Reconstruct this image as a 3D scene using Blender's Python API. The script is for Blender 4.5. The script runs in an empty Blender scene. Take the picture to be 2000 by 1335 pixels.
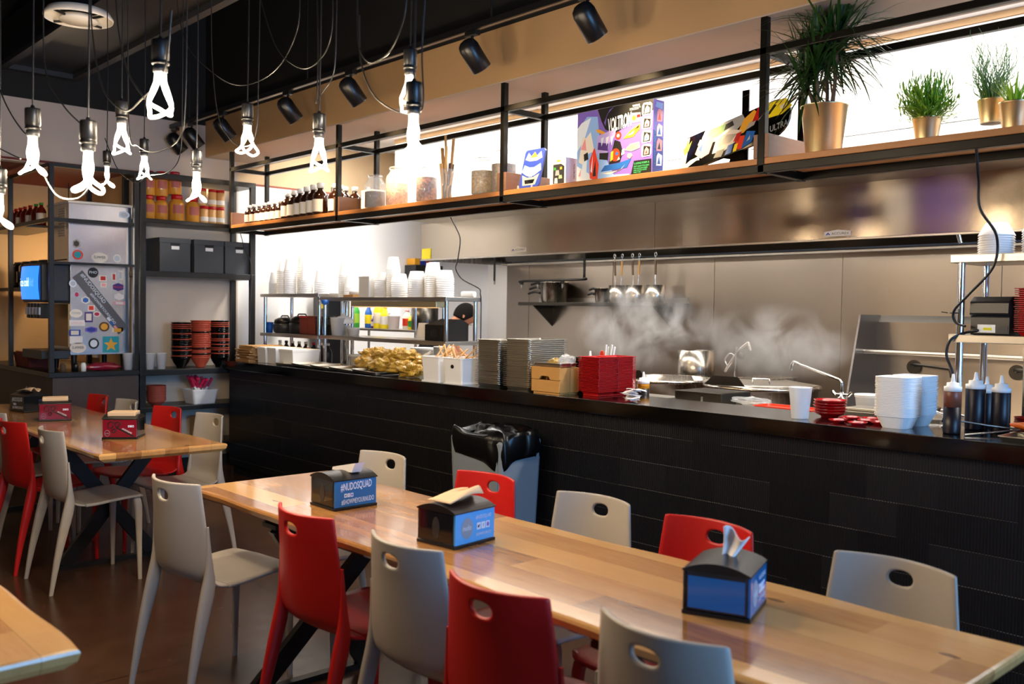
import bpy, bmesh, math, random
from math import sin, cos, pi, radians, sqrt, atan2, hypot
from mathutils import Vector, Matrix, noise
random.seed(7)
S = bpy.context.scene
COL = S.collection

# ------------------------------------------------------------------ camera
YAW, PIT, ROL, FPX, EYE = radians(47.287), radians(1.8896), radians(0.8183), 1826.0, 1.5
fw = Vector((-sin(YAW)*cos(PIT), cos(YAW)*cos(PIT), -sin(PIT)))
r0 = Vector((cos(YAW), sin(YAW), 0)); u0 = r0.cross(fw)
rt = r0*cos(ROL)+u0*sin(ROL); up = -r0*sin(ROL)+u0*cos(ROL)
cd = bpy.data.cameras.new('camera'); cam = bpy.data.objects.new('camera', cd); COL.objects.link(cam)
cd.sensor_width = 36; cd.sensor_fit = 'HORIZONTAL'; cd.lens = FPX/2000*36
cam.matrix_world = Matrix(((rt.x, up.x, -fw.x, 0), (rt.y, up.y, -fw.y, 0), (rt.z, up.z, -fw.z, EYE), (0, 0, 0, 1)))
cd.dof.use_dof = True; cd.dof.focus_distance = 4.9; cd.dof.aperture_fstop = 3.2
cd.clip_start = 0.05
S.camera = cam
# ------------------------------------------------------------------ world, exposure
S.view_settings.view_transform = 'Standard'; S.view_settings.look = 'None'
S.view_settings.gamma = 1; S.view_settings.use_curve_mapping = False
S.view_settings.exposure = 0.0
W = bpy.data.worlds.new('world'); S.world = W; W.use_nodes = True
W.node_tree.nodes['Background'].inputs[0].default_value = (0.30, 0.55, 1.0, 1)
W.node_tree.nodes['Background'].inputs[1].default_value = 0.6

def area(name, loc, direction, sx, sy, power, color, spread=180):
    l = bpy.data.lights.new(name, 'AREA'); l.shape = 'RECTANGLE'; l.size = sx; l.size_y = sy
    l.energy = power; l.color = color; l.spread = radians(spread)
    o = bpy.data.objects.new(name, l); COL.objects.link(o); o.location = loc
    o.rotation_euler = Vector(direction).to_track_quat('-Z', 'Y').to_euler()
    return o
COOL = (0.22, 0.52, 1.0)
# daylight through the windows of the right and front walls
area('daylight', (3.35, 2.0, 1.75), (-1, 0, -0.05), 2.3, 3.3, 520, COOL)
area('daylight', (3.35, -1.9, 1.75), (-1, 0, -0.05), 2.3, 1.6, 25, COOL)
# kitchen ceiling luminaires (fixtures are built in the kitchen section)
KW = (1.0, 0.97, 0.92)
for x in (-7.0, -4.6, -2.2, 0.2):
    area('kitchen_lamp', (x, 4.95, 3.14), (0, 0.12, -1), 2.0, 0.35, 75, KW)
area('hood_lamp', (-3.4, 6.5, 2.36), (0, 0.1, -1), 8.8, 0.15, 95, (1.0, 0.93, 0.84))

# ------------------------------------------------------------------ materials
def lin(c):
    if isinstance(c, str):
        c = c.lstrip('#'); c = [int(c[i:i+2], 16)/255 for i in (0, 2, 4)]
    return tuple(v/12.92 if v <= 0.04045 else ((v+0.055)/1.055)**2.4 for v in c[:3])
M = {}
def mat(name, col, rough=0.5, metal=0.0, spec=0.5, coat=0.0, trans=0.0, ior=1.45, alpha=1.0, emit=None, es=1.0, sss=0.0):
    m = bpy.data.materials.new(name); m.use_nodes = True
    p = m.node_tree.nodes['Principled BSDF']
    p.inputs['Base Color'].default_value = (*lin(col), 1)
    p.inputs['Roughness'].default_value = rough; p.inputs['Metallic'].default_value = metal
    p.inputs['Specular IOR Level'].default_value = spec; p.inputs['IOR'].default_value = ior
    p.inputs['Coat Weight'].default_value = coat; p.inputs['Coat Roughness'].default_value = 0.08
    p.inputs['Transmission Weight'].default_value = trans; p.inputs['Alpha'].default_value = alpha
    if emit:
        p.inputs['Emission Color'].default_value = (*lin(emit), 1); p.inputs['Emission Strength'].default_value = es
    M[name] = m
    return m
class NT:
    """small node-graph writer"""
    def __init__(s, m): s.t = m.node_tree; s.p = s.t.nodes['Principled BSDF']
    def n(s, typ, **kw):
        nd = s.t.nodes.new(typ)
        for k, v in kw.items():
            if k.startswith('i_'):
                key = k[2:]; key = int(key) if key.isdigit() else key.replace('_', ' ')
                if hasattr(v, 'is_linked') or hasattr(v, 'links'): s.t.links.new(v, nd.inputs[key])
                else: nd.inputs[key].default_value = v
            else: setattr(nd, k, v)
        return nd
    def math(s, op, a, b=0.0, c=None):
        nd = s.t.nodes.new('ShaderNodeMath'); nd.operation = op
        for i, v in enumerate((a, b) if c is None else (a, b, c)):
            if hasattr(v, 'links'): s.t.links.new(v, nd.inputs[i])
            else: nd.inputs[i].default_value = v
        return nd.outputs[0]
    def link(s, a, b): s.t.links.new(a, b)
    def coords(s, scale=(1, 1, 1), which='Object', loc=(0, 0, 0)):
        tc = s.n('ShaderNodeTexCoord'); mp = s.n('ShaderNodeMapping')
        s.link(tc.outputs[which], mp.inputs['Vector']); mp.inputs['Scale'].default_value = scale; mp.inputs['Location'].default_value = loc
        return mp.outputs[0]
    def noise(s, vec, scale, detail=3, rough=0.5):
        nd = s.n('ShaderNodeTexNoise'); s.link(vec, nd.inputs['Vector'])
        nd.inputs['Scale'].default_value = scale; nd.inputs['Detail'].default_value = detail; nd.inputs['Roughness'].default_value = rough
        return nd.outputs['Fac']
    def ramp(s, fac, stops, interp='LINEAR'):
        nd = s.n('ShaderNodeValToRGB'); s.link(fac, nd.inputs[0]); cr = nd.color_ramp; cr.interpolation = interp
        while len(cr.elements) < len(stops): cr.elements.new(0.5)
        for e, (pos, c) in zip(cr.elements, stops):
            e.position = pos; e.color = (*lin(c), 1) if not isinstance(c, (int, float)) else (c, c, c, 1)
        return nd.outputs[0]
    def mix(s, fac, a, b, blend='MIX'):
        nd = s.n('ShaderNodeMix', data_type='RGBA', blend_type=blend)
        for key, v in ((0, fac), (6, a), (7, b)):
            if hasattr(v, 'links'): s.link(v, nd.inputs[key])
            else: nd.inputs[key].default_value = v if isinstance(v, (int, float)) else (*lin(v), 1)
        return nd.outputs[2]
    def sep(s, vec):
        nd = s.n('ShaderNodeSeparateXYZ'); s.link(vec, nd.inputs[0]); return nd.outputs
    def comb(s, x, y, z):
        nd = s.n('ShaderNodeCombineXYZ')
        for i, v in enumerate((x, y, z)):
            if hasattr(v, 'links'): s.link(v, nd.inputs[i])
            else: nd.inputs[i].default_value = v
        return nd.outputs[0]
    def white(s, vec):
        nd = s.n('ShaderNodeTexWhiteNoise'); s.link(vec, nd.inputs['Vector']); return nd.outputs['Value']
    def bump(s, h, strength=0.3, dist=0.01):
        nd = s.n('ShaderNodeBump'); s.link(h, nd.inputs['Height']); nd.inputs['Strength'].default_value = strength; nd.inputs['Distance'].default_value = dist
        s.link(nd.outputs[0], s.p.inputs['Normal'])
    def set(s, sock, v): s.link(v, s.p.inputs[sock])

def wood(name, stops, plank=0.12, length=1.7, rough=0.25, coat=0.0, axis=0, grain=1.0, knots=True):
    m = mat(name, stops[0][1], rough, coat=coat); g = NT(m)
    o = g.sep(g.coords()); X, Y, Z = (o[0], o[1], o[2]) if axis == 0 else (o[1], o[0], o[2]) if axis == 1 else (o[2], o[0], o[1])
    row = g.math('FLOOR', g.math('DIVIDE', Y, plank))
    off = g.math('MULTIPLY', g.white(g.comb(row, 3.1, 0)), 7.0)
    seg = g.math('FLOOR', g.math('DIVIDE', g.math('ADD', X, off), length))
    rnd = g.white(g.comb(row, seg, 1.7))
    v = g.comb(g.math('ADD', X, g.math('MULTIPLY', rnd, 9)), g.math('MULTIPLY', Y, 9.0*grain), g.math('MULTIPLY', Z, 9.0*grain))
    n1 = g.noise(v, 3.0, 4, 0.6); n2 = g.noise(v, 14.0, 3)
    f = g.math('ADD', g.math('MULTIPLY', rnd, 0.62), g.math('ADD', g.math('MULTIPLY', n1, 0.42), g.math('MULTIPLY', n2, 0.14)))
    f = g.math('SUBTRACT', f, 0.1)
    c = g.ramp(f, stops)
    fy = g.math('FRACT', g.math('DIVIDE', Y, plank))
    gap = g.math('LESS_THAN', g.math('MINIMUM', fy, g.math('SUBTRACT', 1.0, fy)), 0.008)
    c = g.mix(g.math('MULTIPLY', gap, 0.45), c, '#3a2412')
    if knots:
        vo = g.n('ShaderNodeTexVoronoi'); g.link(g.comb(g.math('MULTIPLY', X, 1.1), g.math('MULTIPLY', Y, 3.2), 0.0), vo.inputs['Vector']); vo.inputs['Scale'].default_value = 1.9
        k = g.math('LESS_THAN', g.math('ADD', vo.outputs['Distance'], g.math('MULTIPLY', n2, 0.05)), 0.085)
        c = g.mix(g.math('MULTIPLY', k, 0.75), c, '#4a2c16')
    g.set('Base Color', c)
    g.set('Roughness', g.math('ADD', rough-0.05, g.math('MULTIPLY', n2, 0.12)))
    return m
def brushed(name, col, rough=0.28, axis='z', amt=0.22, bump=0.06, aniso=0.0, sc=None):
    m = mat(name, col, rough, 1.0); g = NT(m)
    if aniso:
        g.p.inputs['Anisotropic'].default_value = aniso; g.link(g.comb(0.0, 0.0, 1.0), g.p.inputs['Tangent'])
    sc = sc or {'z': (60, 60, 0.9), 'x': (0.9, 60, 60), 'y': (60, 0.9, 60)}[axis]
    n = g.noise(g.coords(sc), 1.0, 3, 0.6); b = g.noise(g.coords((1.2, 1.2, 0.7)), 1.4, 2)
    g.set('Roughness', g.math('ADD', rough-amt*0.4, g.math('ADD', g.math('MULTIPLY', n, amt*0.5), g.math('MULTIPLY', b, amt*0.5))))
    g.bump(g.math('ADD', n, g.math('MULTIPLY', b, 6.0)), bump, 0.004)
    return m
def speckle(name, cols, scale=90, rough=0.6):
    m = mat(name, cols[0], rough); g = NT(m)
    vo = g.n('ShaderNodeTexVoronoi'); g.link(g.coords(), vo.inputs['Vector']); vo.inputs['Scale'].default_value = scale
    r = g.sep(vo.outputs['Color'])[0]
    g.set('Base Color', g.ramp(r, [(i/(len(cols)-1), c) for i, c in enumerate(cols)], 'CONSTANT' if len(cols) > 3 else 'LINEAR'))
    g.bump(vo.outputs['Distance'], 0.6, 0.004)
    return m

mat('black_paint', '#161514', 0.35); mat('black_matte', '#0c0b0b', 0.6); mat('black_gloss', '#060606', 0.12, coat=0.3)
mat('black_plastic', '#141416', 0.32); mat('charcoal_plastic', '#2a2b2e', 0.38); mat('charcoal_box', '#44474b', 0.55)
mat('black_steel', '#1d1b18', 0.3, 0.6)
mat('white_plastic', '#f1f0ee', 0.45); mat('foam_white', '#f4f3f2', 0.6); mat('white_card', '#eceae6', 0.6)
mat('red_plastic', '#b81a18', 0.34); mat('grey_plastic', '#a89f95', 0.36)
mat('red_tray', '#b01014', 0.33); mat('red_gloss', '#b5121a', 0.15, coat=0.4); mat('orange_plastic', '#e23a1e', 0.35)
mat('brick_red', '#b04a34', 0.4)
brushed('steel', '#b9b1a6', 0.24); brushed('steel_wall', '#a3978b', 0.30, amt=0.2, bump=0.10, aniso=0.7, sc=(20, 20, 0.7)); mat('steel_plain', '#8f8f92', 0.3, 1.0); brushed('steel_x', '#b9b3aa', 0.3, 'x')
brushed('hood_steel', '#a3988a', 0.19, 'z', 0.12, 0.06, aniso=0.85, sc=(6, 6, 0.5))
mat('chrome', '#d4d4d4', 0.12, 1.0); mat('aluminium', '#c8c2b6', 0.32, 1.0); mat('dark_steel', '#4a4640', 0.35, 1.0)
mat('brass', '#f1e2b4', 0.33, 1.0)
mat('tan_paint', '#a87f4e', 0.8); mat('tan_light', '#c7a67c', 0.8); mat('white_paint', '#efedea', 0.55); mat('grey_paint', '#b3a69b', 0.8)
mat('maroon_paint', '#7c3327', 0.7); mat('greige', '#cfc1b2', 0.75); mat('soffit_paint', '#a79689', 0.8)
mat('kraft', '#b98d57', 0.75); mat('cardboard', '#a9814f', 0.8); mat('paper_white', '#ece6e4', 0.7)
mat('pine', '#d9a863', 0.55)
mat('amber_glass', '#2c160c', 0.1, coat=0.6); mat('label_white', '#f3eee6', 0.6)
mat('glass', '#f4f8f8', 0.04, alpha=0.16, coat=0.6); mat('frosted', '#f3f4f6', 0.3, alpha=0.62)
mat('clear_plastic', '#f4f6f8', 0.08, alpha=0.22, coat=0.5)
mat('soy', '#140d10', 0.38); mat('soy_bottle', '#15101a', 0.38); mat('sauce_brown', '#7a4634', 0.35)
mat('oil_yellow', '#d08a12', 0.25); mat('yellow', '#f2dd1c', 0.5); mat('green', '#2f9a34', 0.5); mat('blue', '#1f5fb4', 0.4)
mat('skin', '#b9795a', 0.55); mat('hair', '#0c0806', 0.85, spec=0.2); mat('shirt_black', '#14161b', 0.9, spec=0.2); mat('sauce_orange', '#d8641c', 0.3)
mat('purple', '#7b62c0', 0.4); mat('deep_blue', '#2a3f9e', 0.35); mat('silver', '#b9c0c8', 0.3, 0.5); mat('pink', '#e79aa0', 0.5)
mat('teal', '#1c9aa8', 0.5); mat('gold', '#e3a32c', 0.5); mat('off_white', '#e6ded2', 0.6); mat('violet', '#4b2c7e', 0.5); mat('hot_pink', '#c01c50', 0.45)
mat('screen_blue', '#1a5fd0', 0.2, emit='#2f7ff5', es=1.6); mat('screen_white', '#ffffff', 0.3, emit='#eaf4ff', es=2.0)
mat('bulb_glow', '#ffffff', 0.3, emit='#fff0da', es=14.0); mat('lamp_glow', '#ffffff', 0.3, emit='#fffaf0', es=6.0); mat('heat_glow', '#ffffff', 0.4, emit='#ffb765', es=1.2)
mat('spot_glow', '#ffffff', 0.3, emit='#ffdca8', es=8.0)
mat('bag_black', '#060607', 0.3, spec=0.35); mat('bin_grey', '#7b8288', 0.4)
mat('panel_dark', '#101418', 0.12, coat=0.6); mat('panel_blue', '#0a68a8', 0.14, coat=0.6); mat('panel_light_blue', '#48a8ee', 0.14, coat=0.6); mat('panel_red', '#7c1226', 0.15, coat=0.5); mat('print_white', '#dfe9f5', 0.4); mat('print_grey', '#8f9aa8', 0.4)
mat('print_black', '#101010', 0.5); mat('smoke_plastic', '#14181f', 0.15, coat=0.4)
mat('leaf_dark', '#1f3d12', 0.4); mat('leaf_mid', '#4d7f1e', 0.5); mat('leaf_bright', '#8db833', 0.5); mat('leaf_grey', '#6f9160', 0.55); mat('bark', '#5a4636', 0.85); mat('soil', '#2a1d14', 0.9)
wood('table_oak', [(0.0, '#d3a566'), (0.4, '#c5935a'), (0.62, '#ad7a46'), (0.82, '#805533'), (1.0, '#664328')], 0.125, 1.5, 0.15, 0.4)
wood('shelf_wood', [(0.0, '#c98f58'), (0.5, '#b67943'), (1.0, '#8f5a30')], 0.4, 3.0, 0.45, knots=False)
wood('shelf_side', [(0.0, '#8f6d56'), (0.5, '#7c5b47'), (1.0, '#5f4334')], 0.4, 3.0, 0.5, axis=1, knots=False)
wood('dark_panel', [(0.0, '#4a3d39'), (0.5, '#3c302d'), (1.0, '#2c2322')], 0.16, 3.0, 0.5, axis=2, knots=False)
wood('pine_box', [(0.0, '#dcae6c'), (0.5, '#cf9c58'), (1.0, '#b98345')], 0.3, 2.0, 0.5, knots=False)
wood('stick_wood', [(0.0, '#d8b07a'), (1.0, '#b98850')], 0.3, 2.0, 0.6, knots=False)
speckle('spice_dark', ['#3b241a', '#5a3a2a', '#2a1710', '#6d4a34']); speckle('spice_pink', ['#b78468', '#9d6a50', '#c89678', '#8f5c46'])
speckle('spice_red', ['#6d3324', '#8f4a34', '#431c14', '#a8694c'], 70); speckle('spice_gold', ['#c7a062', '#b58c4c', '#d8b67c', '#a67f44']); speckle('spice_brown', ['#5e3a20', '#7a4e2c', '#482a16', '#6b4424'])
def noodle_mat():
    m = mat('noodle_yellow', '#c9992c', 0.3, coat=0.5); g = NT(m); v = g.coords()
    wv = g.n('ShaderNodeTexWave'); g.link(v, wv.inputs['Vector']); wv.inputs['Scale'].default_value = 55; wv.inputs['Distortion'].default_value = 9; wv.inputs['Detail'].default_value = 3; wv.inputs['Detail Scale'].default_value = 0.4
    n = g.noise(v, 22, 3)
    g.set('Base Color', g.ramp(g.math('ADD', g.math('MULTIPLY', wv.outputs['Fac'], 0.55), g.math('MULTIPLY', n, 0.45)), [(0.2, '#8f6a17'), (0.55, '#c99a2b'), (0.85, '#e3c055')]))
    g.bump(wv.outputs['Fac'], 0.8, 0.006)
noodle_mat()
def floor_mat():
    m = mat('floor_concrete', '#4a3324', 0.22); g = NT(m); v = g.coords()
    n = g.noise(v, 1.3, 6, 0.62); n2 = g.noise(v, 9, 4, 0.6)
    c = g.ramp(g.math('ADD', g.math('MULTIPLY', n, 0.75), g.math('MULTIPLY', n2, 0.25)), [(0.25, '#36241a'), (0.5, '#432c1e'), (0.75, '#533827')])
    o = g.sep(v)
    def joint(s, step):
        fr = g.math('FRACT', g.math('DIVIDE', s, step)); return g.math('LESS_THAN', fr, 0.005)
    j = g.math('MAXIMUM', joint(g.math('ADD', o[0], 20.3), 1.5), joint(g.math('ADD', o[1], 20.1), 1.5))
    g.set('Base Color', g.mix(g.math('MULTIPLY', j, 0.7), c, '#120b07'))
    g.set('Roughness', g.math('ADD', 0.16, g.math('MULTIPLY', n2, 0.16)))
floor_mat()
def tile_mat():
    m = mat('ribbed_tile', '#101011', 0.3); g = NT(m); o = g.sep(g.coords())
    row = g.math('FLOOR', g.math('DIVIDE', g.math('ADD', o[2], 0.0075), 0.1445)); fz = g.math('FRACT', g.math('DIVIDE', g.math('ADD', o[2], 0.0075), 0.1445))
    fx = g.math('FLOOR', g.math('DIVIDE', g.math('ADD', o[0], g.math('MULTIPLY', row, 0.137)), 0.305))
    rnd = g.white(g.comb(fx, row, 2.0))
    rib = g.math('ABSOLUTE', g.math('SINE', g.math('MULTIPLY', o[0], pi/0.0125)))
    line = g.math('LESS_THAN', g.math('MINIMUM', fz, g.math('SUBTRACT', 1.0, fz)), 0.012)
    tip = g.math('GREATER_THAN', rib, 0.55)
    grout = g.math('MULTIPLY', g.math('MULTIPLY', line, tip), g.math('GREATER_THAN', rnd, 0.25))
    g.set('Base Color', g.mix(g.math('MULTIPLY', grout, 0.8), '#0f0f10', '#6a645c'))
    g.set('Roughness', g.math('ADD', 0.30, g.math('MULTIPLY', rnd, 0.12)))
    h = g.math('MULTIPLY', g.math('POWER', rib, 0.6), g.math('SUBTRACT', 1.0, g.math('MULTIPLY', line, 0.8)))
    g.bump(h, 0.7, 0.003)
tile_mat()
def wall_bands(name, stops):
    """paint bands by height: stops [(z_from, colour)]"""
    m = mat(name, stops[0][1], 0.75); g = NT(m); tc = g.n('ShaderNodeNewGeometry'); z = g.sep(tc.outputs['Position'])[2]
    f = g.math('DIVIDE', z, 5.0)
    g.set('Base Color', g.ramp(f, [(max(0, a/5.0), c) for a, c in stops], 'CONSTANT'))
wall_bands('wall_dining', [(0, '#cdbfb0'), (2.66, '#6e2a20'), (2.69, '#b8aaa0'), (3.17, '#0b0a0a')])
wall_bands('wall_kitchen', [(0, '#f0eeec'), (2.66, '#8a4a3c'), (2.685, '#c4a986'), (4.0, '#0b0a0a')])
wall_bands('soffit_face', [(0, '#a9875f'), (3.21, '#0c0b0a')])

# ------------------------------------------------------------------ mesh builder
class B:
    def __init__(s): s.v = []; s.f = []; s.sm = []; s.mi = []; s.x = Matrix(); s.m = 0
    def raw(s, vs, fs, smooth=False):
        k = len(s.v); s.v += [tuple(s.x @ Vector(p)) for p in vs]
        for f in fs: s.f.append([i+k for i in f]); s.sm.append(smooth); s.mi.append(s.m)
        return s
    def box(s, x0, x1, y0, y1, z0, z1):
        v = [(x0, y0, z0), (x1, y0, z0), (x1, y1, z0), (x0, y1, z0), (x0, y0, z1), (x1, y0, z1), (x1, y1, z1), (x0, y1, z1)]
        return s.raw(v, [(0, 3, 2, 1), (4, 5, 6, 7), (0, 1, 5, 4), (1, 2, 6, 5), (2, 3, 7, 6), (3, 0, 4, 7)])
    def cbox(s, c, d): return s.box(c[0]-d[0]/2, c[0]+d[0]/2, c[1]-d[1]/2, c[1]+d[1]/2, c[2]-d[2]/2, c[2]+d[2]/2)
    def taper(s, w0, d0, w1, d1, z0, z1, cap=True):
        v = [(sx*w/2, sy*d/2, z) for w, d, z in ((w0, d0, z0), (w1, d1, z1)) for sx, sy in ((-1, -1), (1, -1), (1, 1), (-1, 1))]
        f = [(0, 1, 5, 4), (1, 2, 6, 5), (2, 3, 7, 6), (3, 0, 4, 7)]
        if cap: f += [(0, 3, 2, 1), (4, 5, 6, 7)]
        return s.raw(v, f)
    def lathe(s, prof, n=20, c=(0, 0, 0), smooth=True, cap=True):
        v = []; f = []
        for r, z in prof:
            for i in range(n): a = 2*pi*i/n; v.append((c[0]+r*cos(a), c[1]+r*sin(a), c[2]+z))
        L = len(prof)
        for j in range(L-1):
            for i in range(n): k = (i+1) % n; f.append((j*n+i, j*n+k, (j+1)*n+k, (j+1)*n+i))
        s.raw(v, f, smooth)
        if cap:
            k = len(s.v)-L*n
            if prof[0][0] > 1e-5: s.f.append([k+i for i in range(n)][::-1]); s.sm.append(False); s.mi.append(s.m)
            if prof[-1][0] > 1e-5: s.f.append([k+(L-1)*n+i for i in range(n)]); s.sm.append(False); s.mi.append(s.m)
        return s
    def rod(s, p0, p1, r0, r1=None, n=10, cap=True):
        p0, p1 = Vector(p0), Vector(p1); r1 = r0 if r1 is None else r1
        q = (p1-p0).to_track_quat('Z', 'Y').to_matrix(); a = q @ Vector((1, 0, 0)); b = q @ Vector((0, 1, 0))
        v = [p+(a*cos(2*pi*i/n)+b*sin(2*pi*i/n))*r for p, r in ((p0, r0), (p1, r1)) for i in range(n)]
        f = [(i, (i+1) % n, n+(i+1) % n, n+i) for i in range(n)]
        s.raw(v, f, True)
        if cap: s.raw(v, [tuple(range(n))[::-1], tuple(range(n, 2*n))])
        return s
    def bar(s, p0, p1, w, h=None, upv=(0, 0, 1)):
        h = w if h is None else h
        p0, p1, U = Vector(p0), Vector(p1), Vector(upv); d = (p1-p0).normalized()
        if abs(d.dot(U)) > 0.99: U = Vector((0, 1, 0))
        a = d.cross(U).normalized(); b = a.cross(d).normalized()
        v = [p+a*sx*w/2+b*sy*h/2 for p in (p0, p1) for sx, sy in ((-1, -1), (1, -1), (1, 1), (-1, 1))]
        return s.raw(v, [(0, 1, 5, 4), (1, 2, 6, 5), (2, 3, 7, 6), (3, 0, 4, 7), (0, 3, 2, 1), (4, 5, 6, 7)])
    def tube(s, pts, r, n=8, closed=False, smooth_path=0):
        P = [Vector(p) for p in pts]
        if smooth_path:
            Q = []; L = len(P)
            rng = range(L) if closed else range(L-1)
            for i in rng:
                a, b, c, d = (P[(i-1) % L], P[i], P[(i+1) % L], P[(i+2) % L]) if closed else (P[max(i-1, 0)], P[i], P[i+1], P[min(i+2, L-1)])
                for k in range(smooth_path):
                    t = k/smooth_path
                    Q.append(0.5*((2*b)+(c-a)*t+(2*a-5*b+4*c-d)*t*t+(3*b-a-3*c+d)*t**3))
            if not closed: Q.append(P[-1])
            P = Q
        L = len(P); R = r if isinstance(r, (list, tuple)) else [r]*L
        if len(R) != L: R = [R[min(len(R)-1, int(i*(len(R)-1)/(L-1)+0.5))] for i in range(L)]
        T = []
        for i in range(L):
            a = P[(i-1) % L] if (closed or i) else P[i]; b = P[(i+1) % L] if (closed or i < L-1) else P[i]
            T.append((b-a).normalized())
        nv = Vector((0, 0, 1)) if abs(T[0].z) < 0.9 else Vector((1, 0, 0))
        nv = (nv-T[0]*nv.dot(T[0])).normalized(); v = []; f = []
        for i in range(L):
            nv = (nv-T[i]*nv.dot(T[i])); nv = nv.normalized() if nv.length > 1e-6 else T[i].orthogonal().normalized()
            bn = T[i].cross(nv)
            for k in range(n): a = 2*pi*k/n; v.append(P[i]+(nv*cos(a)+bn*sin(a))*R[i])
        for i in range(L if closed else L-1):
            j = (i+1) % L
            for k in range(n): kk = (k+1) % n; f.append((i*n+k, i*n+kk, j*n+kk, j*n+k))
        s.raw(v, f, True)
        if not closed: s.raw(v, [tuple(range(n))[::-1], tuple(range((L-1)*n, L*n))])
        return s
    def prism(s, poly, lo, hi, axis='z', smooth=False):
        def P(a, b, h): return {'z': (a, b, h), 'y': (a, h, b), 'x': (h, a, b)}[axis]
        n = len(poly); v = [P(a, b, lo) for a, b in poly]+[P(a, b, hi) for a, b in poly]
        s.raw(v, [(i, (i+1) % n, n+(i+1) % n, n+i) for i in range(n)], smooth)
        return s.raw(v, [tuple(range(n))[::-1], tuple(range(n, 2*n))])
    def sheet(s, fn, nu, nv, smooth=True):
        v = [fn(i/nu, j/nv) for j in range(nv+1) for i in range(nu+1)]; w = nu+1
        return s.raw(v, [(j*w+i, j*w+i+1, (j+1)*w+i+1, (j+1)*w+i) for j in range(nv) for i in range(nu)], smooth)
    def blob(s, c, r, seed=0, amp=0.15, nu=14, nv=9):
        rn = random.Random(seed); ph = [rn.uniform(0, 6.28) for _ in range(6)]
        v = []; f = []
        for j in range(nv+1):
            th = pi*j/nv
            for i in range(nu):
                a = 2*pi*i/nu; k = 1+amp*(sin(3*a+ph[0])*sin(2*th+ph[1])+0.6*sin(5*a+ph[2]+3*th))
                v.append((c[0]+r[0]*k*sin(th)*cos(a), c[1]+r[1]*k*sin(th)*sin(a), c[2]+r[2]*k*cos(th)))
        for j in range(nv):
            for i in range(nu): kk = (i+1) % nu; f.append((j*nu+i, (j+1)*nu+i, (j+1)*nu+kk, j*nu+kk))
        return s.raw(v, f, True)
    def build(s, name, mats, parent=None, loc=None, rz=None, bevel=0, solid=0, subsurf=0, offset=0, weld=0):
        me = bpy.data.meshes.new(name); me.from_pydata(s.v, [], s.f)
        me.polygons.foreach_set('use_smooth', s.sm); me.polygons.foreach_set('material_index', s.mi); me.update()
        if weld:
            bm = bmesh.new(); bm.from_mesh(me); bmesh.ops.remove_doubles(bm, verts=bm.verts, dist=weld); bmesh.ops.recalc_face_normals(bm, faces=bm.faces); bm.to_mesh(me); bm.free(); me.update()
        for m in (mats if isinstance(mats, (list, tuple)) else [mats]): me.materials.append(M[m] if isinstance(m, str) else m)
        o = bpy.data.objects.new(name, me); COL.objects.link(o)
        if loc: o.location = loc
        if rz: o.rotation_euler = (0, 0, rz)
        if parent: o.parent = parent
        if solid: md = o.modifiers.new('solid', 'SOLIDIFY'); md.thickness = solid; md.offset = offset
        if bevel: md = o.modifiers.new('bevel', 'BEVEL'); md.width = bevel; md.segments = 2; md.limit_method = 'ANGLE'
        if subsurf: md = o.modifiers.new('sub', 'SUBSURF'); md.levels = subsurf; md.render_levels = subsurf
        return o
def tag(o, label, cat, group=None, kind=None):
    o['label'] = label; o['category'] = cat
    if group: o['group'] = group
    if kind: o['kind'] = kind
    return o
def thing(name, label, cat, loc=(0, 0, 0), rz=0, group=None):
    o = bpy.data.objects.new(name, None); COL.objects.link(o); o.empty_display_size = 0.05
    o.location = loc; o.rotation_euler = (0, 0, rz)
    return tag(o, label, cat, group)
def struct(o): o['kind'] = 'structure'; return o
def dup(root, loc, rz=0, label=None, group=None, scale=None):
    r = root.copy(); COL.objects.link(r); r.location = loc; r.rotation_euler = (0, 0, rz)
    if label: r['label'] = label
    if group: r['group'] = group
    if scale: r.scale = scale
    for ch in list(root.children):
        c = ch.copy(); COL.objects.link(c); c.parent = r
        for g in ch.children:
            d = g.copy(); COL.objects.link(d); d.parent = c
    return r
def text(name, body, w, h, m, parent, org, xd=(1, 0, 0), yd=(0, 0, 1), thick=0.0006, shear=0.0, bold=0.0):
    """lettering as a thin solid on a surface; org is its lower-left corner, xd/yd the reading and up directions"""
    cu = bpy.data.curves.new(name, 'FONT'); cu.body = body; cu.size = 1; cu.extrude = 0.0; cu.resolution_u = 2; cu.offset = bold
    to = bpy.data.objects.new(name, cu); COL.objects.link(to)
    dg = bpy.context.evaluated_depsgraph_get(); dg.update()
    me = bpy.data.meshes.new_from_object(to.evaluated_get(dg)); bpy.data.objects.remove(to); bpy.data.curves.remove(cu)
    xs = [v.co.x for v in me.vertices]; ys = [v.co.y for v in me.vertices]
    x0, x1, y0, y1 = min(xs), max(xs), min(ys), max(ys)
    X, Y, O = Vector(xd).normalized(), Vector(yd).normalized(), Vector(org); N = X.cross(Y)
    for v in me.vertices:
        a, b = (v.co.x-x0)/(x1-x0)*w, (v.co.y-y0)/(y1-y0)*h
        v.co = O+X*(a+shear*b)+Y*b+N*thick
    me.name = name; me.materials.clear(); me.materials.append(M[m])
    o = bpy.data.objects.new(name, me); COL.objects.link(o)
    if parent: o.parent = parent
    return o
ORD = ['topmost', 'second from top', 'third from top', 'fourth from top', 'fifth from top', 'sixth from top', 'seventh from top', 'eighth from top', 'ninth from top', 'tenth from top']
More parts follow.
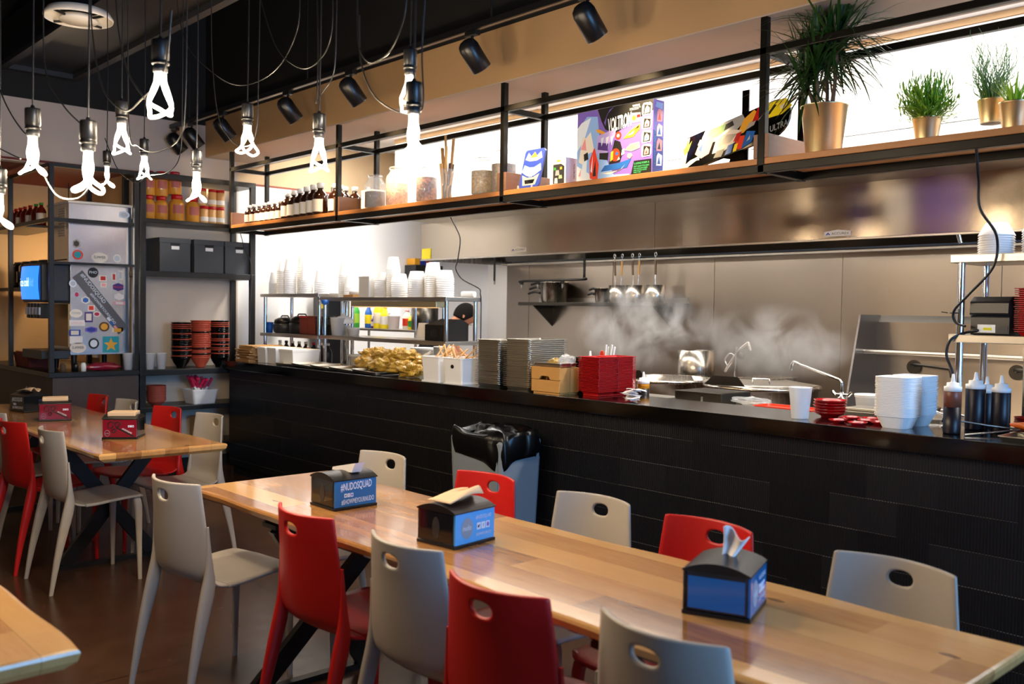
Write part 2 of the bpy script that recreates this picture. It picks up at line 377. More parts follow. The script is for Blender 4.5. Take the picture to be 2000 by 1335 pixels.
def nth(i, n):
    """place in a stack, i counted from the bottom"""
    t = n-1-i
    if t < 10: return ORD[t]
    if i == 0: return 'lowest'
    w = ['', 'second', 'third', 'fourth', 'fifth', 'sixth', 'seventh', 'eighth', 'ninth', 'tenth', 'eleventh', 'twelfth', 'thirteenth', 'fourteenth', 'fifteenth', 'sixteenth', 'seventeenth', 'eighteenth', 'nineteenth', 'twentieth', 'twenty-first', 'twenty-second', 'twenty-third', 'twenty-fourth']
    return w[i]+' from bottom'

# ================================================================== THE ROOM
def slab(name, x0, x1, y0, y1, z0, z1, m): return struct(B().box(x0, x1, y0, y1, z0, z1).build(name, m))
slab('floor', -10.2, 3.3, -3.8, 7.6, -0.1, 0, 'floor_concrete')
slab('ceiling', -10.2, 3.3, -3.8, 7.6, 4.2, 4.3, 'black_matte')
slab('ceiling_kitchen', -8.4, 3.2, 4.45, 7.35, 3.19, 3.25, 'white_paint')
# soffit over the counter: tan face (painted black above), pale underside
struct(B().box(-8.4, 3.2, 3.83, 4.45, 2.895, 4.2).build('soffit', 'soffit_face'))
slab('soffit_underside', -8.4, 3.2, 3.832, 4.449, 2.888, 2.895, 'soffit_paint')
# left wall: dining side, alcove for the drinks station, kitchen side
slab('wall_left', -8.52, -8.4, 3.15, 4.16, 0, 4.2, 'wall_dining')
slab('wall_left_upper', -8.52, -8.4, -3.7, 3.15, 2.67, 4.2, 'wall_dining')
slab('wall_left_kitchen', -8.52, -8.4, 4.16, 7.35, 0, 4.2, 'wall_kitchen')
slab('wall_alcove_back', -10.1, -10.0, -3.7, 3.27, 0, 2.9, 'tan_light')
slab('wall_alcove_side', -10.0, -8.52, 3.15, 3.27, 0, 2.9, 'tan_light')
slab('ceiling_alcove', -10.0, -8.52, -3.7, 3.15, 2.67, 2.75, 'maroon_paint')
slab('wall_back', -8.52, 3.3, 7.35, 7.47, 0, 4.2, 'white_paint')
slab('wall_front', -10.1, 3.3, -3.8, -3.7, 0, 4.2, 'tan_paint')
# right wall with two tall windows (behind the camera)
w = B()
for a in ((-3.7, -2.75, 0, 4.2), (-1.05, 0.35, 0, 4.2), (3.65, 7.35, 0, 4.2), (-2.75, -1.05, 0, 0.55), (-2.75, -1.05, 2.95, 4.2), (0.35, 3.65, 0, 0.55), (0.35, 3.65, 2.95, 4.2)):
    w.box(3.2, 3.3, *a)
struct(w.build('wall_right', 'tan_paint'))
for k, (a, b) in enumerate(((-2.75, -1.05), (0.35, 3.65))):
    f = B(); n = 1 if k == 0 else 3
    for i in range(n+1):
        y = a+0.02+(b-a-0.04)*i/n; f.box(3.22, 3.28, y-0.02, y+0.02, 0.55, 2.95)
    f.box(3.22, 3.28, a, b, 0.55, 0.59).box(3.22, 3.28, a, b, 2.91, 2.95)
    wo = struct(f.build('window_%d' % (k+1), 'black_paint'))
    B().box(3.248, 3.252, a+0.03, b-0.03, 0.59, 2.91).build('pane', 'glass', wo)
slab('baseboard_left', -8.4, -8.385, 3.15, 4.16, 0, 0.1, 'black_matte')
# stainless cladding of the kitchen's back wall, one sheet per seam
seams = [-8.05, -7.674, -6.418, -5.165, -3.886, -2.629, -1.37, -0.11, 1.15]
for a, b in zip(seams, seams[1:]):
    struct(B().box(a+0.003, b-0.003, 7.335, 7.35, 0.1, 2.05).build('wall_back_cladding', 'steel_wall', bevel=0.002))
# black suspended duct and beams under the dark ceiling
T = thing('air_duct', 'black rectangular air duct hung under the dark ceiling', 'duct')
B().box(-8.3, -3.0, 2.1, 2.65, 3.42, 3.75).build('duct_body', 'black_paint', T, bevel=0.01)
f = B().box(-8.34, -3.0, 2.62, 2.68, 3.38, 3.42).box(-8.34, -3.0, 2.07, 2.13, 3.38, 3.42).box(-8.34, -8.28, 2.13, 2.62, 3.38, 3.42)
f.build('duct_flange', 'charcoal_plastic', T)
for x in (-7.8, -5.6, -3.4): B().rod((x, 2.16, 3.74), (x, 2.16, 4.2), 0.008).rod((x, 2.6, 3.74), (x, 2.6, 4.2), 0.008).build('hanger', 'black_paint', T)
slab('ceiling_beam', -5.9, -5.7, -3.7, 3.83, 3.95, 4.2, 'black_paint')
def diffuser(x, y, z, r, label):
    T = thing('ceiling_diffuser', label, 'vent', (x, y, z), 0, 'round ceiling vents')
    B().lathe([(r, 0), (r*1.02, 0.012), (r*0.9, 0.05), (r*0.62, 0.06)], 40, cap=False).build('outer_cone', 'off_white', T, solid=0.004)
    B().lathe([(0.001, -0.012), (r*0.55, -0.012), (r*0.57, 0.0), (r*0.5, 0.02)], 36).build('centre_disc', 'off_white', T)
    for k in range(4): a = k*pi/2+0.5; B().bar((cos(a)*r*0.5, sin(a)*r*0.5, 0), (cos(a)*r*0.97, sin(a)*r*0.97, 0.005), 0.012).build('spoke', 'black_paint', T)
    B().lathe([(r*0.62, 0.06), (r*0.36, 0.10), (r*0.36, 4.21-z)], 30, cap=False).build('duct_neck', 'black_matte', T)
diffuser(-6.09, 1.96, 3.25, 0.195, 'round pale ceiling vent above the cluster of bulbs')
diffuser(-8.0, 1.62, 3.4, 0.24, 'dim round ceiling vent at the far left edge')
# track with spotlights along the soffit
T = thing('light_track', 'black lighting track running along the tan soffit', 'light track', (0, 3.5, 3.105))
B().box(-8.38, 3.1, -0.02, 0.02, 0, 0.035).build('rail', 'black_plastic', T)
B().box(-8.38, 3.1, -0.006, 0.006, -0.001, 0.001).build('conductor', 'aluminium', T)
h = B()
for x in (-8, -6, -4, -2, 0, 2): h.rod((x, 0, 0.03), (x, 0, 1.1), 0.006)
h.build('hanger', 'black_paint', T)
heads = [-3.265, -4.165, -5.433, -6.28, -7.35, -7.95, -8.3]
names = ['black track spotlight nearest the camera, above the shelf plants end', 'second black track spotlight from the right', 'third black track spotlight from the right, over the hanging bulbs', 'fourth black track spotlight from the right', 'fifth black track spotlight from the right', 'black track spotlight second from the left wall', 'black track spotlight nearest the left wall']
adir = Vector((0.12, 0.62, -0.78)).normalized()
def spot_head(x, label):
    T = thing('track_spotlight', label, 'spotlight', (x, 3.5, 3.0), 0, 'spotlights on the black track')
    B().box(-0.05, 0.05, -0.018, 0.018, 0.075, 0.104).build('adapter', 'black_plastic', T, bevel=0.003)
    B().rod((0, 0, 0.0), (0, 0, 0.08), 0.009).box(-0.045, 0.045, -0.006, 0.006, 0.0, 0.008).build('stem', 'black_plastic', T)
    c = Vector((0, 0, -0.02)); q = adir.to_track_quat('Z', 'Y').to_matrix().to_4x4(); b = B(); b.x = Matrix.Translation(c) @ q
    b.lathe([(0.0005, -0.085), (0.03, -0.08), (0.052, -0.062), (0.06, -0.035), (0.06, 0.105), (0.054, 0.11), (0.05, 0.07)], 28, cap=False)
    b.build('can', 'black_plastic', T)
    b = B(); b.x = Matrix.Translation(c) @ q; b.lathe([(0.05, 0.075), (0.001, 0.072)], 24, cap=False); b.build('lens', 'spot_glow', T)
    l = bpy.data.lights.new('spot_beam', 'SPOT'); l.energy = 115; l.color = (1.0, 0.72, 0.40); l.spot_size = radians(62); l.spot_blend = 0.6; l.shadow_soft_size = 0.04
    o = bpy.data.objects.new('spot_beam', l); COL.objects.link(o); o.parent = T; o.location = c+adir*0.13
    o.rotation_euler = adir.to_track_quat('-Z', 'Y').to_euler()
for x, n in zip(heads, names): spot_head(x, n)

# ================================================================== DINING AREA
def table(label, x0, x1, y0, y1, seed, legs):
    rn = random.Random(seed); cx, cy = (x0+x1)/2, (y0+y1)/2; L, Wd = x1-x0, y1-y0
    T = thing('dining_table', label, 'table', (cx, cy, 0), 0, 'long oak tables')
    n = 40; ph = [rn.uniform(0, 6) for _ in range(6)]
    def wav(t, k): return 0.006*sin(t*5.0+ph[k])+0.004*sin(t*13+ph[k+1])
    base = []
    for i in range(n+1): x = -L/2+L*i/n; base.append((x, -Wd/2+wav(x, 0), 0, -1))
    for i in range(n+1): x = L/2-L*i/n; base.append((x, Wd/2+wav(x, 2), 0, 1))
    m = len(base); b = B(); v = []; f = []
    rings = [(0.014, 0.76), (0.004, 0.757), (0.0, 0.75), (0.006, 0.732), (0.03, 0.716)]
    for ins, z in rings:
        for (x, y, _, s) in base: v.append((max(-L/2+ins*0.6, min(L/2-ins*0.6, x)), y-s*ins, z))
    for j in range(len(rings)-1):
        for i in range(m): k = (i+1) % m; f.append((j*m+k, j*m+i, (j+1)*m+i, (j+1)*m+k))
    b.raw(v, f); b.raw(v, [tuple(range(m)), tuple(range((len(rings)-1)*m, len(rings)*m))[::-1]])
    b.build('tabletop', 'table_oak', T)
    for fx, lx in legs:
        fx -= cx; lx -= cx
        for s in (-1, 1):
            B().bar((lx, -s*(Wd/2-0.06), 0.70), (fx, s*(Wd/2-0.08), 0.02), 0.075, 0.03, (1, 0, 0)).build('leg', 'black_paint', T)
        B().box(lx-0.05, lx+0.05, -Wd/2+0.02, Wd/2-0.02, 0.70, 0.716).build('leg_plate', 'black_paint', T)
        B().box(fx-0.02, fx+0.02, -Wd/2+0.04, Wd/2-0.04, 0, 0.025).build('foot_bar', 'black_paint', T)
        B().rod((lx+0.052, 0.05, 0.698), (lx+0.052, 0.05, 0.704), 0.012).rod((lx+0.052, -0.05, 0.698), (lx+0.052, -0.05, 0.704), 0.012).build('bolt', 'chrome', T)
    return T
table('long oak table in the foreground with glossy plank top and three napkin dispensers', -3.70, -0.735, 1.625, 2.285, 1, ((-3.27, -3.07), (-1.447, -1.44)))
table('long oak table further back on the left, towards the drinks station', -7.62, -4.77, 1.63, 2.30, 2, ((-5.575, -5.56), (-7.44, -7.44)))
table('oak table corner cut off at the lower left of the picture', -4.9, -2.09, 0.02, 0.675, 3, ((-4.4, -4.4), (-2.6, -2.6)))

def chair_meshes():
    """moulded stacking chair: origin on the floor under the middle of its back's top edge, sitter faces +Y"""
    prof = [(0.425, 0.452), (0.40, 0.462), (0.33, 0.463), (0.24, 0.456), (0.16, 0.448), (0.10, 0.446)]
    back = [(0.10, 0.446), (0.06, 0.452), (0.032, 0.468), (0.018, 0.50), (0.012, 0.55), (0.007, 0.62), (0.002, 0.70), (-0.004, 0.77), (-0.010, 0.84)]
    def lerp(P, t):
        k = t*(len(P)-1); i = min(int(k), len(P)-2); a = k-i
        p0, p1, p2, p3 = P[max(i-1, 0)], P[i], P[i+1], P[min(i+2, len(P)-1)]
        return tuple(0.5*((2*p1[c])+(p2[c]-p0[c])*a+(2*p0[c]-5*p1[c]+4*p2[c]-p3[c])*a*a+(3*p1[c]-p0[c]-3*p2[c]+p3[c])*a**3) for c in (0, 1))
    def Sback(u, v):           # u -1..1, v 0..1
        y, z = lerp(back, v); o = max(0.0, (8*v-3)/5); w = 0.205-0.035*o**1.3; g = min(1.0, v*8/3); g = 0.25+0.75*g*g*(3-2*g)
        bul = (0.045*g+0.018*o)*(1-abs(u)**2.0)
        return (u*w, y-bul+0.012*g, z-0.004*(1-min(1.0, v*8/3))*abs(u)**3)
    def Sseat(u, t):           # t 0 front .. 1 joins the back
        y, z = lerp(prof, t); w = 0.20+0.005*t if t > 0.25 else 0.165+0.035*sin(t/0.25*pi/2)
        bul = 0.25*0.045*(1-abs(u)**2)*max(0, (t-0.45)/0.55)**2
        return (u*w, y-bul+0.25*0.012*max(0, (t-0.45)/0.55)**2-0.012*(abs(u)**4)*(t < 0.2), z-0.016*(1-u*u)*sin(pi*t)-0.004*abs(u)**3)
    seat = B().sheet(lambda a, b: Sseat(2*a-1, b), 14, 22)
    bk = B(); hu, hv, ru, rv = 0.0, 0.902, 0.21, 0.0335; U0, U1, V0, V1 = -0.34, 0.34, 0.83, 0.963
    us = [-1, -0.86, -0.7, -0.52, U0, -0.17, 0, 0.17, U1, 0.52, 0.7, 0.86, 1]; vs = [0, 0.05, 0.1, 0.15, 0.2, 0.25, 0.3, 0.35, 0.4, 0.48, 0.56, 0.64, 0.72, 0.78, V0, 0.866, hv, 0.932, V1, 0.982, 1.0]
    v = [Sback(u, q) for q in vs for u in us]; w = len(us); f = []
    for j in range(len(vs)-1):
        for i in range(w-1):
            if us[i] >= U0-1e-6 and us[i+1] <= U1+1e-6 and vs[j] >= V0-1e-6 and vs[j+1] <= V1+1e-6: continue
            f.append((j*w+i, j*w+i+1, (j+1)*w+i+1, (j+1)*w+i))
    bk.raw(v, f, True)
    iu = [i for i in range(w) if U0-1e-6 <= us[i] <= U1+1e-6]; iv = [j for j in range(len(vs)) if V0-1e-6 <= vs[j] <= V1+1e-6]
    loop = [(us[i], V0) for i in iu]+[(U1, vs[j]) for j in iv[1:]]+[(us[i], V1) for i in iu[::-1][1:]]+[(U0, vs[j]) for j in iv[::-1][1:-1]]
    n = len(loop); ring = []
    for k in range(4):
        t = k/3.0
        for (a, c) in loop:
            an = atan2((c-hv)/rv, (a-hu)/ru); e = (hu+ru*cos(an), hv+rv*sin(an))
            ring.append(Sback(a+(e[0]-a)*t, c+(e[1]-c)*t))
    bk.raw(ring, [(k*n+i, k*n+(i+1) % n, (k+1)*n+(i+1) % n, (k+1)*n+i) for k in range(3) for i in range(n)], True)
    legs = []
    for s in (-1, 1):
        # rear blade leg sweeping down and back from the lower corner of the back
        P = [(s*0.194, 0.016, 0.68), (s*0.195, 0.020, 0.60), (s*0.195, 0.024, 0.52), (s*0.194, 0.024, 0.46), (s*0.196, 0.004, 0.38), (s*0.201, -0.045, 0.18), (s*0.205, -0.075, 0.0)]
        D = [(0.004, 0.005), (0.009, 0.008), (0.013, 0.014), (0.019, 0.030), (0.020, 0.029), (0.014, 0.018), (0.010, 0.011)]
        legs.append((P, D))
        P = [(s*0.165, 0.375, 0.455), (s*0.178, 0.38, 0.435), (s*0.186, 0.385, 0.38), (s*0.192, 0.385, 0.20), (s*0.197, 0.388, 0.0)]
        D = [(0.020, 0.018), (0.021, 0.024), (0.017, 0.021), (0.013, 0.015), (0.010, 0.011)]
        legs.append((P, D))
    out = []
    for P, D in legs:
        b = B(); v = []; f = []; n = 10
        for (x, y, z), (a, c) in zip(P, D):
            for k in range(n):
                t = 2*pi*k/n; cx_, sx_ = cos(t), sin(t)
                v.append((x+a*abs(cx_)**0.7*(1 if cx_ > 0 else -1), y+c*abs(sx_)**0.7*(1 if sx_ > 0 else -1), z))
        for j in range(len(P)-1):
            for k in range(n): kk = (k+1) % n; f.append((j*n+k, j*n+kk, (j+1)*n+kk, (j+1)*n+k))
        b.raw(v, f, True); b.raw(v, [tuple(range(n)), tuple(range((len(P)-1)*n, len(P)*n))[::-1]])
        out.append(b)
    return seat, bk, out
_seat, _back, _legs = chair_meshes()
def chair(colour, label):
    T = thing('chair', label, 'chair', (0, 0, 0), 0, 'moulded plastic chairs')
    _seat.build('seat', colour, T, solid=0.013); _back.build('backrest', colour, T, solid=0.013, subsurf=1, weld=0.0004)
    for l in _legs: l.build('leg', colour, T, subsurf=1)
    return T
protos = {}
def put_chair(colour, xa, ya, xb, yb, facing, label):
    """xa..xb: the two ends of the back's top edge"""
    x, y = (xa+xb)/2, (ya+yb)/2; rz = max(-0.12, min(0.12, atan2(yb-ya, xb-xa)))
    if facing < 0: rz += pi
    if colour not in protos: t = chair(colour, label); t.location = (x, y, 0); t.rotation_euler = (0, 0, rz); protos[colour] = t
    else: dup(protos[colour], (x, y, 0), rz, label)
G, Rd = 'grey_plastic', 'red_plastic'
for a in [
 (G, -3.662, 1.46, -3.32, 1.50, 1, 'grey chair at the near left end of the front table, its back to us'),
 (Rd, -2.86, 1.578, -2.53, 1.578, 1, 'slim red chair between two grey ones on the near side of the front table'),
 (G, -2.33, 1.595, -2.0, 1.595, 1, 'grey chair in the middle of the near side of the front table'),
 (Rd, -1.845, 1.50, -1.505, 1.52, 1, 'large red chair in front, second from the right on the near side'),
 (G, -1.39, 1.57, -1.05, 1.57, 1, 'blurred grey chair at the bottom, nearest to the camera'),
 (G, -3.69, 2.45, -3.355, 2.46, -1, 'grey chair behind the leftmost napkin dispenser of the front table'),
 (Rd, -2.99, 2.46, -2.645, 2.468, -1, 'red chair on the counter side in front of the waste bin'),
 (G, -2.42, 2.465, -2.065, 2.478, -1, 'grey chair on the counter side between the two red ones of the front table'),
 (Rd, -1.905, 2.46, -1.567, 2.45, -1, 'red chair on the counter side behind the rightmost napkin dispenser'),
 (G, -1.306, 2.455, -0.96, 2.445, -1, 'grey chair on the counter side at the right end of the front table'),
 (Rd, -5.99, 1.50, -5.66, 1.54, 1, 'red chair on the near side of the back table, cut by the left edge'),
 (G, -5.475, 1.575, -5.155, 1.58, 1, 'grey chair on the near side of the back table'),
 (G, -6.55, 1.56, -6.22, 1.58, 1, 'grey chair mostly hidden at the left edge by the red one'),
 (G, -5.635, 2.515, -5.30, 2.525, -1, 'grey chair at the right end of the back table on the counter side'),
 (Rd, -6.165, 2.46, -5.84, 2.50, -1, 'red chair on the far side of the back table beside the shelving rack'),
 (G, -6.79, 2.44, -6.46, 2.45, -1, 'grey chair behind the dark red napkin dispenser of the back table'),
 (Rd, -7.27, 2.41, -6.94, 2.42, -1, 'small red chair at the far end of the back table'),
]: put_chair(*a)

# ---- napkin dispensers
def dispenser(label, x, y, rz, side, napkin, face=None, end=None):
    T = thing('napkin_dispenser', label, 'napkin dispenser', (x, y, 0.7605), rz, 'napkin dispensers on the oak tables')
    a, c, h = 0.082, 0.092, 0.088           # half sizes; printed panels on the +X and -X sides
    B().box(-a-0.003, a+0.003, -c-0.003, c+0.003, 0, 0.008).build('base', 'black_plastic', T, bevel=0.002)
    B().box(-a+0.006, a-0.006, -c, c, 0.008, h).build('body', 'smoke_plastic', T, bevel=0.003)
    n = 12; pts = [(-a-0.003+(2*a+0.006)*i/n, h+0.016*(1-(2*i/n-1)**2)) for i in range(n+1)]
    poly = [(-a-0.003, h-0.003)]+pts+[(a+0.003, h-0.003)]
    B().prism(poly[::-1], -c-0.003, c+0.003, 'y').build('lid', 'black_plastic', T, bevel=0.0015)
    for s in (-1, 1): pn = B().box(*(sorted((s*(a-0.005), s*(a+0.001)))), -c+0.002, c-0.002, 0.009, h-0.004).build('print_panel', side if s == 1 else 'panel_dark', T)
    if end is None: B().prism([(0.016*cos(t), 0.045+0.027*sin(t)) for t in [k*2*pi/16 for k in range(16)]], -c-0.0016, -c-0.0004, 'y').build('finger_slot', 'charcoal_plastic', T)
    for sy in (-1, 1): B().box(-a+0.012, a-0.012, *(sorted((sy*(c-0.002), sy*(c+0.0006)))), 0.014, h-0.012).build('end_panel', 'panel_dark' if end is None else end, T)
    if face: face(pn, a+0.0012, c, h)
    napkin(T, h+0.014)
    T.scale = (1, 1, 1.27)
    return T
def nap_flat(T, z):
    B().prism([(-0.075, -0.005), (0.06, 0.0), (0.085, 0.03), (0.06, 0.026), (-0.07, 0.004)], -0.012, 0.03, 'y').build('napkin', 'paper_white', T, (-0.005, 0.01, z))
def nap_fold(T, z):
    def fn(u, v): return (0.10*(u-0.5)*(1-0.3*v)-0.0, -0.08+0.17*v, z+0.006+0.012*sin(u*7+v*3)*v+0.014*sin(pi*v)*(1-abs(2*u-1))+0.012*v)
    B().sheet(fn, 12, 12).build('napkin', 'kraft_pale', T, solid=0.002)
def nap_up(T, z):
    def fn(u, v): return (0.045*(u-0.5)*(0.5+v)+0.02*v, 0.03*sin(v*2.2)+0.012*sin(u*6), z-0.01+0.055*v+0.012*sin(u*5+1)*v)
    B().sheet(fn, 10, 10).build('napkin', 'paper_white', T, solid=0.002)
def nap_stack(T, z): B().box(-0.05, 0.05, -0.075, 0.075, z-0.006, z+0.014).build('napkin', 'kraft_pale', T, bevel=0.004)
mat('kraft_pale', '#d9b892', 0.7)
def social(T, x, y, z, s):
    for k in range(3):
        yy = y+k*s*1.25
        B().box(x-0.0004, x+0.0003, yy, yy+s, z, z+s).build('icon', 'print_white', T, bevel=0.0001)
        if k == 0:
            B().prism([(yy+s*0.2, z+s*0.3), (yy+s*0.5, z+s*0.25), (yy+s*0.78, z+s*0.65), (yy+s*0.6, z+s*0.78), (yy+s*0.45, z+s*0.6), (yy+s*0.22, z+s*0.7)], x+0.0003, x+0.0006, 'x').build('icon_mark', 'panel_dark', T)
        elif k == 1: text('icon_mark', 'f', s*0.3, s*0.62, 'panel_dark', T, (x+0.0002, yy+s*0.36, z+s*0.18), (0, 1, 0), (0, 0, 1), 0.0005)
        else:
            B().prism([(yy+s*0.5+s*0.36*cos(t), z+s*0.5+s*0.36*sin(t)) for t in [q*pi/4+pi/8 for q in range(8)]], x+0.0003, x+0.0006, 'x').build('icon_mark', 'purple', T)
def face_squad(T, x, c, h):
    text('hashtag', '#NUDOSQUAD', 0.135, 0.026, 'print_white', T, (x, -0.066, 0.051), (0, 1, 0.03), (0, 0, 1), bold=0.01)
    social(T, x, -0.05, 0.036, 0.011)
    text('hashtag', '#SHOWMEYOURNUDO', 0.142, 0.016, 'print_white', T, (x, -0.062, 0.014), (0, 1, 0.02), (0, 0, 1), bold=0.01)
def face_round(T, x, c, h):
    B().prism([(-0.038+0.026*cos(t), 0.046+0.026*sin(t)) for t in [k*2*pi/32 for k in range(32)]], x-0.0004, x+0.0004, 'x').build('roundel', 'print_grey', T)
    text('logo', 'nudo', 0.038, 0.013, 'print_white', T, (x+0.0004, -0.057, 0.041), (0, 1, 0), (0, 0, 1))
    text('hashtag', '#NUDOSQUAD', 0.072, 0.011, 'print_white', T, (x, 0.002, 0.062), (0, 1, 0), (0, 0, 1))
    social(T, x, 0.008, 0.037, 0.017)
    text('hashtag', '#SHOWMEYOURNUDO', 0.07, 0.008, 'print_white', T, (x, 0.004, 0.021), (0, 1, 0), (0, 0, 1))
def face_swirl(T, x, c, h):
    for k, (cy, cz, r) in enumerate(((-0.045, 0.06, 0.024), (-0.01, 0.063, 0.018), (-0.03, 0.035, 0.014))):
        B().tube([(x, cy+r*cos(t)*(1-t/12), cz+r*sin(t)*(1-t/12)*0.8) for t in [q*0.5 for q in range(16)]], 0.0022, 5).build('ink_swirl', 'print_black', T)
    B().bar((x, -0.02, 0.052), (x, 0.075, 0.012), 0.0012, 0.006, (0, 0.4, 1)).build('ink_stroke', 'print_black', T)
    text('hashtag', '#NUDOSQUAD', 0.055, 0.009, 'print_white', T, (x+0.0004, 0.012, 0.042), (0, 1, -0.42), (0, 0.42, 1))
    social(T, x, 0.044, 0.052, 0.009)
    B().tube([(x, -0.066+0.013*cos(t), 0.026+0.013*sin(t)) for t in [k*2*pi/20 for k in range(20)]], 0.0008, 4, True).build('roundel', 'print_grey', T)
    text('logo', 'nudo', 0.018, 0.006, 'print_grey', T, (x, -0.075, 0.023), (0, 1, 0), (0, 0, 1))
dispenser('napkin dispenser with blue hashtag panel, leftmost on the front table', -3.005, 1.92, 0.0, 'panel_blue', nap_flat, face_squad)
dispenser('napkin dispenser with round logo panel and crumpled napkin, middle of the front table', -2.31, 1.90, 0.12, 'panel_light_blue', nap_fold, face_round)
dispenser('blurred napkin dispenser with white napkin standing up, right end of the front table', -1.345, 1.985, 0.36, 'panel_blue', nap_up, face_round, 'panel_blue')
dispenser('napkin dispenser with dark red printed panel, nearest on the back table', -5.325, 1.955, -0.62, 'panel_red', nap_stack, face_swirl)
dispenser('napkin dispenser with pinkish panel, middle of the back table', -6.40, 1.915, -0.30, 'panel_red', nap_stack, face_swirl)
dispenser('black napkin dispenser with small white print, farthest on the back table', -7.02, 1.93, -1.35, 'panel_dark', nap_fold, face_squad)

# ---- waste bin in front of the counter
T = thing('waste_bin', 'tall grey waste bin with black bin liner in front of the counter', 'waste bin', (-4.03, 3.60, 0))
B().taper(0.40, 0.27, 0.46, 0.31, 0, 0.78).build('bin_body', 'bin_grey', T, bevel=0.02)
B().box(-0.19, 0.19, -0.156, -0.148, 0.12, 0.70).build('recessed_panel', 'bin_grey', T, bevel=0.006)
def liner(u, v):
    a = 2*pi*u; k = 1+0.03*sin(9*a+4*v)+0.03*sin(17*a)*v
    sx = abs(cos(a))**0.45*(1 if cos(a) > 0 else -1); sy = abs(sin(a))**0.45*(1 if sin(a) > 0 else -1)
    if v < 0.5: q = v/0.5; z = 0.64+0.04*sin(3*a+1)+(0.17-0.03*sin(3*a))*q; w = 1.02+0.05*sin(q*pi)
    else: q = (v-0.5)/0.5; z = 0.815-0.02*q+0.02*sin(5*a)*(1-q); w = 1.0-0.35*q
    return (0.235*sx*w*k, 0.162*sy*w*k, z)
B().sheet(liner, 72, 16).build('bin_liner', 'bag_black', T, solid=0.002)
B().blob((0, 0, 0.77), (0.17, 0.11, 0.06), 3, 0.25, 20, 10).build('bag_bulge', 'bag_black', T)

# ================================================================== COUNTER
T = thing('service_counter', 'long black counter with ribbed tile front and glossy black top', 'counter')
B().box(-7.93, 0.6, 3.85, 4.24, 0.08, 0.945).build('tiled_front', 'ribbed_tile', T)
B().box(-7.90, 0.6, 3.88, 4.24, 0, 0.08).build('kickboard', 'black_matte', T)
B().box(-7.97, 0.62, 3.80, 4.25, 0.945, 1.02).build('worktop', 'black_gloss', T, bevel=0.004)
CT = 1.0205          # counter top
def rrect(w, d, r, z, n=4, c=(0, 0)):
    out = []
    for sx, sy, a0 in ((1, 1, 0), (-1, 1, pi/2), (-1, -1, pi), (1, -1, 1.5*pi)):
        for k in range(n+1):
            a = a0+k*pi/2/n; out.append((c[0]+sx*(w/2-r)+r*cos(a), c[1]+sy*(d/2-r)+r*sin(a), z))
    return out
def rings(b, R, cap0=True, cap1=True, smooth=False):
    n = len(R[0]); v = [p for r in R for p in r]
    b.raw(v, [(j*n+i, j*n+(i+1) % n, (j+1)*n+(i+1) % n, (j+1)*n+i) for j in range(len(R)-1) for i in range(n)], smooth)
    if cap0: b.raw(R[0], [tuple(range(n))[::-1]])
    if cap1: b.raw(R[-1], [tuple(range(n))])
    return b
def tray_mesh(w, d, h, flare, r, t=0.002, rim=0.004):
    b = B()
    rings(b, [rrect(w-2*flare, d-2*flare, r, 0), rrect(w-rim*2, d-rim*2, r, h-0.003), rrect(w, d, r+0.002, h-0.003), rrect(w, d, r+0.002, h), rrect(w-2*rim-2*t, d-2*rim-2*t, r, h), rrect(w-2*flare-2*t, d-2*flare-2*t, r, t)])
    return b
def bowl_mesh(r0, r1, h, t=0.003, n=28, foot=0.006):
    b = B(); b.lathe([(r0*0.8, 0), (r0, 0.0), (r0, foot), (r0+(r1-r0)*0.55, h*0.45), (r1, h), (r1-t, h), (r0+(r1-r0)*0.55-t, h*0.47), (r0*0.85, foot+t), (0.001, foot+t)], n); return b
def stack(name, mesh, m, x, y, z, n, pitch, label, cat, group, jit=0.002, rz=0, seed=0, mats=None):
    """n separate things on top of each other; label has {} for the place in the stack"""
    rn = random.Random(seed); first = None
    for i in range(n):
        mm = mats[rn.randrange(len(mats))] if mats else m
        px, py, a = x+rn.uniform(-jit, jit), y+rn.uniform(-jit, jit), rz+rn.uniform(-jit, jit)*3
        if first is None or mats: o = mesh.build(name, mm); first = first or o
        else: o = first.copy(); COL.objects.link(o)
        if mats and o is not first: o.data = o.data
        o.location = (px, py, z+i*pitch); o.rotation_euler = (0, 0, a)
        tag(o, label.format(nth(i, n)), cat, group)
    return first
pan = tray_mesh(0.24, 0.34, 0.024, 0.021, 0.016, 0.002, 0.013)
stack('sheet_pan', pan, 'aluminium', -4.445, 4.055, CT, 24, 0.0119, '{} aluminium sheet pan in the left pan stack', 'sheet pan', 'sheet pans in the left stack', 0.0015, seed=1)
stack('sheet_pan', pan, 'aluminium', -4.165, 4.045, CT, 25, 0.0119, '{} aluminium sheet pan in the right pan stack', 'sheet pan', 'sheet pans in the right stack', 0.0015, seed=2)
# overlapping pans under the noodle bags
for i, (x, y) in enumerate([(-6.95, 4.0), (-6.66, 3.985), (-6.37, 3.985), (-6.08, 3.98), (-5.78, 3.99)]):
    o = tray_mesh(0.33, 0.30, 0.02, 0.012, 0.016).build('baking_tray', 'aluminium', None, (x, y, CT+0.001+0.0*i))
    if i: o.location.z += 0.0
    o.rotation_euler = (0, radians(2.2) if i else 0, 0); o.location.z += 0.007 if i else 0
    tag(o, ['flat metal tray at the left end of the row beside the white cartons', 'second flat metal tray in the row on the counter', 'third flat metal tray in the row on the counter', 'fourth flat metal tray in the row on the counter', 'large flat metal tray under the yellow noodle bags'][i], 'tray', 'flat trays along the counter')
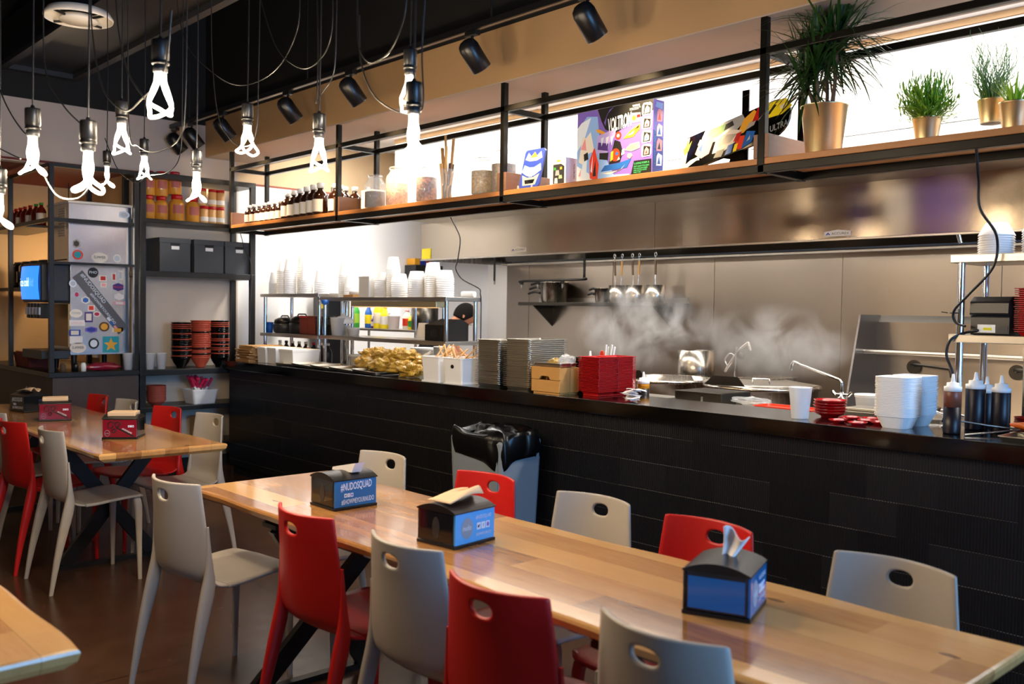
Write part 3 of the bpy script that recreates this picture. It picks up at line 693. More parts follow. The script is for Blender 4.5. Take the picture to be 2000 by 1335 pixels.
# kraft bags, white cartons, tablet stand
rn = random.Random(4)
for i in range(14):
    o = B().box(-0.13, 0.13, -0.155, 0.155, 0, 0.0095).build('paper_bag', 'kraft', None, (-7.70+rn.uniform(-0.03, 0.03)+0.005*abs(i-7), 4.02+rn.uniform(-0.02, 0.02), CT+i*0.0103), rn.uniform(-0.12, 0.12), bevel=0.002)
    o.rotation_euler[1] = 0
    tag(o, nth(i, 14)+' brown paper bag of the pile at the counter end', 'paper bag', 'brown paper bags')
def carton(x, y, w, d, h, label):
    T = thing('takeout_carton', label, 'carton', (x, y, CT), 0, 'white cartons on the counter')
    b = B(); b.taper(w*0.94, d*0.94, w, d, 0, h, True); b.build('carton_body', 'white_card', T, bevel=0.003)
    B().box(-w/2-0.002, w/2+0.002, -d/2-0.002, d/2+0.002, h-0.018, h+0.002).build('carton_lid', 'white_card', T, bevel=0.002)
carton(-7.435, 4.03, 0.15, 0.26, 0.135, 'white carton beside the pile of brown bags')
carton(-7.27, 4.04, 0.15, 0.26, 0.135, 'white carton between two others, second from the brown bags')
carton(-7.06, 4.06, 0.23, 0.26, 0.13, 'wide white carton, third from the brown bags')
# yellow noodle bags
spots = [(-6.12, 4.12, 0.02, 0.3, 0.072), (-6.0, 4.05, 0.02, -0.4, 0.075), (-5.88, 4.13, 0.022, 0.2, 0.075), (-5.76, 4.02, 0.018, 0.5, 0.075), (-5.62, 4.06, 0.018, 0.35, 0.075), (-5.50, 4.0, 0.014, 0.5, 0.07), (-5.36, 3.97, 0.002, 0.6, 0.065), (-6.05, 4.10, 0.095, 0.2, 0.062), (-5.90, 4.09, 0.10, -0.2, 0.062), (-5.70, 4.10, 0.095, 0.3, 0.066), (-5.52, 4.09, 0.09, 0.5, 0.066), (-5.36, 4.1, 0.07, 0.2, 0.06)]
nl = ['at the far left of the heap', 'low at the left front', 'low in the left middle', 'at the front middle', 'right of the front middle', 'at the front right', 'closest to the white bins', 'on top at the left', 'on top left of the middle', 'on top in the middle', 'on top at the right', 'on top beside the white bins']
for i, ((x, y, z, a, r), n) in enumerate(zip(spots, nl)):
    T = thing('noodle_bag', 'clear bag of yellow noodles '+n, 'noodle bag', (x, y, CT+z), a, 'bags of yellow noodles')
    nb = B()
    def lump(u, v, r=r, q=i*3.7):
        th, fi = pi*v, 2*pi*u; d = Vector((sin(th)*cos(fi), sin(th)*sin(fi), cos(th)))
        k = 1+0.55*noise.noise(d*1.7+Vector((q, 0, 0)))+0.30*noise.noise(d*4.3+Vector((0, q, 0)))+0.14*noise.noise(d*9+Vector((0, 0, q)))
        return (r*1.35*k*d.x, r*0.95*k*d.y, max(0.0, r*0.62+r*0.72*k*d.z))
    nb.sheet(lump, 44, 26); nb.build('noodles', 'noodle_yellow', T, weld=0.0003)
    def tw(u, v, r=r): return (r*1.5+0.06*v, 0.05*(u-0.5)*(0.4+1.8*v)+0.008*sin(9*u), r*0.75+0.035*v+0.014*sin(6*u+i))
    B().sheet(tw, 8, 4).build('bag_twist', 'clear_plastic', T, solid=0.0008)
# white bins of wooden sticks
def stick_bin(x, label, hole):
    T = thing('white_bin', label, 'bin', (x, 3.93, CT), 0, 'white bins of wooden cutlery')
    b = B(); rings(b, [rrect(0.175, 0.20, 0.012, 0.006), rrect(0.195, 0.225, 0.014, 0.165), rrect(0.205, 0.235, 0.016, 0.165), rrect(0.205, 0.235, 0.016, 0.170), rrect(0.187, 0.217, 0.012, 0.170), rrect(0.168, 0.193, 0.010, 0.02)])
    b.build('bin_body', 'white_plastic', T); rings(B(), [rrect(0.195, 0.22, 0.012, 0), rrect(0.195, 0.22, 0.012, 0.008)]).build('bin_foot', 'white_plastic', T)
    if hole: B().prism([(0.015*cos(t), 0.115+0.013*sin(t)) for t in [k*2*pi/16 for k in range(16)]], -0.112, -0.104, 'y').build('grip_hole', 'black_matte', T)
    rn = random.Random(int(x*100))
    for k in range(9 if hole else 12):
        a = rn.uniform(-1, 1); p0 = (rn.uniform(-0.06, 0.06), rn.uniform(-0.07, 0.07), 0.11+0.004*k)
        an = rn.uniform(0, pi); L = rn.uniform(0.07, 0.12); dz = rn.uniform(0.02, 0.09)
        p1 = (max(-0.14, min(0.14, p0[0]+cos(an)*L)), max(-0.1, min(0.1, p0[1]+sin(an)*L)), 0.16+dz)
        p0 = (p0[0]-cos(an)*0.05, p0[1]-sin(an)*0.05, p0[2])
        o = B().bar(p0, p1, 0.011, 0.007).build('wooden_stick', 'stick_wood', None, bevel=0.002); o.location = (x, 3.93, CT)
        tag(o, 'wooden stick tossed in the %s white bin' % ('right' if hole else 'left'), 'wooden stick', 'wooden sticks in the %s white bin' % ('right' if hole else 'left'))
stick_bin(-4.94, 'white plastic bin of wooden sticks beside the noodle bags', False)
stick_bin(-4.705, 'white plastic bin with a round finger hole, beside the sheet pans', True)
# slatted wooden caddy with a metal tray on it
T = thing('wooden_crate', 'light pine crate with a cut-out handle beside the red plates', 'crate', (-3.865, 3.925, CT))
b = B(); b.box(-0.115, 0.115, -0.09, -0.08, 0.012, 0.082)
b.build('lower_board', 'pine_box', T, bevel=0.002)
b = B(); cut = [(-0.115, 0.085), (-0.05, 0.085), (-0.035, 0.105), (0.025, 0.105), (0.04, 0.085), (0.115, 0.085), (0.115, 0.158), (-0.115, 0.158)]
b.prism(cut, -0.09, -0.08, 'y'); b.build('upper_board', 'pine_box', T, bevel=0.002)
for a, c in ((0.105, 0.115), (-0.115, -0.105)): B().box(a, c, -0.08, 0.075, 0.012, 0.155).build('side_board', 'pine_box', T)
B().box(-0.105, 0.105, -0.08, 0.075, 0.0, 0.012).box(-0.105, 0.105, 0.065, 0.075, 0.012, 0.155).build('back_board', 'pine_box', T)
o = tray_mesh(0.225, 0.15, 0.022, 0.008, 0.01).build('metal_dish', 'aluminium', None, (-3.865, 3.92, CT+0.159)); tag(o, 'shallow metal dish lying on the pine crate', 'dish')
o = B().blob((0, 0, 0.03), (0.05, 0.04, 0.032), 9, 0.3, 16, 9).build('snack_bag', 'clear_plastic', None, (-3.80, 3.94, CT+0.164)); tag(o, 'small crinkled clear bag on the metal dish', 'bag')
o = B().blob((0, 0, 0.02), (0.035, 0.03, 0.02), 12, 0.3, 12, 8).build('garlic_chips', 'noodle_yellow', None, (-3.885, 3.93, CT+0.163)); tag(o, 'small heap of golden crisps on the metal dish', 'food', None, 'stuff')
sq = tray_mesh(0.165, 0.165, 0.02, 0.022, 0.006, 0.002, 0.012)
stack('square_plate', sq, 'red_tray', -3.62, 4.02, CT+0.01, 26, 0.0078, '{} red square plate in the front red stack', 'plate', 'red plates in the front stack', 0.002, seed=5)
stack('square_plate', sq, 'red_tray', -3.62, 4.185, CT+0.01, 26, 0.0078, '{} red square plate in the stack behind the front one', 'plate', 'red plates in the rear stack', 0.002, seed=6)
T = thing('plate_rack', 'low dark rack under the red plate stacks', 'rack', (-3.62, 4.10, CT)); B().box(-0.06, 0.06, -0.14, 0.14, 0, 0.009).build('rack_base', 'red_tray', T, bevel=0.002)
blk = tray_mesh(0.155, 0.155, 0.05, 0.03, 0.03, 0.003, 0.003)
stack('square_bowl', blk, 'black_gloss', -3.81, 4.115, CT, 16, 0.0105, '{} black square bowl in the stack between crate and red plates', 'bowl', 'black square bowls', 0.003, seed=8)
# paper slips
rn = random.Random(11)
for i in range(14):
    def fn(u, v, i=i): return (0.075*(u-0.5), 0.055*(v-0.5), 0.004*sin(5*u+i)+0.004*sin(4*v+2*i))
    o = B().sheet(fn, 6, 5).build('paper_slip', 'paper_white', None, (-3.265+rn.uniform(-0.03, 0.03), 3.90+rn.uniform(-0.02, 0.035), CT+0.008+0.0045*i), rn.uniform(0, 3), solid=0.0006)
    tag(o, nth(i, 14)+' slip in the loose pile of white papers', 'paper', 'white paper slips')
# cup of water, red bowls, sauce dishes
T = thing('plastic_cup', 'translucent plastic cup of water on the counter edge', 'cup', (-2.275, 3.93, CT))
B().lathe([(0.038, 0), (0.0385, 0.004), (0.052, 0.142), (0.054, 0.143), (0.054, 0.146), (0.0505, 0.146), (0.0375, 0.006), (0.001, 0.005)], 36).build('cup_wall', 'frosted', T)
B().lathe([(0.0365, 0.0062), (0.0457, 0.095), (0.001, 0.0955)], 32).build('water', 'clear_plastic', T)
pl = bowl_mesh(0.04, 0.078, 0.028, 0.003, 36, 0.004)
stack('round_bowl', pl, 'red_gloss', -2.225, 4.115, CT, 5, 0.0135, '{} shallow red round bowl behind the water cup', 'bowl', 'shallow red bowls', 0.002, seed=3)
ds = bowl_mesh(0.026, 0.043, 0.013, 0.003, 24, 0.003)
dl = ['left front', 'middle front', 'right front', 'left back', 'middle back', 'right back', 'centre', 'far right']
for i, (x, y, z) in enumerate([(-2.09, 3.94, 0), (-1.985, 3.915, 0), (-1.935, 4.02, 0), (-2.10, 4.05, 0), (-2.01, 4.03, 0), (-2.03, 4.13, 0), (-2.05, 3.985, 0.0135), (-1.97, 4.10, 0.0)]):
    o = ds.build('sauce_dish', 'red_gloss', None, (x, y, CT+z)); tag(o, 'small red sauce dish, %s of the group by the white containers' % dl[i], 'sauce dish', 'small red sauce dishes')
# hinged foam containers, opened flat and stacked
fb = B()
for cy in (-0.082, 0.082):
    rings(fb, [rrect(0.105, 0.105, 0.03, 0, 5, (0, cy)), rrect(0.148, 0.150, 0.035, 0.052, 5, (0, cy)), rrect(0.158, 0.160, 0.037, 0.052, 5, (0, cy)), rrect(0.158, 0.160, 0.037, 0.056, 5, (0, cy)), rrect(0.140, 0.142, 0.033, 0.056, 5, (0, cy)), rrect(0.10, 0.10, 0.028, 0.006, 5, (0, cy))])
stack('foam_container', fb, 'foam_white', -1.828, 4.045, CT, 24, 0.0072, '{} open white foam container of the stack on the black counter', 'foam container', 'foam containers on the counter', 0.0018, seed=12)
# squeeze bottles
def squeeze(label, x, y, z, r, h, body, low=None, level=0.65, group=None):
    T = thing('squeeze_bottle', label, 'squeeze bottle', (x, y, z), 0, group)
    if low:
        B().lathe([(r*0.96, 0), (r, 0.006), (r, h*level)], 28).build('sauce', low, T)
        B().lathe([(r, h*level), (r, h*0.97), (r*0.9, h)], 28).build('bottle_wall', body, T)
    else: B().lathe([(r*0.96, 0), (r, 0.006), (r, h*0.97), (r*0.9, h)], 28).build('bottle_wall', body, T)
    B().lathe([(r*1.02, h*0.985), (r*1.02, h+0.016), (r*0.72, h+0.018), (r*0.70, h+0.032), (r*0.30, h+0.034), (r*0.24, h+0.040), (r*0.14, h+0.068), (r*0.08, h+0.068)], 24).build('nozzle_cap', 'white_plastic', T)
    return T
SG = 'squeeze bottles of dark sauce'
squeeze('squeeze bottle half full of brown sauce at the counter edge', -1.595, 3.955, CT, 0.034, 0.178, 'sauce_brown', 'soy_bottle', 0.62, SG)
squeeze('squeeze bottle full of black sauce, right of the half-full one', -1.592, 4.185, CT, 0.040, 0.178, 'soy_bottle', None, 1, SG)
squeeze('squeeze bottle of black sauce beside the steel equipment box, at the right edge', -1.49, 4.19, CT, 0.037, 0.170, 'soy_bottle', None, 1, SG)
squeeze('squeeze bottle of black sauce mostly hidden behind its twin', -1.615, 4.37, 0.971, 0.036, 0.20, 'soy_bottle', None, 1, SG)
squeeze('squeeze bottle with yellow oil over black sauce, behind the paper slips', -3.56, 4.36, 0.971, 0.036, 0.11, 'oil_yellow', 'soy', 0.72)
squeeze('small pale squeeze bottle right behind the red plate stacks', -3.67, 4.36, 0.971, 0.034, 0.10, 'off_white')
squeeze('white-capped squeeze bottle peeking over the black bowls', -4.03, 4.40, 0.971, 0.034, 0.215, 'off_white')
# chopsticks jar and red spoon behind the plates
T = thing('utensil_cup', 'steel cup of white chopsticks and a red spoon behind the red plates', 'utensil cup', (-3.93, 4.42, 0.971))
B().lathe([(0.04, 0), (0.045, 0.19), (0.043, 0.19), (0.038, 0.004), (0.001, 0.004)], 24).build('cup', 'steel', T)
for i, (a, b_) in enumerate([(0.02, 0.01), (0.03, -0.01), (0.045, 0.012), (0.065, 0.0), (0.075, 0.01)]):
    o = B().rod((a*0.4-0.01, b_, 0.02), (a, b_*1.5, 0.315+0.012*(i % 2)), 0.0045, 0.006, 8).build('chopstick', 'white_plastic', None, (-3.93, 4.42, 0.971)); tag(o, 'white chopstick standing in the steel cup behind the plates', 'chopstick', 'white chopsticks')
o = B().rod((-0.015, 0, 0.02), (-0.005, 0, 0.21), 0.005).blob((-0.012, 0, 0.255), (0.022, 0.007, 0.035), 2, 0.0).build('spoon', 'orange_plastic', None, (-3.935, 4.42, 0.971)); tag(o, 'orange red spoon standing beside the white chopsticks', 'spoon')
# tongs, food tray and small red plates at the right edge
T = thing('tongs', 'metal tongs lying on the counter by the sauce bottles', 'tongs', (-1.50, 3.98, CT))
B().tube([(-0.03, -0.06, 0.004), (0.04, 0.06, 0.012), (0.10, 0.17, 0.02)], 0.0045, 6).build('arm', 'aluminium', T); B().tube([(-0.10, 0.03, 0.05), (0.0, 0.09, 0.035), (0.10, 0.17, 0.022)], 0.0035, 6).build('arm', 'aluminium', T)
o = tray_mesh(0.26, 0.2, 0.02, 0.012, 0.015).build('food_tray', 'aluminium', None, (-1.26, 3.97, CT)); tag(o, 'metal tray cut off at the right edge of the counter', 'tray')
o = B().blob((0, 0, 0), (0.09, 0.06, 0.022), 5, 0.25, 18, 9).build('food', 'sauce_orange', None, (-1.30, 4.10, CT+0.045)); tag(o, 'orange saucy food beside the tongs', 'food', None, 'stuff')
o = B().lathe([(0.05, 0), (0.09, 0.018), (0.087, 0.019), (0.05, 0.004), (0.001, 0.004)], 28).build('food_plate', 'black_gloss', None, (-1.30, 4.10, CT+0.003)); tag(o, 'dark plate under the orange food', 'plate')
stack('round_plate', bowl_mesh(0.045, 0.07, 0.014, 0.003, 28, 0.003), 'red_tray', -1.41, 4.32, 0.971, 14, 0.0072, '{} small red plate by the steel equipment box', 'plate', 'small red plates at the right', 0.001, seed=9)

# ================================================================== HANGING SHELF OVER THE COUNTER
T = thing('hanging_shelf', 'long black steel frame shelf with oak boards over the counter', 'shelf')
PX = [-7.91, -6.14, -4.273, -2.457, -0.62]; FY, BY = 3.855, 4.20
for x in PX:
    B().box(x-0.017, x+0.017, FY-0.017, FY+0.017, 2.16, 2.889).build('front_post', 'black_steel', T, bevel=0.002)
    B().box(x-0.017, x+0.017, BY-0.017, BY+0.017, 2.16, 2.889).build('rear_post', 'black_steel', T, bevel=0.002)
    B().box(x-0.017, x+0.017, FY+0.017, BY-0.017, 2.713, 2.747).build('upper_crossbar', 'black_steel', T, bevel=0.002)
    B().box(x-0.017, x+0.017, FY+0.017, BY-0.017, 2.166, 2.20).build('lower_crossbar', 'black_steel', T, bevel=0.002)
X0, X1 = PX[0]-0.017, PX[-1]+0.017
for nm, y, z0, z1 in (('upper_front_rail', FY, 2.713, 2.747), ('upper_rear_rail', BY, 2.713, 2.747), ('lower_front_rail', FY, 2.164, 2.203), ('lower_rear_rail', BY, 2.164, 2.203)):
    B().box(X0, X1, y-0.017, y+0.017, z0, z1).build(nm, 'black_steel', T, bevel=0.003)
for a, b in zip(PX, PX[1:]):
    a += 0.019; b -= 0.019
    B().box(a, b, FY-0.018, BY+0.016, 2.2035, 2.233).build('shelf_board', 'shelf_wood', T, bevel=0.003)
    for x0, x1 in ((a, a+0.022), (b-0.022, b)): B().box(x0, x1, FY-0.018, BY+0.016, 2.2335, 2.345).build('side_board', 'shelf_side', T, bevel=0.002)
SZ = 2.2335
# dark bottles
def amber(label, x, y, s=1.0):
    T = thing('amber_bottle', label, 'bottle', (x, y, SZ), 0, 'dark glass bottles with white labels')
    r, h = 0.044*s, 0.135*s
    B().lathe([(r*0.95, 0), (r, 0.006), (r, h*0.78), (r*0.9, h*0.88), (r*0.42, h*1.02), (r*0.36, h*1.06), (r*0.36, h*1.18)], 24).build('glass_body', 'amber_glass', T)
    B().lathe([(r*0.46, h*1.13), (r*0.46, h*1.32), (r*0.40, h*1.34), (0.001, h*1.34)], 20).build('cap', 'white_plastic', T)
    b = B(); n = 10
    v = [(1.015*r*cos(a), 1.015*r*sin(a), z) for z in (h*0.16, h*0.66) for a in [-pi*0.5-0.95+1.9*k/n+0.35 for k in range(n+1)]]
    b.raw(v, [(k, k+1, n+2+k, n+1+k) for k in range(n)], True); b.build('label', 'label_white', T)
    return T
bx = [-7.72+0.092*i for i in range(7)]+[-7.06+0.104*i for i in range(6)]
ord_b = ['first', 'second', 'third', 'fourth', 'fifth', 'sixth', 'seventh', 'eighth', 'ninth', 'tenth', 'eleventh', 'twelfth', 'thirteenth']
first = None
for i, x in enumerate(bx):
    s = 0.95 if i < 7 else 1.28+0.035*(i-7)
    lab = '%s dark labelled bottle from the left in the front row on the shelf' % ord_b[i]
    if first is None: first = amber(lab, x, 3.93, 1.0); first.scale = (s,)*3
    else: dup(first, (x, 3.93 if i < 7 else 3.94, SZ), 0, lab, None, (s,)*3)
for i, (x, y, s, n) in enumerate([(-6.36, 3.97, 1.35, 'big dark bottle standing alone right of the front row'), (-6.255, 3.94, 1.22, 'dark bottle just left of the shelf post beside the white box'), (-6.40, 4.08, 1.3, 'dark bottle in the back row behind the lone one'), (-6.56, 4.08, 1.35, 'dark bottle in the back row behind the biggest of the front row'), (-6.26, 4.08, 1.22, 'dark bottle in the back row nearest the post'), (-6.06, 4.06, 1.1, 'dark bottle half hidden by the shelf post, beside the white box')]):
    dup(first, (x, y, SZ), 0, n, None, (s,)*3)
T = thing('white_box', 'small white box between the dark bottles and the spice jars', 'box', (-5.93, 4.03, SZ))
B().box(-0.075, 0.075, -0.06, 0.06, 0, 0.16).build('box_body', 'white_card', T, bevel=0.002); text('print', 'tea', 0.05, 0.02, 'pink', T, (-0.02, -0.0605, 0.10))
# spice jars
def jar(label, x, y, r, h, fill, spice, bail=True):
    T = thing('spice_jar', label, 'jar', (x, y, SZ), 0, 'glass spice jars')
    B().lathe([(r*0.92, 0), (r, 0.008), (r, h*0.70), (r*0.94, h*0.77), (r*0.66, h*0.87), (r*0.64, h*0.93), (r*0.70, h*0.94), (r*0.70, h*0.96), (r*0.62, h*0.96), (r*0.60, h*0.88), (r*0.93, h*0.75), (r*0.965, h*0.69), (r*0.965, 0.012), (0.001, 0.011)], 30).build('jar_glass', 'glass', T)
    B().lathe([(r*0.955, 0.013), (r*0.955, h*fill), (0.001, h*fill+0.004)], 28).build('spice', spice, T)
    B().lathe([(r*0.70, h*0.962), (r*0.72, h*0.975), (r*0.66, h*1.0), (0.001, h*1.0)], 26).build('lid', 'glass', T)
    if bail: B().tube([(r*0.71*cos(a), r*0.71*sin(a), h*0.95) for a in [k*2*pi/24 for k in range(24)]], 0.002, 5, True).build('wire_bail', 'chrome', T)
jar('spice jar of dark peppercorns, leftmost of the jars', -5.77, 3.935, 0.078, 0.25, 0.50, 'spice_dark')
jar('spice jar of pinkish brown granules, second from the left', -5.53, 3.96, 0.082, 0.285, 0.58, 'spice_pink')
jar('spice jar of reddish pods, in front of the cinnamon sticks', -5.15, 3.935, 0.074, 0.25, 0.68, 'spice_red')
jar('spice jar of golden seeds, left of the dark brown one', -4.56, 3.94, 0.080, 0.25, 0.62, 'spice_gold')
jar('tall spice jar of dark brown powder beside the shelf post', -4.41, 3.98, 0.080, 0.285, 0.66, 'spice_brown')
T = thing('cinnamon_vase', 'glass vase of long cinnamon sticks', 'vase', (-4.96, 3.96, SZ))
B().lathe([(0.055, 0), (0.062, 0.02), (0.058, 0.17), (0.066, 0.21), (0.063, 0.21), (0.055, 0.17), (0.058, 0.02), (0.001, 0.008)], 28).build('vase_glass', 'glass', T)
rn = random.Random(2)
for k in range(11):
    a = rn.uniform(0, 6.28); q = rn.uniform(0.01, 0.035); t = rn.uniform(0, 6.28); L = rn.choice([0.20, 0.25, 0.36, 0.42, 0.45])
    o = B().tube([(q*cos(a), q*sin(a), 0.012), (0.03*cos(t), 0.03*sin(t), L*0.55), (0.048*cos(t), 0.04*sin(t), L)], rn.uniform(0.008, 0.012), 7).build('cinnamon_stick', ['bark', 'pine', 'cardboard'][k % 3], None, (-4.96, 3.96, SZ))
    tag(o, 'cinnamon stick standing in the glass vase', 'cinnamon stick', 'cinnamon sticks in the vase')
# ---- decorations: plaque, boxes, board (abstract stand-ins for the pictured artwork)
class Print:
    """flat printed artwork on one face: many coloured patches, one mesh"""
    def __init__(s, lo, out, axis='y', rot=None):
        s.b = B(); s.mats = []; s.lo = lo; s.out = out; s.axis = axis
        if rot: s.b.x = rot
    def add(s, poly, m_, k=0):
        if m_ not in s.mats: s.mats.append(m_)
        s.b.m = s.mats.index(m_); e = s.lo+s.out*0.0005*(k+1)
        s.b.prism(poly, *sorted((s.lo, e)), axis=s.axis); return s
    def rect(s, a, c, w_, h_, m_, k=0, t=1.0): return s.add([(a-w_/2, c-h_/2), (a+w_/2, c-h_/2), (a+w_/2*t, c+h_/2), (a-w_/2*t, c+h_/2)], m_, k)
    def disc(s, a, c, r, m_, k=0, q=1.0, n=18): return s.add([(a+r*cos(i*2*pi/n), c+r*q*sin(i*2*pi/n)) for i in range(n)], m_, k)
    def build(s, name, parent): return s.b.build(name, s.mats, parent)
mat('green_neon', '#4fe08a', 0.5); mat('green_pale', '#9ccf8a', 0.4); mat('sky_print', '#8fb6ee', 0.4); mat('lilac', '#b9a6e6', 0.4)
T = thing('wall_plaque', 'blue and silver rounded plaque leaning on a clear stand', 'plaque', (-4.13, 3.93, SZ), 0.0)
RX = Matrix.Rotation(radians(-14), 4, 'X'); b = B(); b.x = RX
b.prism([(x, z) for x, z, _ in rrect(0.175, 0.245, 0.022, 0, 4, (0, 0.14))], -0.006, 0.006, 'y'); pb = b.build('plaque_board', 'deep_blue', T)
p = Print(-0.006, -1, 'y', RX)
p.add([(-0.075, 0.20), (-0.055, 0.245), (-0.02, 0.215), (0.02, 0.215), (0.055, 0.245), (0.075, 0.20), (0.03, 0.185), (-0.03, 0.185)], 'silver').add([(-0.03, 0.21), (0.03, 0.21), (0.0, 0.245)], 'gold', 1).add([(-0.085, 0.12), (-0.03, 0.09), (0.03, 0.09), (0.085, 0.12), (0.07, 0.165), (0.02, 0.145), (-0.02, 0.145), (-0.07, 0.165)], 'sky_print', 1).add([(-0.06, 0.125), (-0.02, 0.11), (-0.03, 0.13)], 'print_white', 2).add([(0.06, 0.125), (0.02, 0.11), (0.03, 0.13)], 'print_white', 2).add([(-0.055, 0.03), (0.055, 0.03), (0.075, 0.10), (0.025, 0.08), (-0.025, 0.08), (-0.075, 0.10)], 'silver', 2).add([(-0.035, 0.04), (0.035, 0.04), (0.045, 0.065), (-0.045, 0.065)], 'panel_dark', 3).rect(0, 0.10, 0.03, 0.03, 'print_white', 3, 0.6)
p.build('artwork', pb)
B().bar((-0.06, -0.03, 0.004), (-0.06, 0.06, 0.004), 0.008).bar((-0.06, -0.03, 0.0), (-0.06, -0.03, 0.03), 0.008).box(-0.06, 0.06, 0.05, 0.058, 0, 0.008).bar((0.06, -0.03, 0.004), (0.06, 0.06, 0.004), 0.008).bar((0.06, -0.03, 0.0), (0.06, -0.03, 0.03), 0.008).build('stand', 'clear_plastic', T)
T = thing('toy_box', 'small white window box beside the tall printed boxes', 'toy box', (-3.845, 3.95, SZ), 0)
bb = B().box(-0.058, 0.058, -0.05, 0.05, 0, 0.16).build('box_body', 'white_card', T, bevel=0.002)
p = Print(-0.0503, -1); p.add([(-0.045, 0.012), (0.045, 0.012), (0.045, 0.11), (0.02, 0.125), (-0.045, 0.125)], 'charcoal_plastic')
for a, c, w_, h_, m_ in ((-0.02, 0.03, 0.028, 0.03, 'off_white'), (0.015, 0.05, 0.03, 0.02, 'green_pale'), (-0.01, 0.075, 0.035, 0.03, 'silver'), (0.02, 0.1, 0.02, 0.015, 'gold'), (-0.03, 0.10, 0.02, 0.015, 'green')): p.rect(a, c, w_, h_, m_, 1, 0.7)
p.rect(0, 0.143, 0.03, 0.01, 'gold', 0); p.build('box_window', bb)
text('print', 'VOLTRON', 0.085, 0.014, 'print_black', bb, (0.0585, 0.012, 0.128), (0, 0, -1), (0, 1, 0))
T = thing('toy_box', 'tall white box with black and yellow header behind the big purple box', 'toy box', (-3.70, 4.12, SZ), 0)
bb = B().box(-0.10, 0.10, -0.05, 0.05, 0, 0.36).build('box_body', 'white_card', T, bevel=0.002)
p = Print(-0.0503, -1); p.rect(0, 0.34, 0.2, 0.038, 'print_black').rect(0, 0.329, 0.2, 0.008, 'yellow', 1).rect(0, 0.343, 0.05, 0.018, 'gold', 1).rect(0, 0.163, 0.18, 0.285, 'grey_plastic')
for a, c, w_, h_, m_ in ((-0.01, 0.06, 0.06, 0.05, 'off_white'), (-0.03, 0.13, 0.05, 0.05, 'yellow'), (0.03, 0.13, 0.05, 0.05, 'gold'), (0.0, 0.19, 0.08, 0.05, 'red_plastic'), (0.0, 0.235, 0.06, 0.03, 'off_white'), (0.0, 0.265, 0.035, 0.03, 'silver')): p.rect(a, c, w_, h_, m_, 1, 0.85)
p.build('header_and_window', bb)
# big printed box
T = thing('toy_box', 'big purple and blue printed toy box, largest on the shelf', 'toy box', (-3.44, 3.96, SZ), 0)
bb = B().box(-0.275, 0.275, -0.045, 0.045, 0, 0.40).build('box_body', 'purple', T, bevel=0.002)
Yp = -0.0453; p = Print(Yp, -1); pp = p.add
pp([(-0.274, 0.002), (0.02, 0.002), (-0.04, 0.10), (-0.10, 0.22), (-0.12, 0.36), (-0.20, 0.37), (-0.274, 0.30)], 'sky_print')
pp([(-0.274, 0.18), (-0.22, 0.24), (-0.17, 0.36), (-0.24, 0.34), (-0.274, 0.31)], 'print_white', 1)
pp([(-0.274, 0.002), (-0.15, 0.002), (-0.18, 0.05), (-0.274, 0.10)], 'print_white', 1)
pp([(-0.06, 0.28), (0.02, 0.25), (0.10, 0.29), (0.275, 0.34), (0.275, 0.399), (-0.12, 0.399), (-0.09, 0.33)], 'print_black', 1)
pp([(-0.07, 0.32), (-0.03, 0.385), (0.0, 0.397), (-0.05, 0.36), (-0.06, 0.30)], 'purple', 2)
pp([(-0.26, 0.12), (-0.22, 0.10), (-0.19, 0.16), (-0.14, 0.17), (-0.17, 0.28), (-0.205, 0.25), (-0.23, 0.26)], 'off_white', 2)
pp([(-0.245, 0.19), (-0.20, 0.18), (-0.21, 0.25)], 'pink', 3); pp([(-0.215, 0.12), (-0.185, 0.13), (-0.19, 0.17), (-0.22, 0.16)], 'print_black', 3)
pp([(-0.24, 0.03), (-0.20, 0.03), (-0.195, 0.13), (-0.225, 0.13)], 'print_white', 3); pp([(-0.26, 0.04), (-0.245, 0.04), (-0.24, 0.08)], 'pink', 3)
pp([(-0.17, 0.02), (-0.115, 0.004), (-0.105, 0.09), (-0.14, 0.19), (-0.175, 0.12)], 'orange_plastic', 3); pp([(-0.15, 0.03), (-0.125, 0.03), (-0.13, 0.12)], 'print_black', 4); pp([(-0.165, 0.06), (-0.155, 0.05), (-0.15, 0.15)], 'print_white', 4)
pp([(-0.13, 0.29), (-0.10, 0.285), (-0.06, 0.265), (-0.075, 0.255), (-0.12, 0.272)], 'gold', 3)
pp([(-0.125, 0.155), (-0.05, 0.13), (-0.03, 0.20), (0.01, 0.235), (0.02, 0.275), (-0.08, 0.26), (-0.12, 0.25)], 'lilac', 2)
for k in range(3): pp([(-0.09+0.035*k, 0.235), (-0.068+0.035*k, 0.24), (-0.085+0.036*k, 0.19)], 'print_white', 4)
pp([(-0.115, 0.175), (-0.04, 0.16), (-0.035, 0.20), (-0.11, 0.215)], 'violet', 3); pp([(-0.10, 0.12), (-0.04, 0.11), (-0.035, 0.15), (-0.10, 0.155)], 'print_black', 3)
p.disc(0.035, 0.235, 0.022, 'orange_plastic', 2).disc(0.035, 0.235, 0.010, 'off_white', 3); pp([(0.07, 0.212), (0.14, 0.215), (0.185, 0.25), (0.19, 0.28), (0.12, 0.252)], 'gold', 2); pp([(0.10, 0.225), (0.14, 0.23), (0.15, 0.25)], 'off_white', 3); pp([(0.15, 0.25), (0.18, 0.262), (0.18, 0.275)], 'print_black', 3)
pp([(0.08, 0.15), (0.13, 0.138), (0.19, 0.15), (0.185, 0.185), (0.12, 0.18)], 'silver', 2); pp([(0.10, 0.152), (0.17, 0.156), (0.16, 0.172), (0.11, 0.168)], 'green_pale', 3)
pp([(-0.03, 0.085), (0.05, 0.09), (0.07, 0.14), (0.05, 0.20), (0.01, 0.215), (-0.01, 0.15)], 'print_black', 3)
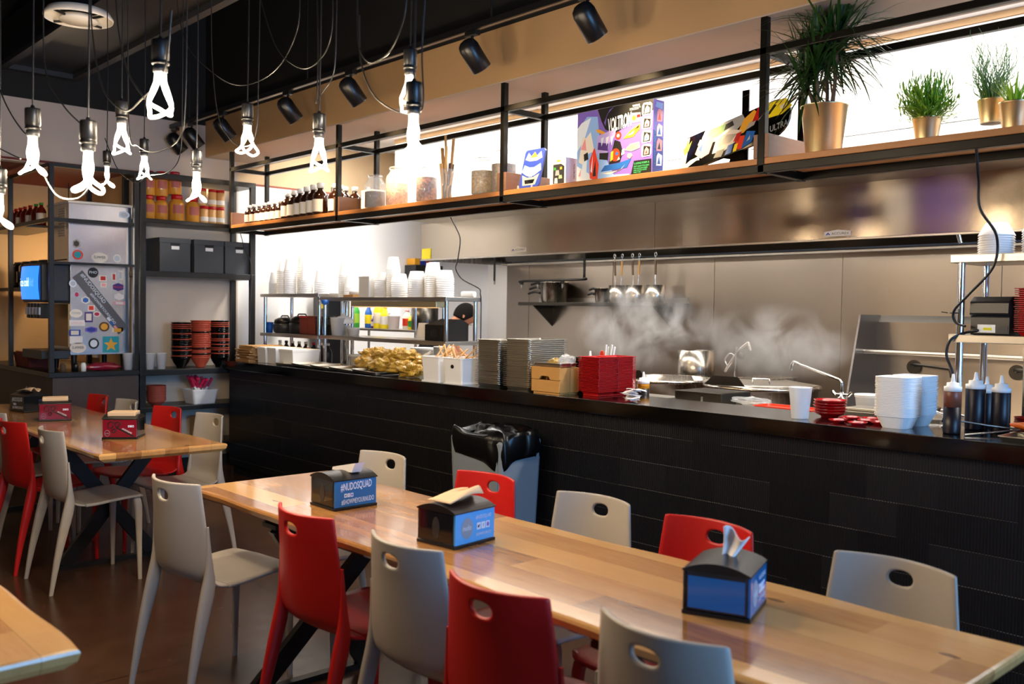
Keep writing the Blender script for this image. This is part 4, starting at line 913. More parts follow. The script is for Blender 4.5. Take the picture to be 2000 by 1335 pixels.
p.disc(0.018, 0.132, 0.032, 'orange_plastic', 4, 1.1); pp([(-0.018, 0.10), (0.0, 0.11), (0.002, 0.155), (-0.014, 0.15)], 'yellow', 5); p.disc(0.028, 0.138, 0.009, 'blue', 5); pp([(0.03, 0.10), (0.05, 0.105), (0.045, 0.12)], 'off_white', 5); pp([(0.06, 0.125), (0.08, 0.13), (0.08, 0.16), (0.065, 0.155)], 'off_white', 4)
pp([(-0.09, 0.05), (0.10, 0.055), (0.13, 0.10), (0.04, 0.085), (-0.06, 0.082)], 'blue', 2); pp([(-0.09, 0.04), (0.05, 0.045), (0.09, 0.075), (0.06, 0.05), (-0.02, 0.03)], 'off_white', 3); pp([(-0.10, 0.004), (0.12, 0.004), (0.12, 0.02), (-0.08, 0.03)], 'sky_print', 3)
pp([(0.10, 0.11), (0.12, 0.10), (0.14, 0.115), (0.13, 0.13), (0.105, 0.13)], 'pink', 3)
pp([(0.10, 0.29), (0.19, 0.29), (0.19, 0.34), (0.12, 0.345)], 'silver', 2); p.disc(0.145, 0.315, 0.014, 'gold', 3); pp([(0.165, 0.315), (0.187, 0.315), (0.187, 0.33), (0.165, 0.33)], 'red_plastic', 3); pp([(0.105, 0.292), (0.125, 0.292), (0.125, 0.305), (0.108, 0.305)], 'blue', 3)
for k in range(4):
    z0 = 0.10+0.073*k
    pp([(0.205, z0), (0.26, z0), (0.268, z0+0.015), (0.268, z0+0.055), (0.255, z0+0.066), (0.21, z0+0.066), (0.2, z0+0.05), (0.2, z0+0.01)], 'print_white', 2); pp([(0.21, z0+0.006), (0.257, z0+0.006), (0.261, z0+0.05), (0.216, z0+0.058)], 'print_black', 3)
    pp([(0.218, z0+0.010), (0.25, z0+0.012), (0.252, z0+0.035), (0.235, z0+0.05), (0.222, z0+0.035)], ['pink', 'off_white', 'pink', 'off_white'][k], 4); pp([(0.228, z0+0.016), (0.24, z0+0.018), (0.238, z0+0.034)], ['red_plastic', 'blue', 'red_plastic', 'pink'][k], 5)
pp([(0.13, 0.012), (0.268, 0.012), (0.268, 0.085), (0.15, 0.085)], 'print_black', 3)
p.build('front_print', bb)
text('print', '5 LIONS FORM A', 0.105, 0.011, 'green_neon', bb, (0.152, Yp-0.0026, 0.064)); text('print', 'GIANT 16-INCH TOTAL ROBOT', 0.108, 0.008, 'green_neon', bb, (0.150, Yp-0.0026, 0.050))
text('print', 'FIVE LIONS JOIN INSIDE\nAND LAUNCH AGAIN\nMAKE IT BIG', 0.095, 0.028, 'green_neon', bb, (0.150, Yp-0.0026, 0.018))
text('title', 'VOLTRON', 0.170, 0.078, 'print_white', bb, (-0.04, Yp-0.0035, 0.258), (1, 0, 0.10), (0, 0, 1), bold=0.03)
text('print', 'WARNING', 0.05, 0.011, 'print_white', bb, (0.135, Yp-0.0020, 0.375)); text('print', 'CHOKING HAZARD SMALL PARTS\nNot for children under 3 years', 0.075, 0.014, 'print_white', bb, (0.115, Yp-0.0020, 0.357))
p = Print(0.2752, 1, 'x'); p.add([(-0.0445, 0.001), (0.0445, 0.001), (0.0445, 0.399), (-0.0445, 0.399)], 'deep_blue').add([(-0.0445, 0.24), (0.0445, 0.20), (0.0445, 0.399), (-0.0445, 0.399)], 'purple', 1).add([(-0.03, 0.36), (0.03, 0.355), (0.035, 0.385), (-0.02, 0.388)], 'sky_print', 2)
for k in range(4):
    z0 = 0.05+0.078*k; p.add([(-0.016, z0), (0.03, z0+0.005), (0.034, z0+0.06), (0.0, z0+0.07), (-0.014, z0+0.05)], ['silver', 'pink', 'off_white', 'pink'][k], 3).add([(-0.006, z0+0.01), (0.018, z0+0.012), (0.008, z0+0.05)], ['blue', 'print_black', 'blue', 'orange_plastic'][k], 4)
p.build('side_print', bb); text('print', 'LIGHT BEAM VOLTRON', 0.28, 0.012, 'teal', bb, (0.2760, -0.022, 0.06), (0, 0, 1), (0, -1, 0))
# skateboard deck on a stand
T = thing('skateboard', 'black skateboard deck with bright abstract shapes, tilted on a stand', 'skateboard', (-2.735, 4.03, SZ+0.165))
R_ = Matrix.Rotation(radians(-13), 4, 'Y') @ Matrix.Rotation(radians(-20), 4, 'X')
L2, W2 = 0.325, 0.105
pts = [(-L2, -0.085), (-L2+0.03, -W2)]+[(L2-0.09, -W2)]+[(L2-0.09+0.09*sin(t), -W2*cos(t)) for t in [pi*k/10 for k in range(1, 10)]]+[(L2-0.09, W2), (-L2+0.03, W2), (-L2, 0.085)]
b = B(); b.x = R_; b.prism(pts, -0.006, 0.006, 'y'); dk = b.build('deck', 'black_gloss', T)
p = Print(-0.0062, -1, 'y', R_); bd = p.add
bd([(-L2, -0.08), (-L2+0.02, -0.10), (-L2+0.045, 0.10), (-L2+0.02, 0.10), (-L2, 0.08)], 'silver')
bd([(-0.31, 0.0), (-0.285, 0.02), (-0.265, 0.075), (-0.285, 0.055), (-0.29, 0.095), (-0.305, 0.05), (-0.32, 0.04)], 'leaf_bright', 1); bd([(-0.30, -0.085), (-0.23, -0.06), (-0.21, -0.065), (-0.21, -0.04), (-0.27, -0.045), (-0.30, -0.06)], 'off_white', 2)
bd([(-0.22, 0.02), (-0.02, 0.0), (0.07, 0.06), (0.05, 0.104), (-0.18, 0.104)], 'silver'); bd([(-0.19, 0.04), (-0.10, 0.03), (-0.05, 0.05), (-0.05, 0.09), (-0.15, 0.095)], 'green_pale', 1); bd([(-0.06, 0.05), (0.0, 0.06), (-0.01, 0.09), (-0.05, 0.085)], 'charcoal_plastic', 2)
bd([(-0.24, -0.02), (-0.20, -0.06), (-0.15, -0.05), (-0.12, 0.03), (-0.18, 0.075), (-0.21, 0.05)], 'pink', 2); bd([(-0.22, 0.0), (-0.20, -0.02), (-0.19, 0.03)], 'blue', 3); bd([(-0.225, 0.03), (-0.20, 0.03), (-0.21, 0.06)], 'off_white', 3)
bd([(-0.13, -0.06), (-0.05, -0.07), (0.02, -0.04), (0.05, 0.01), (-0.02, 0.04), (-0.11, 0.01)], 'off_white', 2); bd([(-0.10, -0.03), (-0.02, -0.035), (0.02, 0.0), (-0.04, 0.02)], 'grey_plastic', 3); bd([(-0.12, -0.09), (-0.07, -0.1), (-0.05, -0.06), (-0.10, -0.055)], 'charcoal_plastic', 3)
bd([(0.02, -0.01), (0.06, -0.01), (0.15, 0.06), (0.12, 0.10), (0.06, 0.07)], 'gold', 2); bd([(0.07, 0.0), (0.12, 0.01), (0.14, 0.05), (0.09, 0.03)], 'grey_plastic', 3); bd([(0.11, 0.03), (0.16, 0.03), (0.19, 0.09), (0.14, 0.10)], 'red_plastic', 3); bd([(0.15, 0.02), (0.28, 0.005), (0.335, 0.03), (0.30, 0.09), (0.20, 0.10)], 'yellow', 4); bd([(0.20, 0.04), (0.21, 0.03), (0.25, 0.07), (0.24, 0.075)], 'print_black', 5); bd([(0.27, 0.035), (0.30, 0.04), (0.295, 0.06), (0.27, 0.055)], 'off_white', 5)
bd([(0.0, -0.09), (0.05, -0.10), (0.07, -0.03), (0.03, -0.02)], 'orange_plastic', 3); bd([(0.0, -0.10), (0.02, -0.10), (0.03, -0.06), (0.01, -0.06)], 'yellow', 4); bd([(0.05, -0.10), (0.11, -0.085), (0.13, -0.03), (0.08, -0.01)], 'blue', 4); bd([(0.08, -0.07), (0.10, -0.065), (0.10, -0.04)], 'silver', 5); bd([(-0.05, -0.10), (-0.01, -0.10), (0.0, -0.05), (-0.03, -0.05)], 'blue', 4); bd([(0.0, -0.04), (0.03, -0.05), (0.05, 0.0), (0.02, 0.0)], 'red_plastic', 4)
p.build('deck_graphic', dk)
o = text('logo', 'ULTRA', 0.10, 0.036, 'silver', dk, (0, 0, 0), bold=0.02)
for v in o.data.vertices: v.co = R_ @ Vector((v.co.x+0.215, -0.0095, v.co.z-0.075))
T2 = thing('board_stand', 'black curved display stand holding the skateboard', 'stand', (-2.755, 4.02, SZ))
B().prism([(-0.07, 0), (0.07, 0), (0.05, 0.06), (0.06, 0.10), (-0.09, 0.10), (-0.085, 0.07), (-0.04, 0.06)], 0.065, 0.072, 'y').build('stand_plate', 'black_gloss', T2)
B().box(-0.07, 0.07, -0.03, 0.08, 0, 0.006).box(0.02, 0.06, 0.072, 0.08, 0, 0.40).build('stand_upright', 'black_gloss', T2)

# ---- plants in brass pots
def pot(label, x, y, z, r0, r1, h, group='plants in brass pots'):
    T = thing('potted_plant', label, 'potted plant', (x, y, z), 0, group)
    B().lathe([(r0*0.97, 0), (r0, 0.004), (r1, h-0.006), (r1*1.035, h-0.004), (r1*1.035, h), (r1*0.985, h), (r1*0.95, h*0.86)], 40, cap=False).build('pot', 'brass', T)
    B().lathe([(r1*0.95, h*0.88), (0.001, h*0.9)], 24, cap=False).build('soil', 'soil', T)
    return T
def leaf(b, base, d, L, wd, droop, n=7):
    d = Vector(d).normalized(); side = d.cross(Vector((0, 0, 1)))
    side = side.normalized() if side.length > 1e-3 else Vector((1, 0, 0)); p = Vector(base); v = []; st = L/n
    for i in range(n+1):
        t = i/n; w_ = wd*(0.5+1.3*t)*(1-t)**0.8+0.0006; nrm = side.cross(d)
        v += [p-side*w_, p+nrm*w_*0.25, p+side*w_]
        d = (d+Vector((0, 0, -droop*(0.4+t)/n))).normalized(); p = p+d*st
    b.raw(v, [f for i in range(n) for f in ((i*3, i*3+1, i*3+4, i*3+3), (i*3+1, i*3+2, i*3+5, i*3+4))], True)
T = pot('tall dragon tree with dark spiky leaves in a big brass pot', -2.215, 3.975, SZ, 0.078, 0.103, 0.225)
rn = random.Random(21); crowns = [((-0.05, 0.0), (-0.085, -0.01, 0.33), 0.9), ((0.0, 0.02), (-0.02, 0.03, 0.45), 1.2), ((0.035, -0.01), (0.06, -0.01, 0.48), 1.3), ((-0.02, -0.03), (-0.02, -0.05, 0.38), 0.9), ((0.02, 0.03), (0.025, 0.05, 0.57), 1.2)]
for (bx_, by_), top, k in crowns:
    B().tube([(bx_, by_, 0.19), ((bx_+top[0])/2+0.008, (by_+top[1])/2, (0.19+top[2])/2), top], 0.0085, 8, smooth_path=3).build('stem', 'bark', T)
    b = B()
    for i in range(int(84*k)):
        a = rn.uniform(0, 6.283); el = rn.uniform(-0.45, 1.5); L = rn.uniform(0.19, 0.37)*(0.8+0.2*k)
        dd = (cos(a)*cos(el), sin(a)*cos(el)*0.75, sin(el)); zz = rn.uniform(-0.05, 0.05)
        leaf(b, (top[0], top[1], top[2]+zz), dd, L, 0.0080, rn.uniform(0.3, 1.6)*(1.1-0.5*max(0, el)))
    b.build('leaf_crown', 'leaf_dark', T)
T = pot('bushy bright green grass plant in a small brass pot', -1.74, 3.97, SZ, 0.043, 0.058, 0.105)
b = B(); b2 = B(); rn = random.Random(5)
for i in range(420):
    a = rn.uniform(0, 6.283); el = rn.uniform(0.05, 1.5); L = rn.uniform(0.09, 0.20)*(0.7+0.45*el/1.5); q = rn.uniform(0, 0.035)
    leaf(b if rn.random() < 0.6 else b2, (q*cos(a), q*sin(a), 0.092), (cos(a)*cos(el), sin(a)*cos(el), sin(el)), L, rn.uniform(0.0012, 0.0024), rn.uniform(0.1, 0.9), 5)
    d = Vector((cos(a)*cos(el), sin(a)*cos(el), sin(el))); p0 = Vector((q*cos(a), q*sin(a), 0.092))+d*L*0.85
    for k in range(3): leaf(b2 if k else b, p0-d*0.022*k, (d.x+rn.uniform(-0.8, 0.8), d.y+rn.uniform(-0.8, 0.8), d.z+0.3), 0.032, 0.0030, 0.2, 3)
b.build('foliage', 'leaf_mid', T); b2.build('foliage_tips', 'leaf_bright', T)
T = thing('acrylic_riser', 'clear acrylic riser block under a brass pot', 'riser', (-1.53, 4.06, SZ))
B().box(-0.15, 0.10, -0.07, 0.07, 0.0, 0.006).box(-0.15, 0.10, -0.07, 0.07, 0.056, 0.062).box(-0.15, -0.144, -0.07, 0.07, 0.006, 0.056).box(0.094, 0.10, -0.07, 0.07, 0.006, 0.056).build('riser_shell', 'clear_plastic', T)
T = pot('wispy curly twig plant in a brass pot on the clear riser', -1.515, 4.06, SZ+0.0625, 0.043, 0.056, 0.098)
b = B(); b2 = B(); rn = random.Random(9)
for i in range(130):
    a = rn.uniform(0, 6.283); q = rn.uniform(0, 0.035); sp = rn.uniform(0.02, 0.11); h_ = rn.uniform(0.10, 0.29); ph = rn.uniform(0, 6.28); fr = rn.uniform(7, 14)
    P = [(q*cos(a)+sp*t*cos(a)+0.018*t*sin(fr*t+ph), q*sin(a)+sp*t*sin(a)+0.018*t*cos(fr*t+ph), 0.085+h_*t) for t in [k/12 for k in range(13)]]
    (b if i % 3 else b2).tube(P, [0.0021-0.0013*k/12 for k in range(13)], 4)
b.build('twigs', 'leaf_grey', T); b2.build('green_twigs', 'leaf_mid', T)
T = pot('pale green spiky grass in a brass pot at the right edge of the shelf', -1.385, 3.95, SZ, 0.046, 0.060, 0.112)
b = B(); rn = random.Random(13)
for i in range(90):
    a = rn.uniform(0, 6.283); el = rn.uniform(0.75, 1.5); leaf(b, (0.03*cos(a)*rn.random(), 0.03*sin(a)*rn.random(), 0.098), (cos(a)*cos(el), sin(a)*cos(el), sin(el)), rn.uniform(0.07, 0.13), 0.003, 0.3, 4)
b.build('foliage', 'leaf_bright', T)
# cables dropping from the shelf
T = thing('power_cable', 'black cable hanging from the shelf to the ticket printer', 'cable')
B().tube([(-1.494, 3.86, 2.165), (-1.505, 3.92, 2.05), (-1.545, 4.05, 1.95), (-1.54, 4.22, 1.85), (-1.56, 4.25, 1.72), (-1.66, 4.25, 1.60), (-1.725, 4.265, 1.53), (-1.72, 4.27, 1.48), (-1.67, 4.25, 1.462)], 0.006, 8, smooth_path=6).build('cable', 'black_plastic', T)
o = B().tube([(-5.213, 4.2, 2.16), (-5.17, 4.22, 2.08), (-5.15, 4.24, 2.0), (-5.20, 4.26, 1.86), (-5.27, 4.3, 1.80), (-5.26, 4.35, 1.73), (-5.2, 4.42, 1.68), (-5.23, 4.5, 1.655), (-5.33, 4.59, 1.625), (-5.352, 4.618, 1.55), (-5.352, 4.618, 1.20)], 0.0045, 6, smooth_path=6).build('power_cable', 'charcoal_plastic', None); tag(o, 'thin grey cable looping from the shelf to the steel overshelf', 'cable')

# ================================================================== KITCHEN
for i, x in enumerate((-7.0, -4.6, -2.2, 0.2)):
    T = thing('ceiling_light', 'flat kitchen ceiling light, number %s from the left wall, behind the soffit' % ['one', 'two', 'three', 'four'][i], 'ceiling light', (x, 4.95, 3.15), 0, 'kitchen ceiling lights')
    B().box(-1.03, 1.03, -0.2, 0.2, 0.01, 0.039).build('housing', 'white_paint', T, bevel=0.003); B().box(-1.0, 1.0, -0.175, 0.175, 0.0, 0.01).build('diffuser', 'lamp_glow', T)
# exhaust hood with white supply plenum
T = thing('exhaust_hood', 'long stainless steel exhaust hood over the cooking line', 'hood')
HX = [-7.98, -4.836, -1.70, 1.1]
for a, b_ in zip(HX, HX[1:]):
    B().box(a+0.002, b_-0.002, 6.03, 6.06, 2.02, 2.405).build('front_panel', 'hood_steel', T, bevel=0.003)
    B().box(a+0.004, b_-0.004, 6.02, 6.03, 2.018, 2.034).build('bottom_lip', 'steel_x', T, bevel=0.003)
for x in (-7.98, 1.08): B().prism([(6.06, 2.02), (7.33, 2.02), (7.33, 2.405), (6.06, 2.405)], x, x+0.02, 'x').build('end_panel', 'steel', T)
B().box(-7.96, 1.08, 6.06, 7.33, 2.385, 2.405).build('top_panel', 'steel', T)
B().prism([(6.75, 2.385), (6.77, 2.385), (7.22, 2.06), (7.20, 2.06)], -7.96, 1.08, 'x').build('filter_bank', 'dark_steel', T)
B().box(-7.96, 1.08, 7.25, 7.33, 2.02, 2.05).build('grease_trough', 'steel_x', T, bevel=0.006)
for i, x in enumerate((-6.6, -4.6, -2.6, -0.6)):
    L_ = B().lathe([(0.001, 0.0), (0.07, 0.004), (0.085, 0.03), (0.085, 0.045)], 20, (x, 6.5, 2.34)).build('hood_light', 'lamp_glow', T)
T = thing('supply_plenum', 'bright white air supply box above the steel hood', 'plenum')
B().box(-7.72, 1.1, 5.50, 5.52, 2.62, 3.15).box(-7.72, 1.1, 5.50, 5.52, 2.405, 2.614).build('front_panel', 'white_paint', T, bevel=0.002)
B().box(-7.72, -7.70, 5.52, 6.03, 2.405, 3.15).build('side_panel', 'white_paint', T)
for a, b_ in zip([-7.72, -4.836, -1.70], [-4.836, -1.70, 1.1]): B().box(a+0.004, b_-0.004, 5.505, 6.03, 2.400, 2.408).build('perforated_panel', 'steel_x', T)
for x in (-7.3, -5.4, -3.9, -2.9, -2.25, -1.9): B().box(x, x+0.012, 5.496, 5.5, 2.635, 2.647).build('rivet', 'silver', T)
B().box(-7.72, 1.1, 5.49, 5.52, 3.152, 3.188).build('top_trim', 'tan_light', T)
def hood_label(T, x0, w, z0):
    h = w*0.2
    pl_ = B().prism([(x0, z0), (x0+w, z0), (x0+w, z0+h*0.85), (x0+w/2, z0+h*1.15), (x0, z0+h*0.85)], 6.026, 6.0297, 'y').build('nameplate', 'off_white', T, bevel=0.001)
    text('nameplate_text', 'ACCUREX', w*0.66, h*0.42, 'print_black', pl_, (x0+w*0.28, 6.0258, z0+h*0.26))
    B().prism([(x0+w*0.05, z0+h*0.24), (x0+w*0.11, z0+h*0.24), (x0+w*0.145, z0+h*0.45), (x0+w*0.18, z0+h*0.24), (x0+w*0.24, z0+h*0.24), (x0+w*0.145, z0+h*0.74)], 6.0252, 6.0258, 'y').build('nameplate_mark', 'deep_blue', pl_)
HT = [o for o in COL.objects if o.name == 'exhaust_hood'][0]
hood_label(HT, -3.335, 0.195, 2.048); hood_label(HT, -6.56, 0.205, 2.06)
B().box(-7.955, -7.80, 6.024, 6.0297, 2.035, 2.145).build('yellow_sticker', 'yellow', HT, bevel=0.004)
for x in (-2.55, -1.2): B().rod((x, 6.30, 2.10), (x+0.02, 6.33, 1.99), 0.016).build('nozzle', 'chrome', HT)

# prep tables along the service side, with steel overshelves
def prep(label, x0, x1):
    T = thing('prep_table', label, 'work table', ((x0+x1)/2, 4.57, 0), 0, 'steel prep tables'); w = (x1-x0)/2
    B().box(-w, w, -0.30, 0.28, 0.93, 0.97).build('tabletop', 'steel_x', T, bevel=0.004)
    B().box(-w+0.05, w-0.05, -0.24, 0.24, 0.25, 0.27).build('undershelf', 'steel_x', T)
    for sx in (-1, 1):
        for sy in (-0.26, 0.24): B().rod((sx*(w-0.06), sy, 0), (sx*(w-0.06), sy, 0.93), 0.02).build('leg', 'steel', T)
prep('steel prep table behind the counter at the left, under the twin overshelves', -8.30, -5.2)
prep('steel prep table behind the middle of the counter, with the sheet pan rims', -5.18, -1.80)
prep('steel prep table behind the counter at the right, under the tall overshelf', -1.79, 0.6)
def overshelf(label, x0, x1, ztop, zmid, t=0.03, y0=4.3, y1=4.6, posts=None):
    T = thing('overshelf', label, 'overshelf', (0, 0, 0.971), 0, 'steel overshelves')
    z = 0.971
    B().box(x0, x1, y0-0.02, y1+0.02, ztop-t-z, ztop-z).build('top_shelf', 'steel_x', T, bevel=0.003)
    B().box(x0, x1, y0-0.02, y1+0.02, zmid-t-z, zmid-z).build('middle_shelf', 'steel_x', T, bevel=0.003)
    for px in (posts or (x0+0.045, x1-0.03)):
        for py in (y0+0.01, y1-0.01): B().rod((px, py, 0), (px, py, ztop-t-z), 0.0165).build('post', 'chrome', T)
    return T
overshelf('steel overshelf at the left end behind the counter, stacked with white cups', -8.18, -7.13, 1.63, 1.262)
overshelf('long steel overshelf behind the noodle bags, with white tubs on top', -7.11, -5.355, 1.597, 1.268)
overshelf('tall steel overshelf at the right, holding the ticket printer', -1.755, -0.5, 1.779, 1.425, 0.036, posts=(-1.715, -0.55))
T = thing('strip_heater', 'long food warmer strip hanging below the top of the long overshelf', 'warmer', (-6.1, 4.36, 1.515))
B().box(-0.58, 0.58, -0.04, 0.04, 0.004, 0.05).build('housing', 'brass', T, bevel=0.004); B().box(-0.55, 0.55, -0.02, 0.02, 0.0, 0.004).build('heating_element', 'heat_glow', T); B().box(-0.5, -0.48, -0.01, 0.01, 0.05, 0.0515).box(0.48, 0.5, -0.01, 0.01, 0.05, 0.0515).build('bracket', 'steel', T)  # steel casing; brass colour paints in the warm light it reflects
# ---- white cups and tubs on the overshelves
cup = B().lathe([(0.040, 0.11), (0.058, 0.004), (0.0605, 0.003), (0.0605, 0), (0.056, 0), (0.037, 0.106), (0.001, 0.108)][::-1], 20)
cup2 = B().lathe([(0.052, 0.07), (0.070, 0.004), (0.073, 0.003), (0.073, 0), (0.068, 0), (0.049, 0.066), (0.001, 0.068)][::-1], 20)
def cups(mesh, x, y, z, n, pitch, lab, group, m='foam_white'):
    first = None
    for i in range(n):
        if first is None: o = first = mesh.build('foam_cup', m)
        else: o = first.copy(); COL.objects.link(o)
        o.location = (x, y, z+i*pitch); tag(o, '%s %s' % (nth(i, n), lab), 'cup', group)
A, Bt = 1.6305, 1.5975
for k, (x, n, y) in enumerate([(-8.08, 6, 4.38), (-7.93, 12, 4.38), (-7.80, 14, 4.52), (-7.76, 12, 4.36), (-7.63, 12, 4.46), (-7.50, 7, 4.38), (-7.38, 7, 4.48), (-7.25, 6, 4.38)]):
    cups(cup, x, y, A, n, 0.019, 'white foam cup of the %s stack on the left overshelf' % ord_b[k], 'foam cups on the left overshelf', 'foam_white' if k != 2 else 'off_white')
for k, (x, n, y, c_) in enumerate([(-6.95, 13, 4.44, cup), (-7.04, 9, 4.5, cup), (-6.83, 6, 4.42, cup), (-6.24, 15, 4.44, cup), (-6.36, 9, 4.42, cup2), (-6.10, 8, 4.40, cup2), (-5.98, 4, 4.52, cup2), (-5.87, 9, 4.40, cup2), (-5.76, 11, 4.46, cup), (-5.655, 11, 4.40, cup), (-5.52, 9, 4.40, cup2)]):
    cups(c_, x, y, Bt, n, 0.0165 if c_ is cup2 else 0.0155, 'white tub of the %s stack on the long overshelf' % ord_b[k], 'foam tubs on the long overshelf')
T = thing('white_block', 'plain white box on the long overshelf, left of the tallest tubs', 'box', (-6.53, 4.45, Bt)); B().box(-0.075, 0.075, -0.10, 0.10, 0, 0.17).build('box_body', 'white_card', T, bevel=0.004); B().box(-0.077, 0.077, -0.102, 0.102, 0.155, 0.172).build('box_lid', 'white_card', T, bevel=0.003)
T = thing('lid_stack', 'low pile of white lids and tan boxes on the long overshelf', 'lids', (-6.72, 4.42, Bt)); B().box(-0.09, 0.06, -0.09, 0.07, 0, 0.022).build('tan_box', 'kraft', T, bevel=0.003); B().lathe([(0.07, 0.023), (0.075, 0.05), (0.001, 0.052)], 24).build('lids', 'white_plastic', T)
T = thing('herb_bunch', 'small dark dried herb bunch on the long overshelf', 'herbs', (-6.67, 4.54, Bt)); b = B(); rn = random.Random(3)
for i in range(24): a = rn.uniform(0, 6.28); el = rn.uniform(0.5, 1.4); leaf(b, (0, 0, 0.05), (cos(a)*cos(el), sin(a)*cos(el), sin(el)), rn.uniform(0.06, 0.13), 0.012, 0.5, 4)
b.build('leaves', 'spice_dark', T); B().lathe([(0.03, 0), (0.035, 0.06), (0.001, 0.06)], 14).build('cup', 'green', T)
o = B().rod((-0.06, 0, 0.03), (0.06, 0.02, 0.03), 0.022, n=16).build('paper_roll', 'white_plastic', None, (-5.42, 4.54, Bt-0.006)); tag(o, 'white roll lying at the right end of the long overshelf', 'roll')
# things on the middle shelves
MB_, MA = 1.2685, 1.2625
def tub(label, x, y, z, r0, r1, h, fill_m, fill=0.8, wall='frosted', lid=None):
    T = thing('food_tub', label, 'tub', (x, y, z))
    B().lathe([(r0, 0), (r1, h), (r1*1.05, h), (r1*1.05, h+0.006), (r1*0.94, h+0.004), (r0*0.95, 0.004), (0.001, 0.004)], 24).build('tub_wall', wall, T)
    B().lathe([(r0*0.94, 0.005), (r0+(r1*0.93-r0)*fill, h*fill), (0.001, h*fill+0.002)], 22).build('contents', fill_m, T)
    if lid: B().lathe([(r1*1.06, h+0.007), (r1*1.06, h+0.016), (0.001, h+0.018)], 24).build('lid', lid, T)
    return T
tub('clear tub of purplish brown sauce on the long middle shelf', -6.97, 4.38, MB_, 0.05, 0.065, 0.15, 'sauce_brown', 0.85)
tub('tan tub left of the purplish sauce on the long middle shelf', -7.06, 4.50, MB_, 0.05, 0.055, 0.08, 'spice_gold', 0.9)
tub('small clear tub right of the purplish sauce', -6.83, 4.45, MB_, 0.045, 0.055, 0.06, 'off_white', 0.7)
cups(cup, -5.80, 4.42, MB_, 2, 0.02, 'white cup beside the black terminal', 'cups by the black terminal')
T = thing('order_terminal', 'black order terminal at the right end of the long middle shelf', 'terminal', (-5.56, 4.45, MB_))
B().prism([(-0.11, 0), (0.12, 0), (0.12, 0.13), (0.05, 0.165), (-0.11, 0.12)], -0.12, 0.12, 'x').build('terminal_body', 'black_matte', T, bevel=0.006); B().box(-0.05, 0.05, -0.1115, -0.11, 0.03, 0.09).build('terminal_screen', 'panel_dark', T)
T = thing('heat_lamp', 'white dome heat lamp with a blue knob above the long middle shelf', 'heat lamp', (-6.985, 4.45, 1.43))
B().lathe([(0.085, -0.06), (0.08, -0.03), (0.05, 0.0), (0.012, 0.012), (0.012, 0.03)], 26, cap=False).build('dome', 'white_plastic', T, solid=0.003); B().rod((0, 0, 0.02), (0, 0, 0.12), 0.006).build('stem', 'chrome', T); B().lathe([(0.001, 0.12), (0.03, 0.13), (0.035, 0.16), (0.001, 0.165)], 16, (0, -0.19, -0.02)).build('knob', 'blue', T)
def cooker(label, x, y, s):
    T = thing('rice_cooker', label, 'rice cooker', (x, y, MA), 0.4); T.scale = (s, s, s)
    B().lathe([(0.10, 0), (0.125, 0.01), (0.13, 0.09), (0.12, 0.105)], 26).build('cooker_body', 'charcoal_plastic', T); B().lathe([(0.122, 0.107), (0.115, 0.145), (0.07, 0.17), (0.001, 0.178)], 26).build('lid', 'black_plastic', T); B().tube([(-0.06, 0, 0.165), (-0.04, 0, 0.19), (0.04, 0, 0.19), (0.06, 0, 0.165)], 0.008, 7).build('handle', 'black_plastic', T)
cooker('black rice cooker at the left end of the left middle shelf', -8.03, 4.46, 0.85); cooker('second black rice cooker on the left middle shelf', -7.78, 4.50, 0.95)
T = thing('coffee_urn', 'tall black dispenser with a yellow tag behind the left overshelf', 'dispenser', (-8.17, 5.05, 0)); B().box(-0.13, 0.15, -0.13, 0.13, 0, 1.62).build('urn_body', 'black_plastic', T, bevel=0.015); B().box(0.03, 0.10, -0.1315, -0.13, 1.50, 1.56).build('tag', 'yellow', T); B().box(-0.14, 0.16, -0.14, 0.14, 1.62, 1.65).build('urn_lid', 'charcoal_plastic', T, bevel=0.006)
for i, (x, m_, lab) in enumerate([(-7.56, 'red_plastic', 'dark red box on the left middle shelf'), (-7.42, 'maroon_paint', 'maroon box beside the dark red one on the left middle shelf'), (-7.28, 'black_gloss', 'black box at the right end of the left middle shelf')]):
    T = thing('storage_box', lab, 'box', (x, 4.47, MA)); B().box(-0.06, 0.06, -0.09, 0.09, 0, 0.15).build('box_body', 'maroon_paint' if i < 2 else 'black_gloss', T, bevel=0.006); B().box(-0.063, 0.063, -0.093, 0.093, 0.15, 0.168).build('box_lid', m_, T, bevel=0.004)
o = B().lathe([(0.03, 0), (0.034, 0.10), (0.001, 0.10)], 16).build('blue_cup', 'blue', None, (-8.14, 4.36, MA)); tag(o, 'small blue cup at the left end of the left middle shelf', 'cup')
def bottle(label, x, y, z, r, h, m_, cap, lm=None, group=None, name='sauce_bottle'):
    T = thing(name, label, 'bottle', (x, y, z), 0, group)
    B().lathe([(r*0.94, 0), (r, 0.005), (r, h*0.62), (r*0.85, h*0.70), (r*0.36, h*0.84), (r*0.34, h*0.92)], 18).build('bottle_body', m_, T); B().lathe([(r*0.42, h*0.90), (r*0.42, h*0.99), (0.001, h)], 14).build('cap', cap, T)
    if lm: B().lathe([(r*1.015, h*0.18), (r*1.015, h*0.55)], 18, cap=False).build('label', lm, T)
    return T
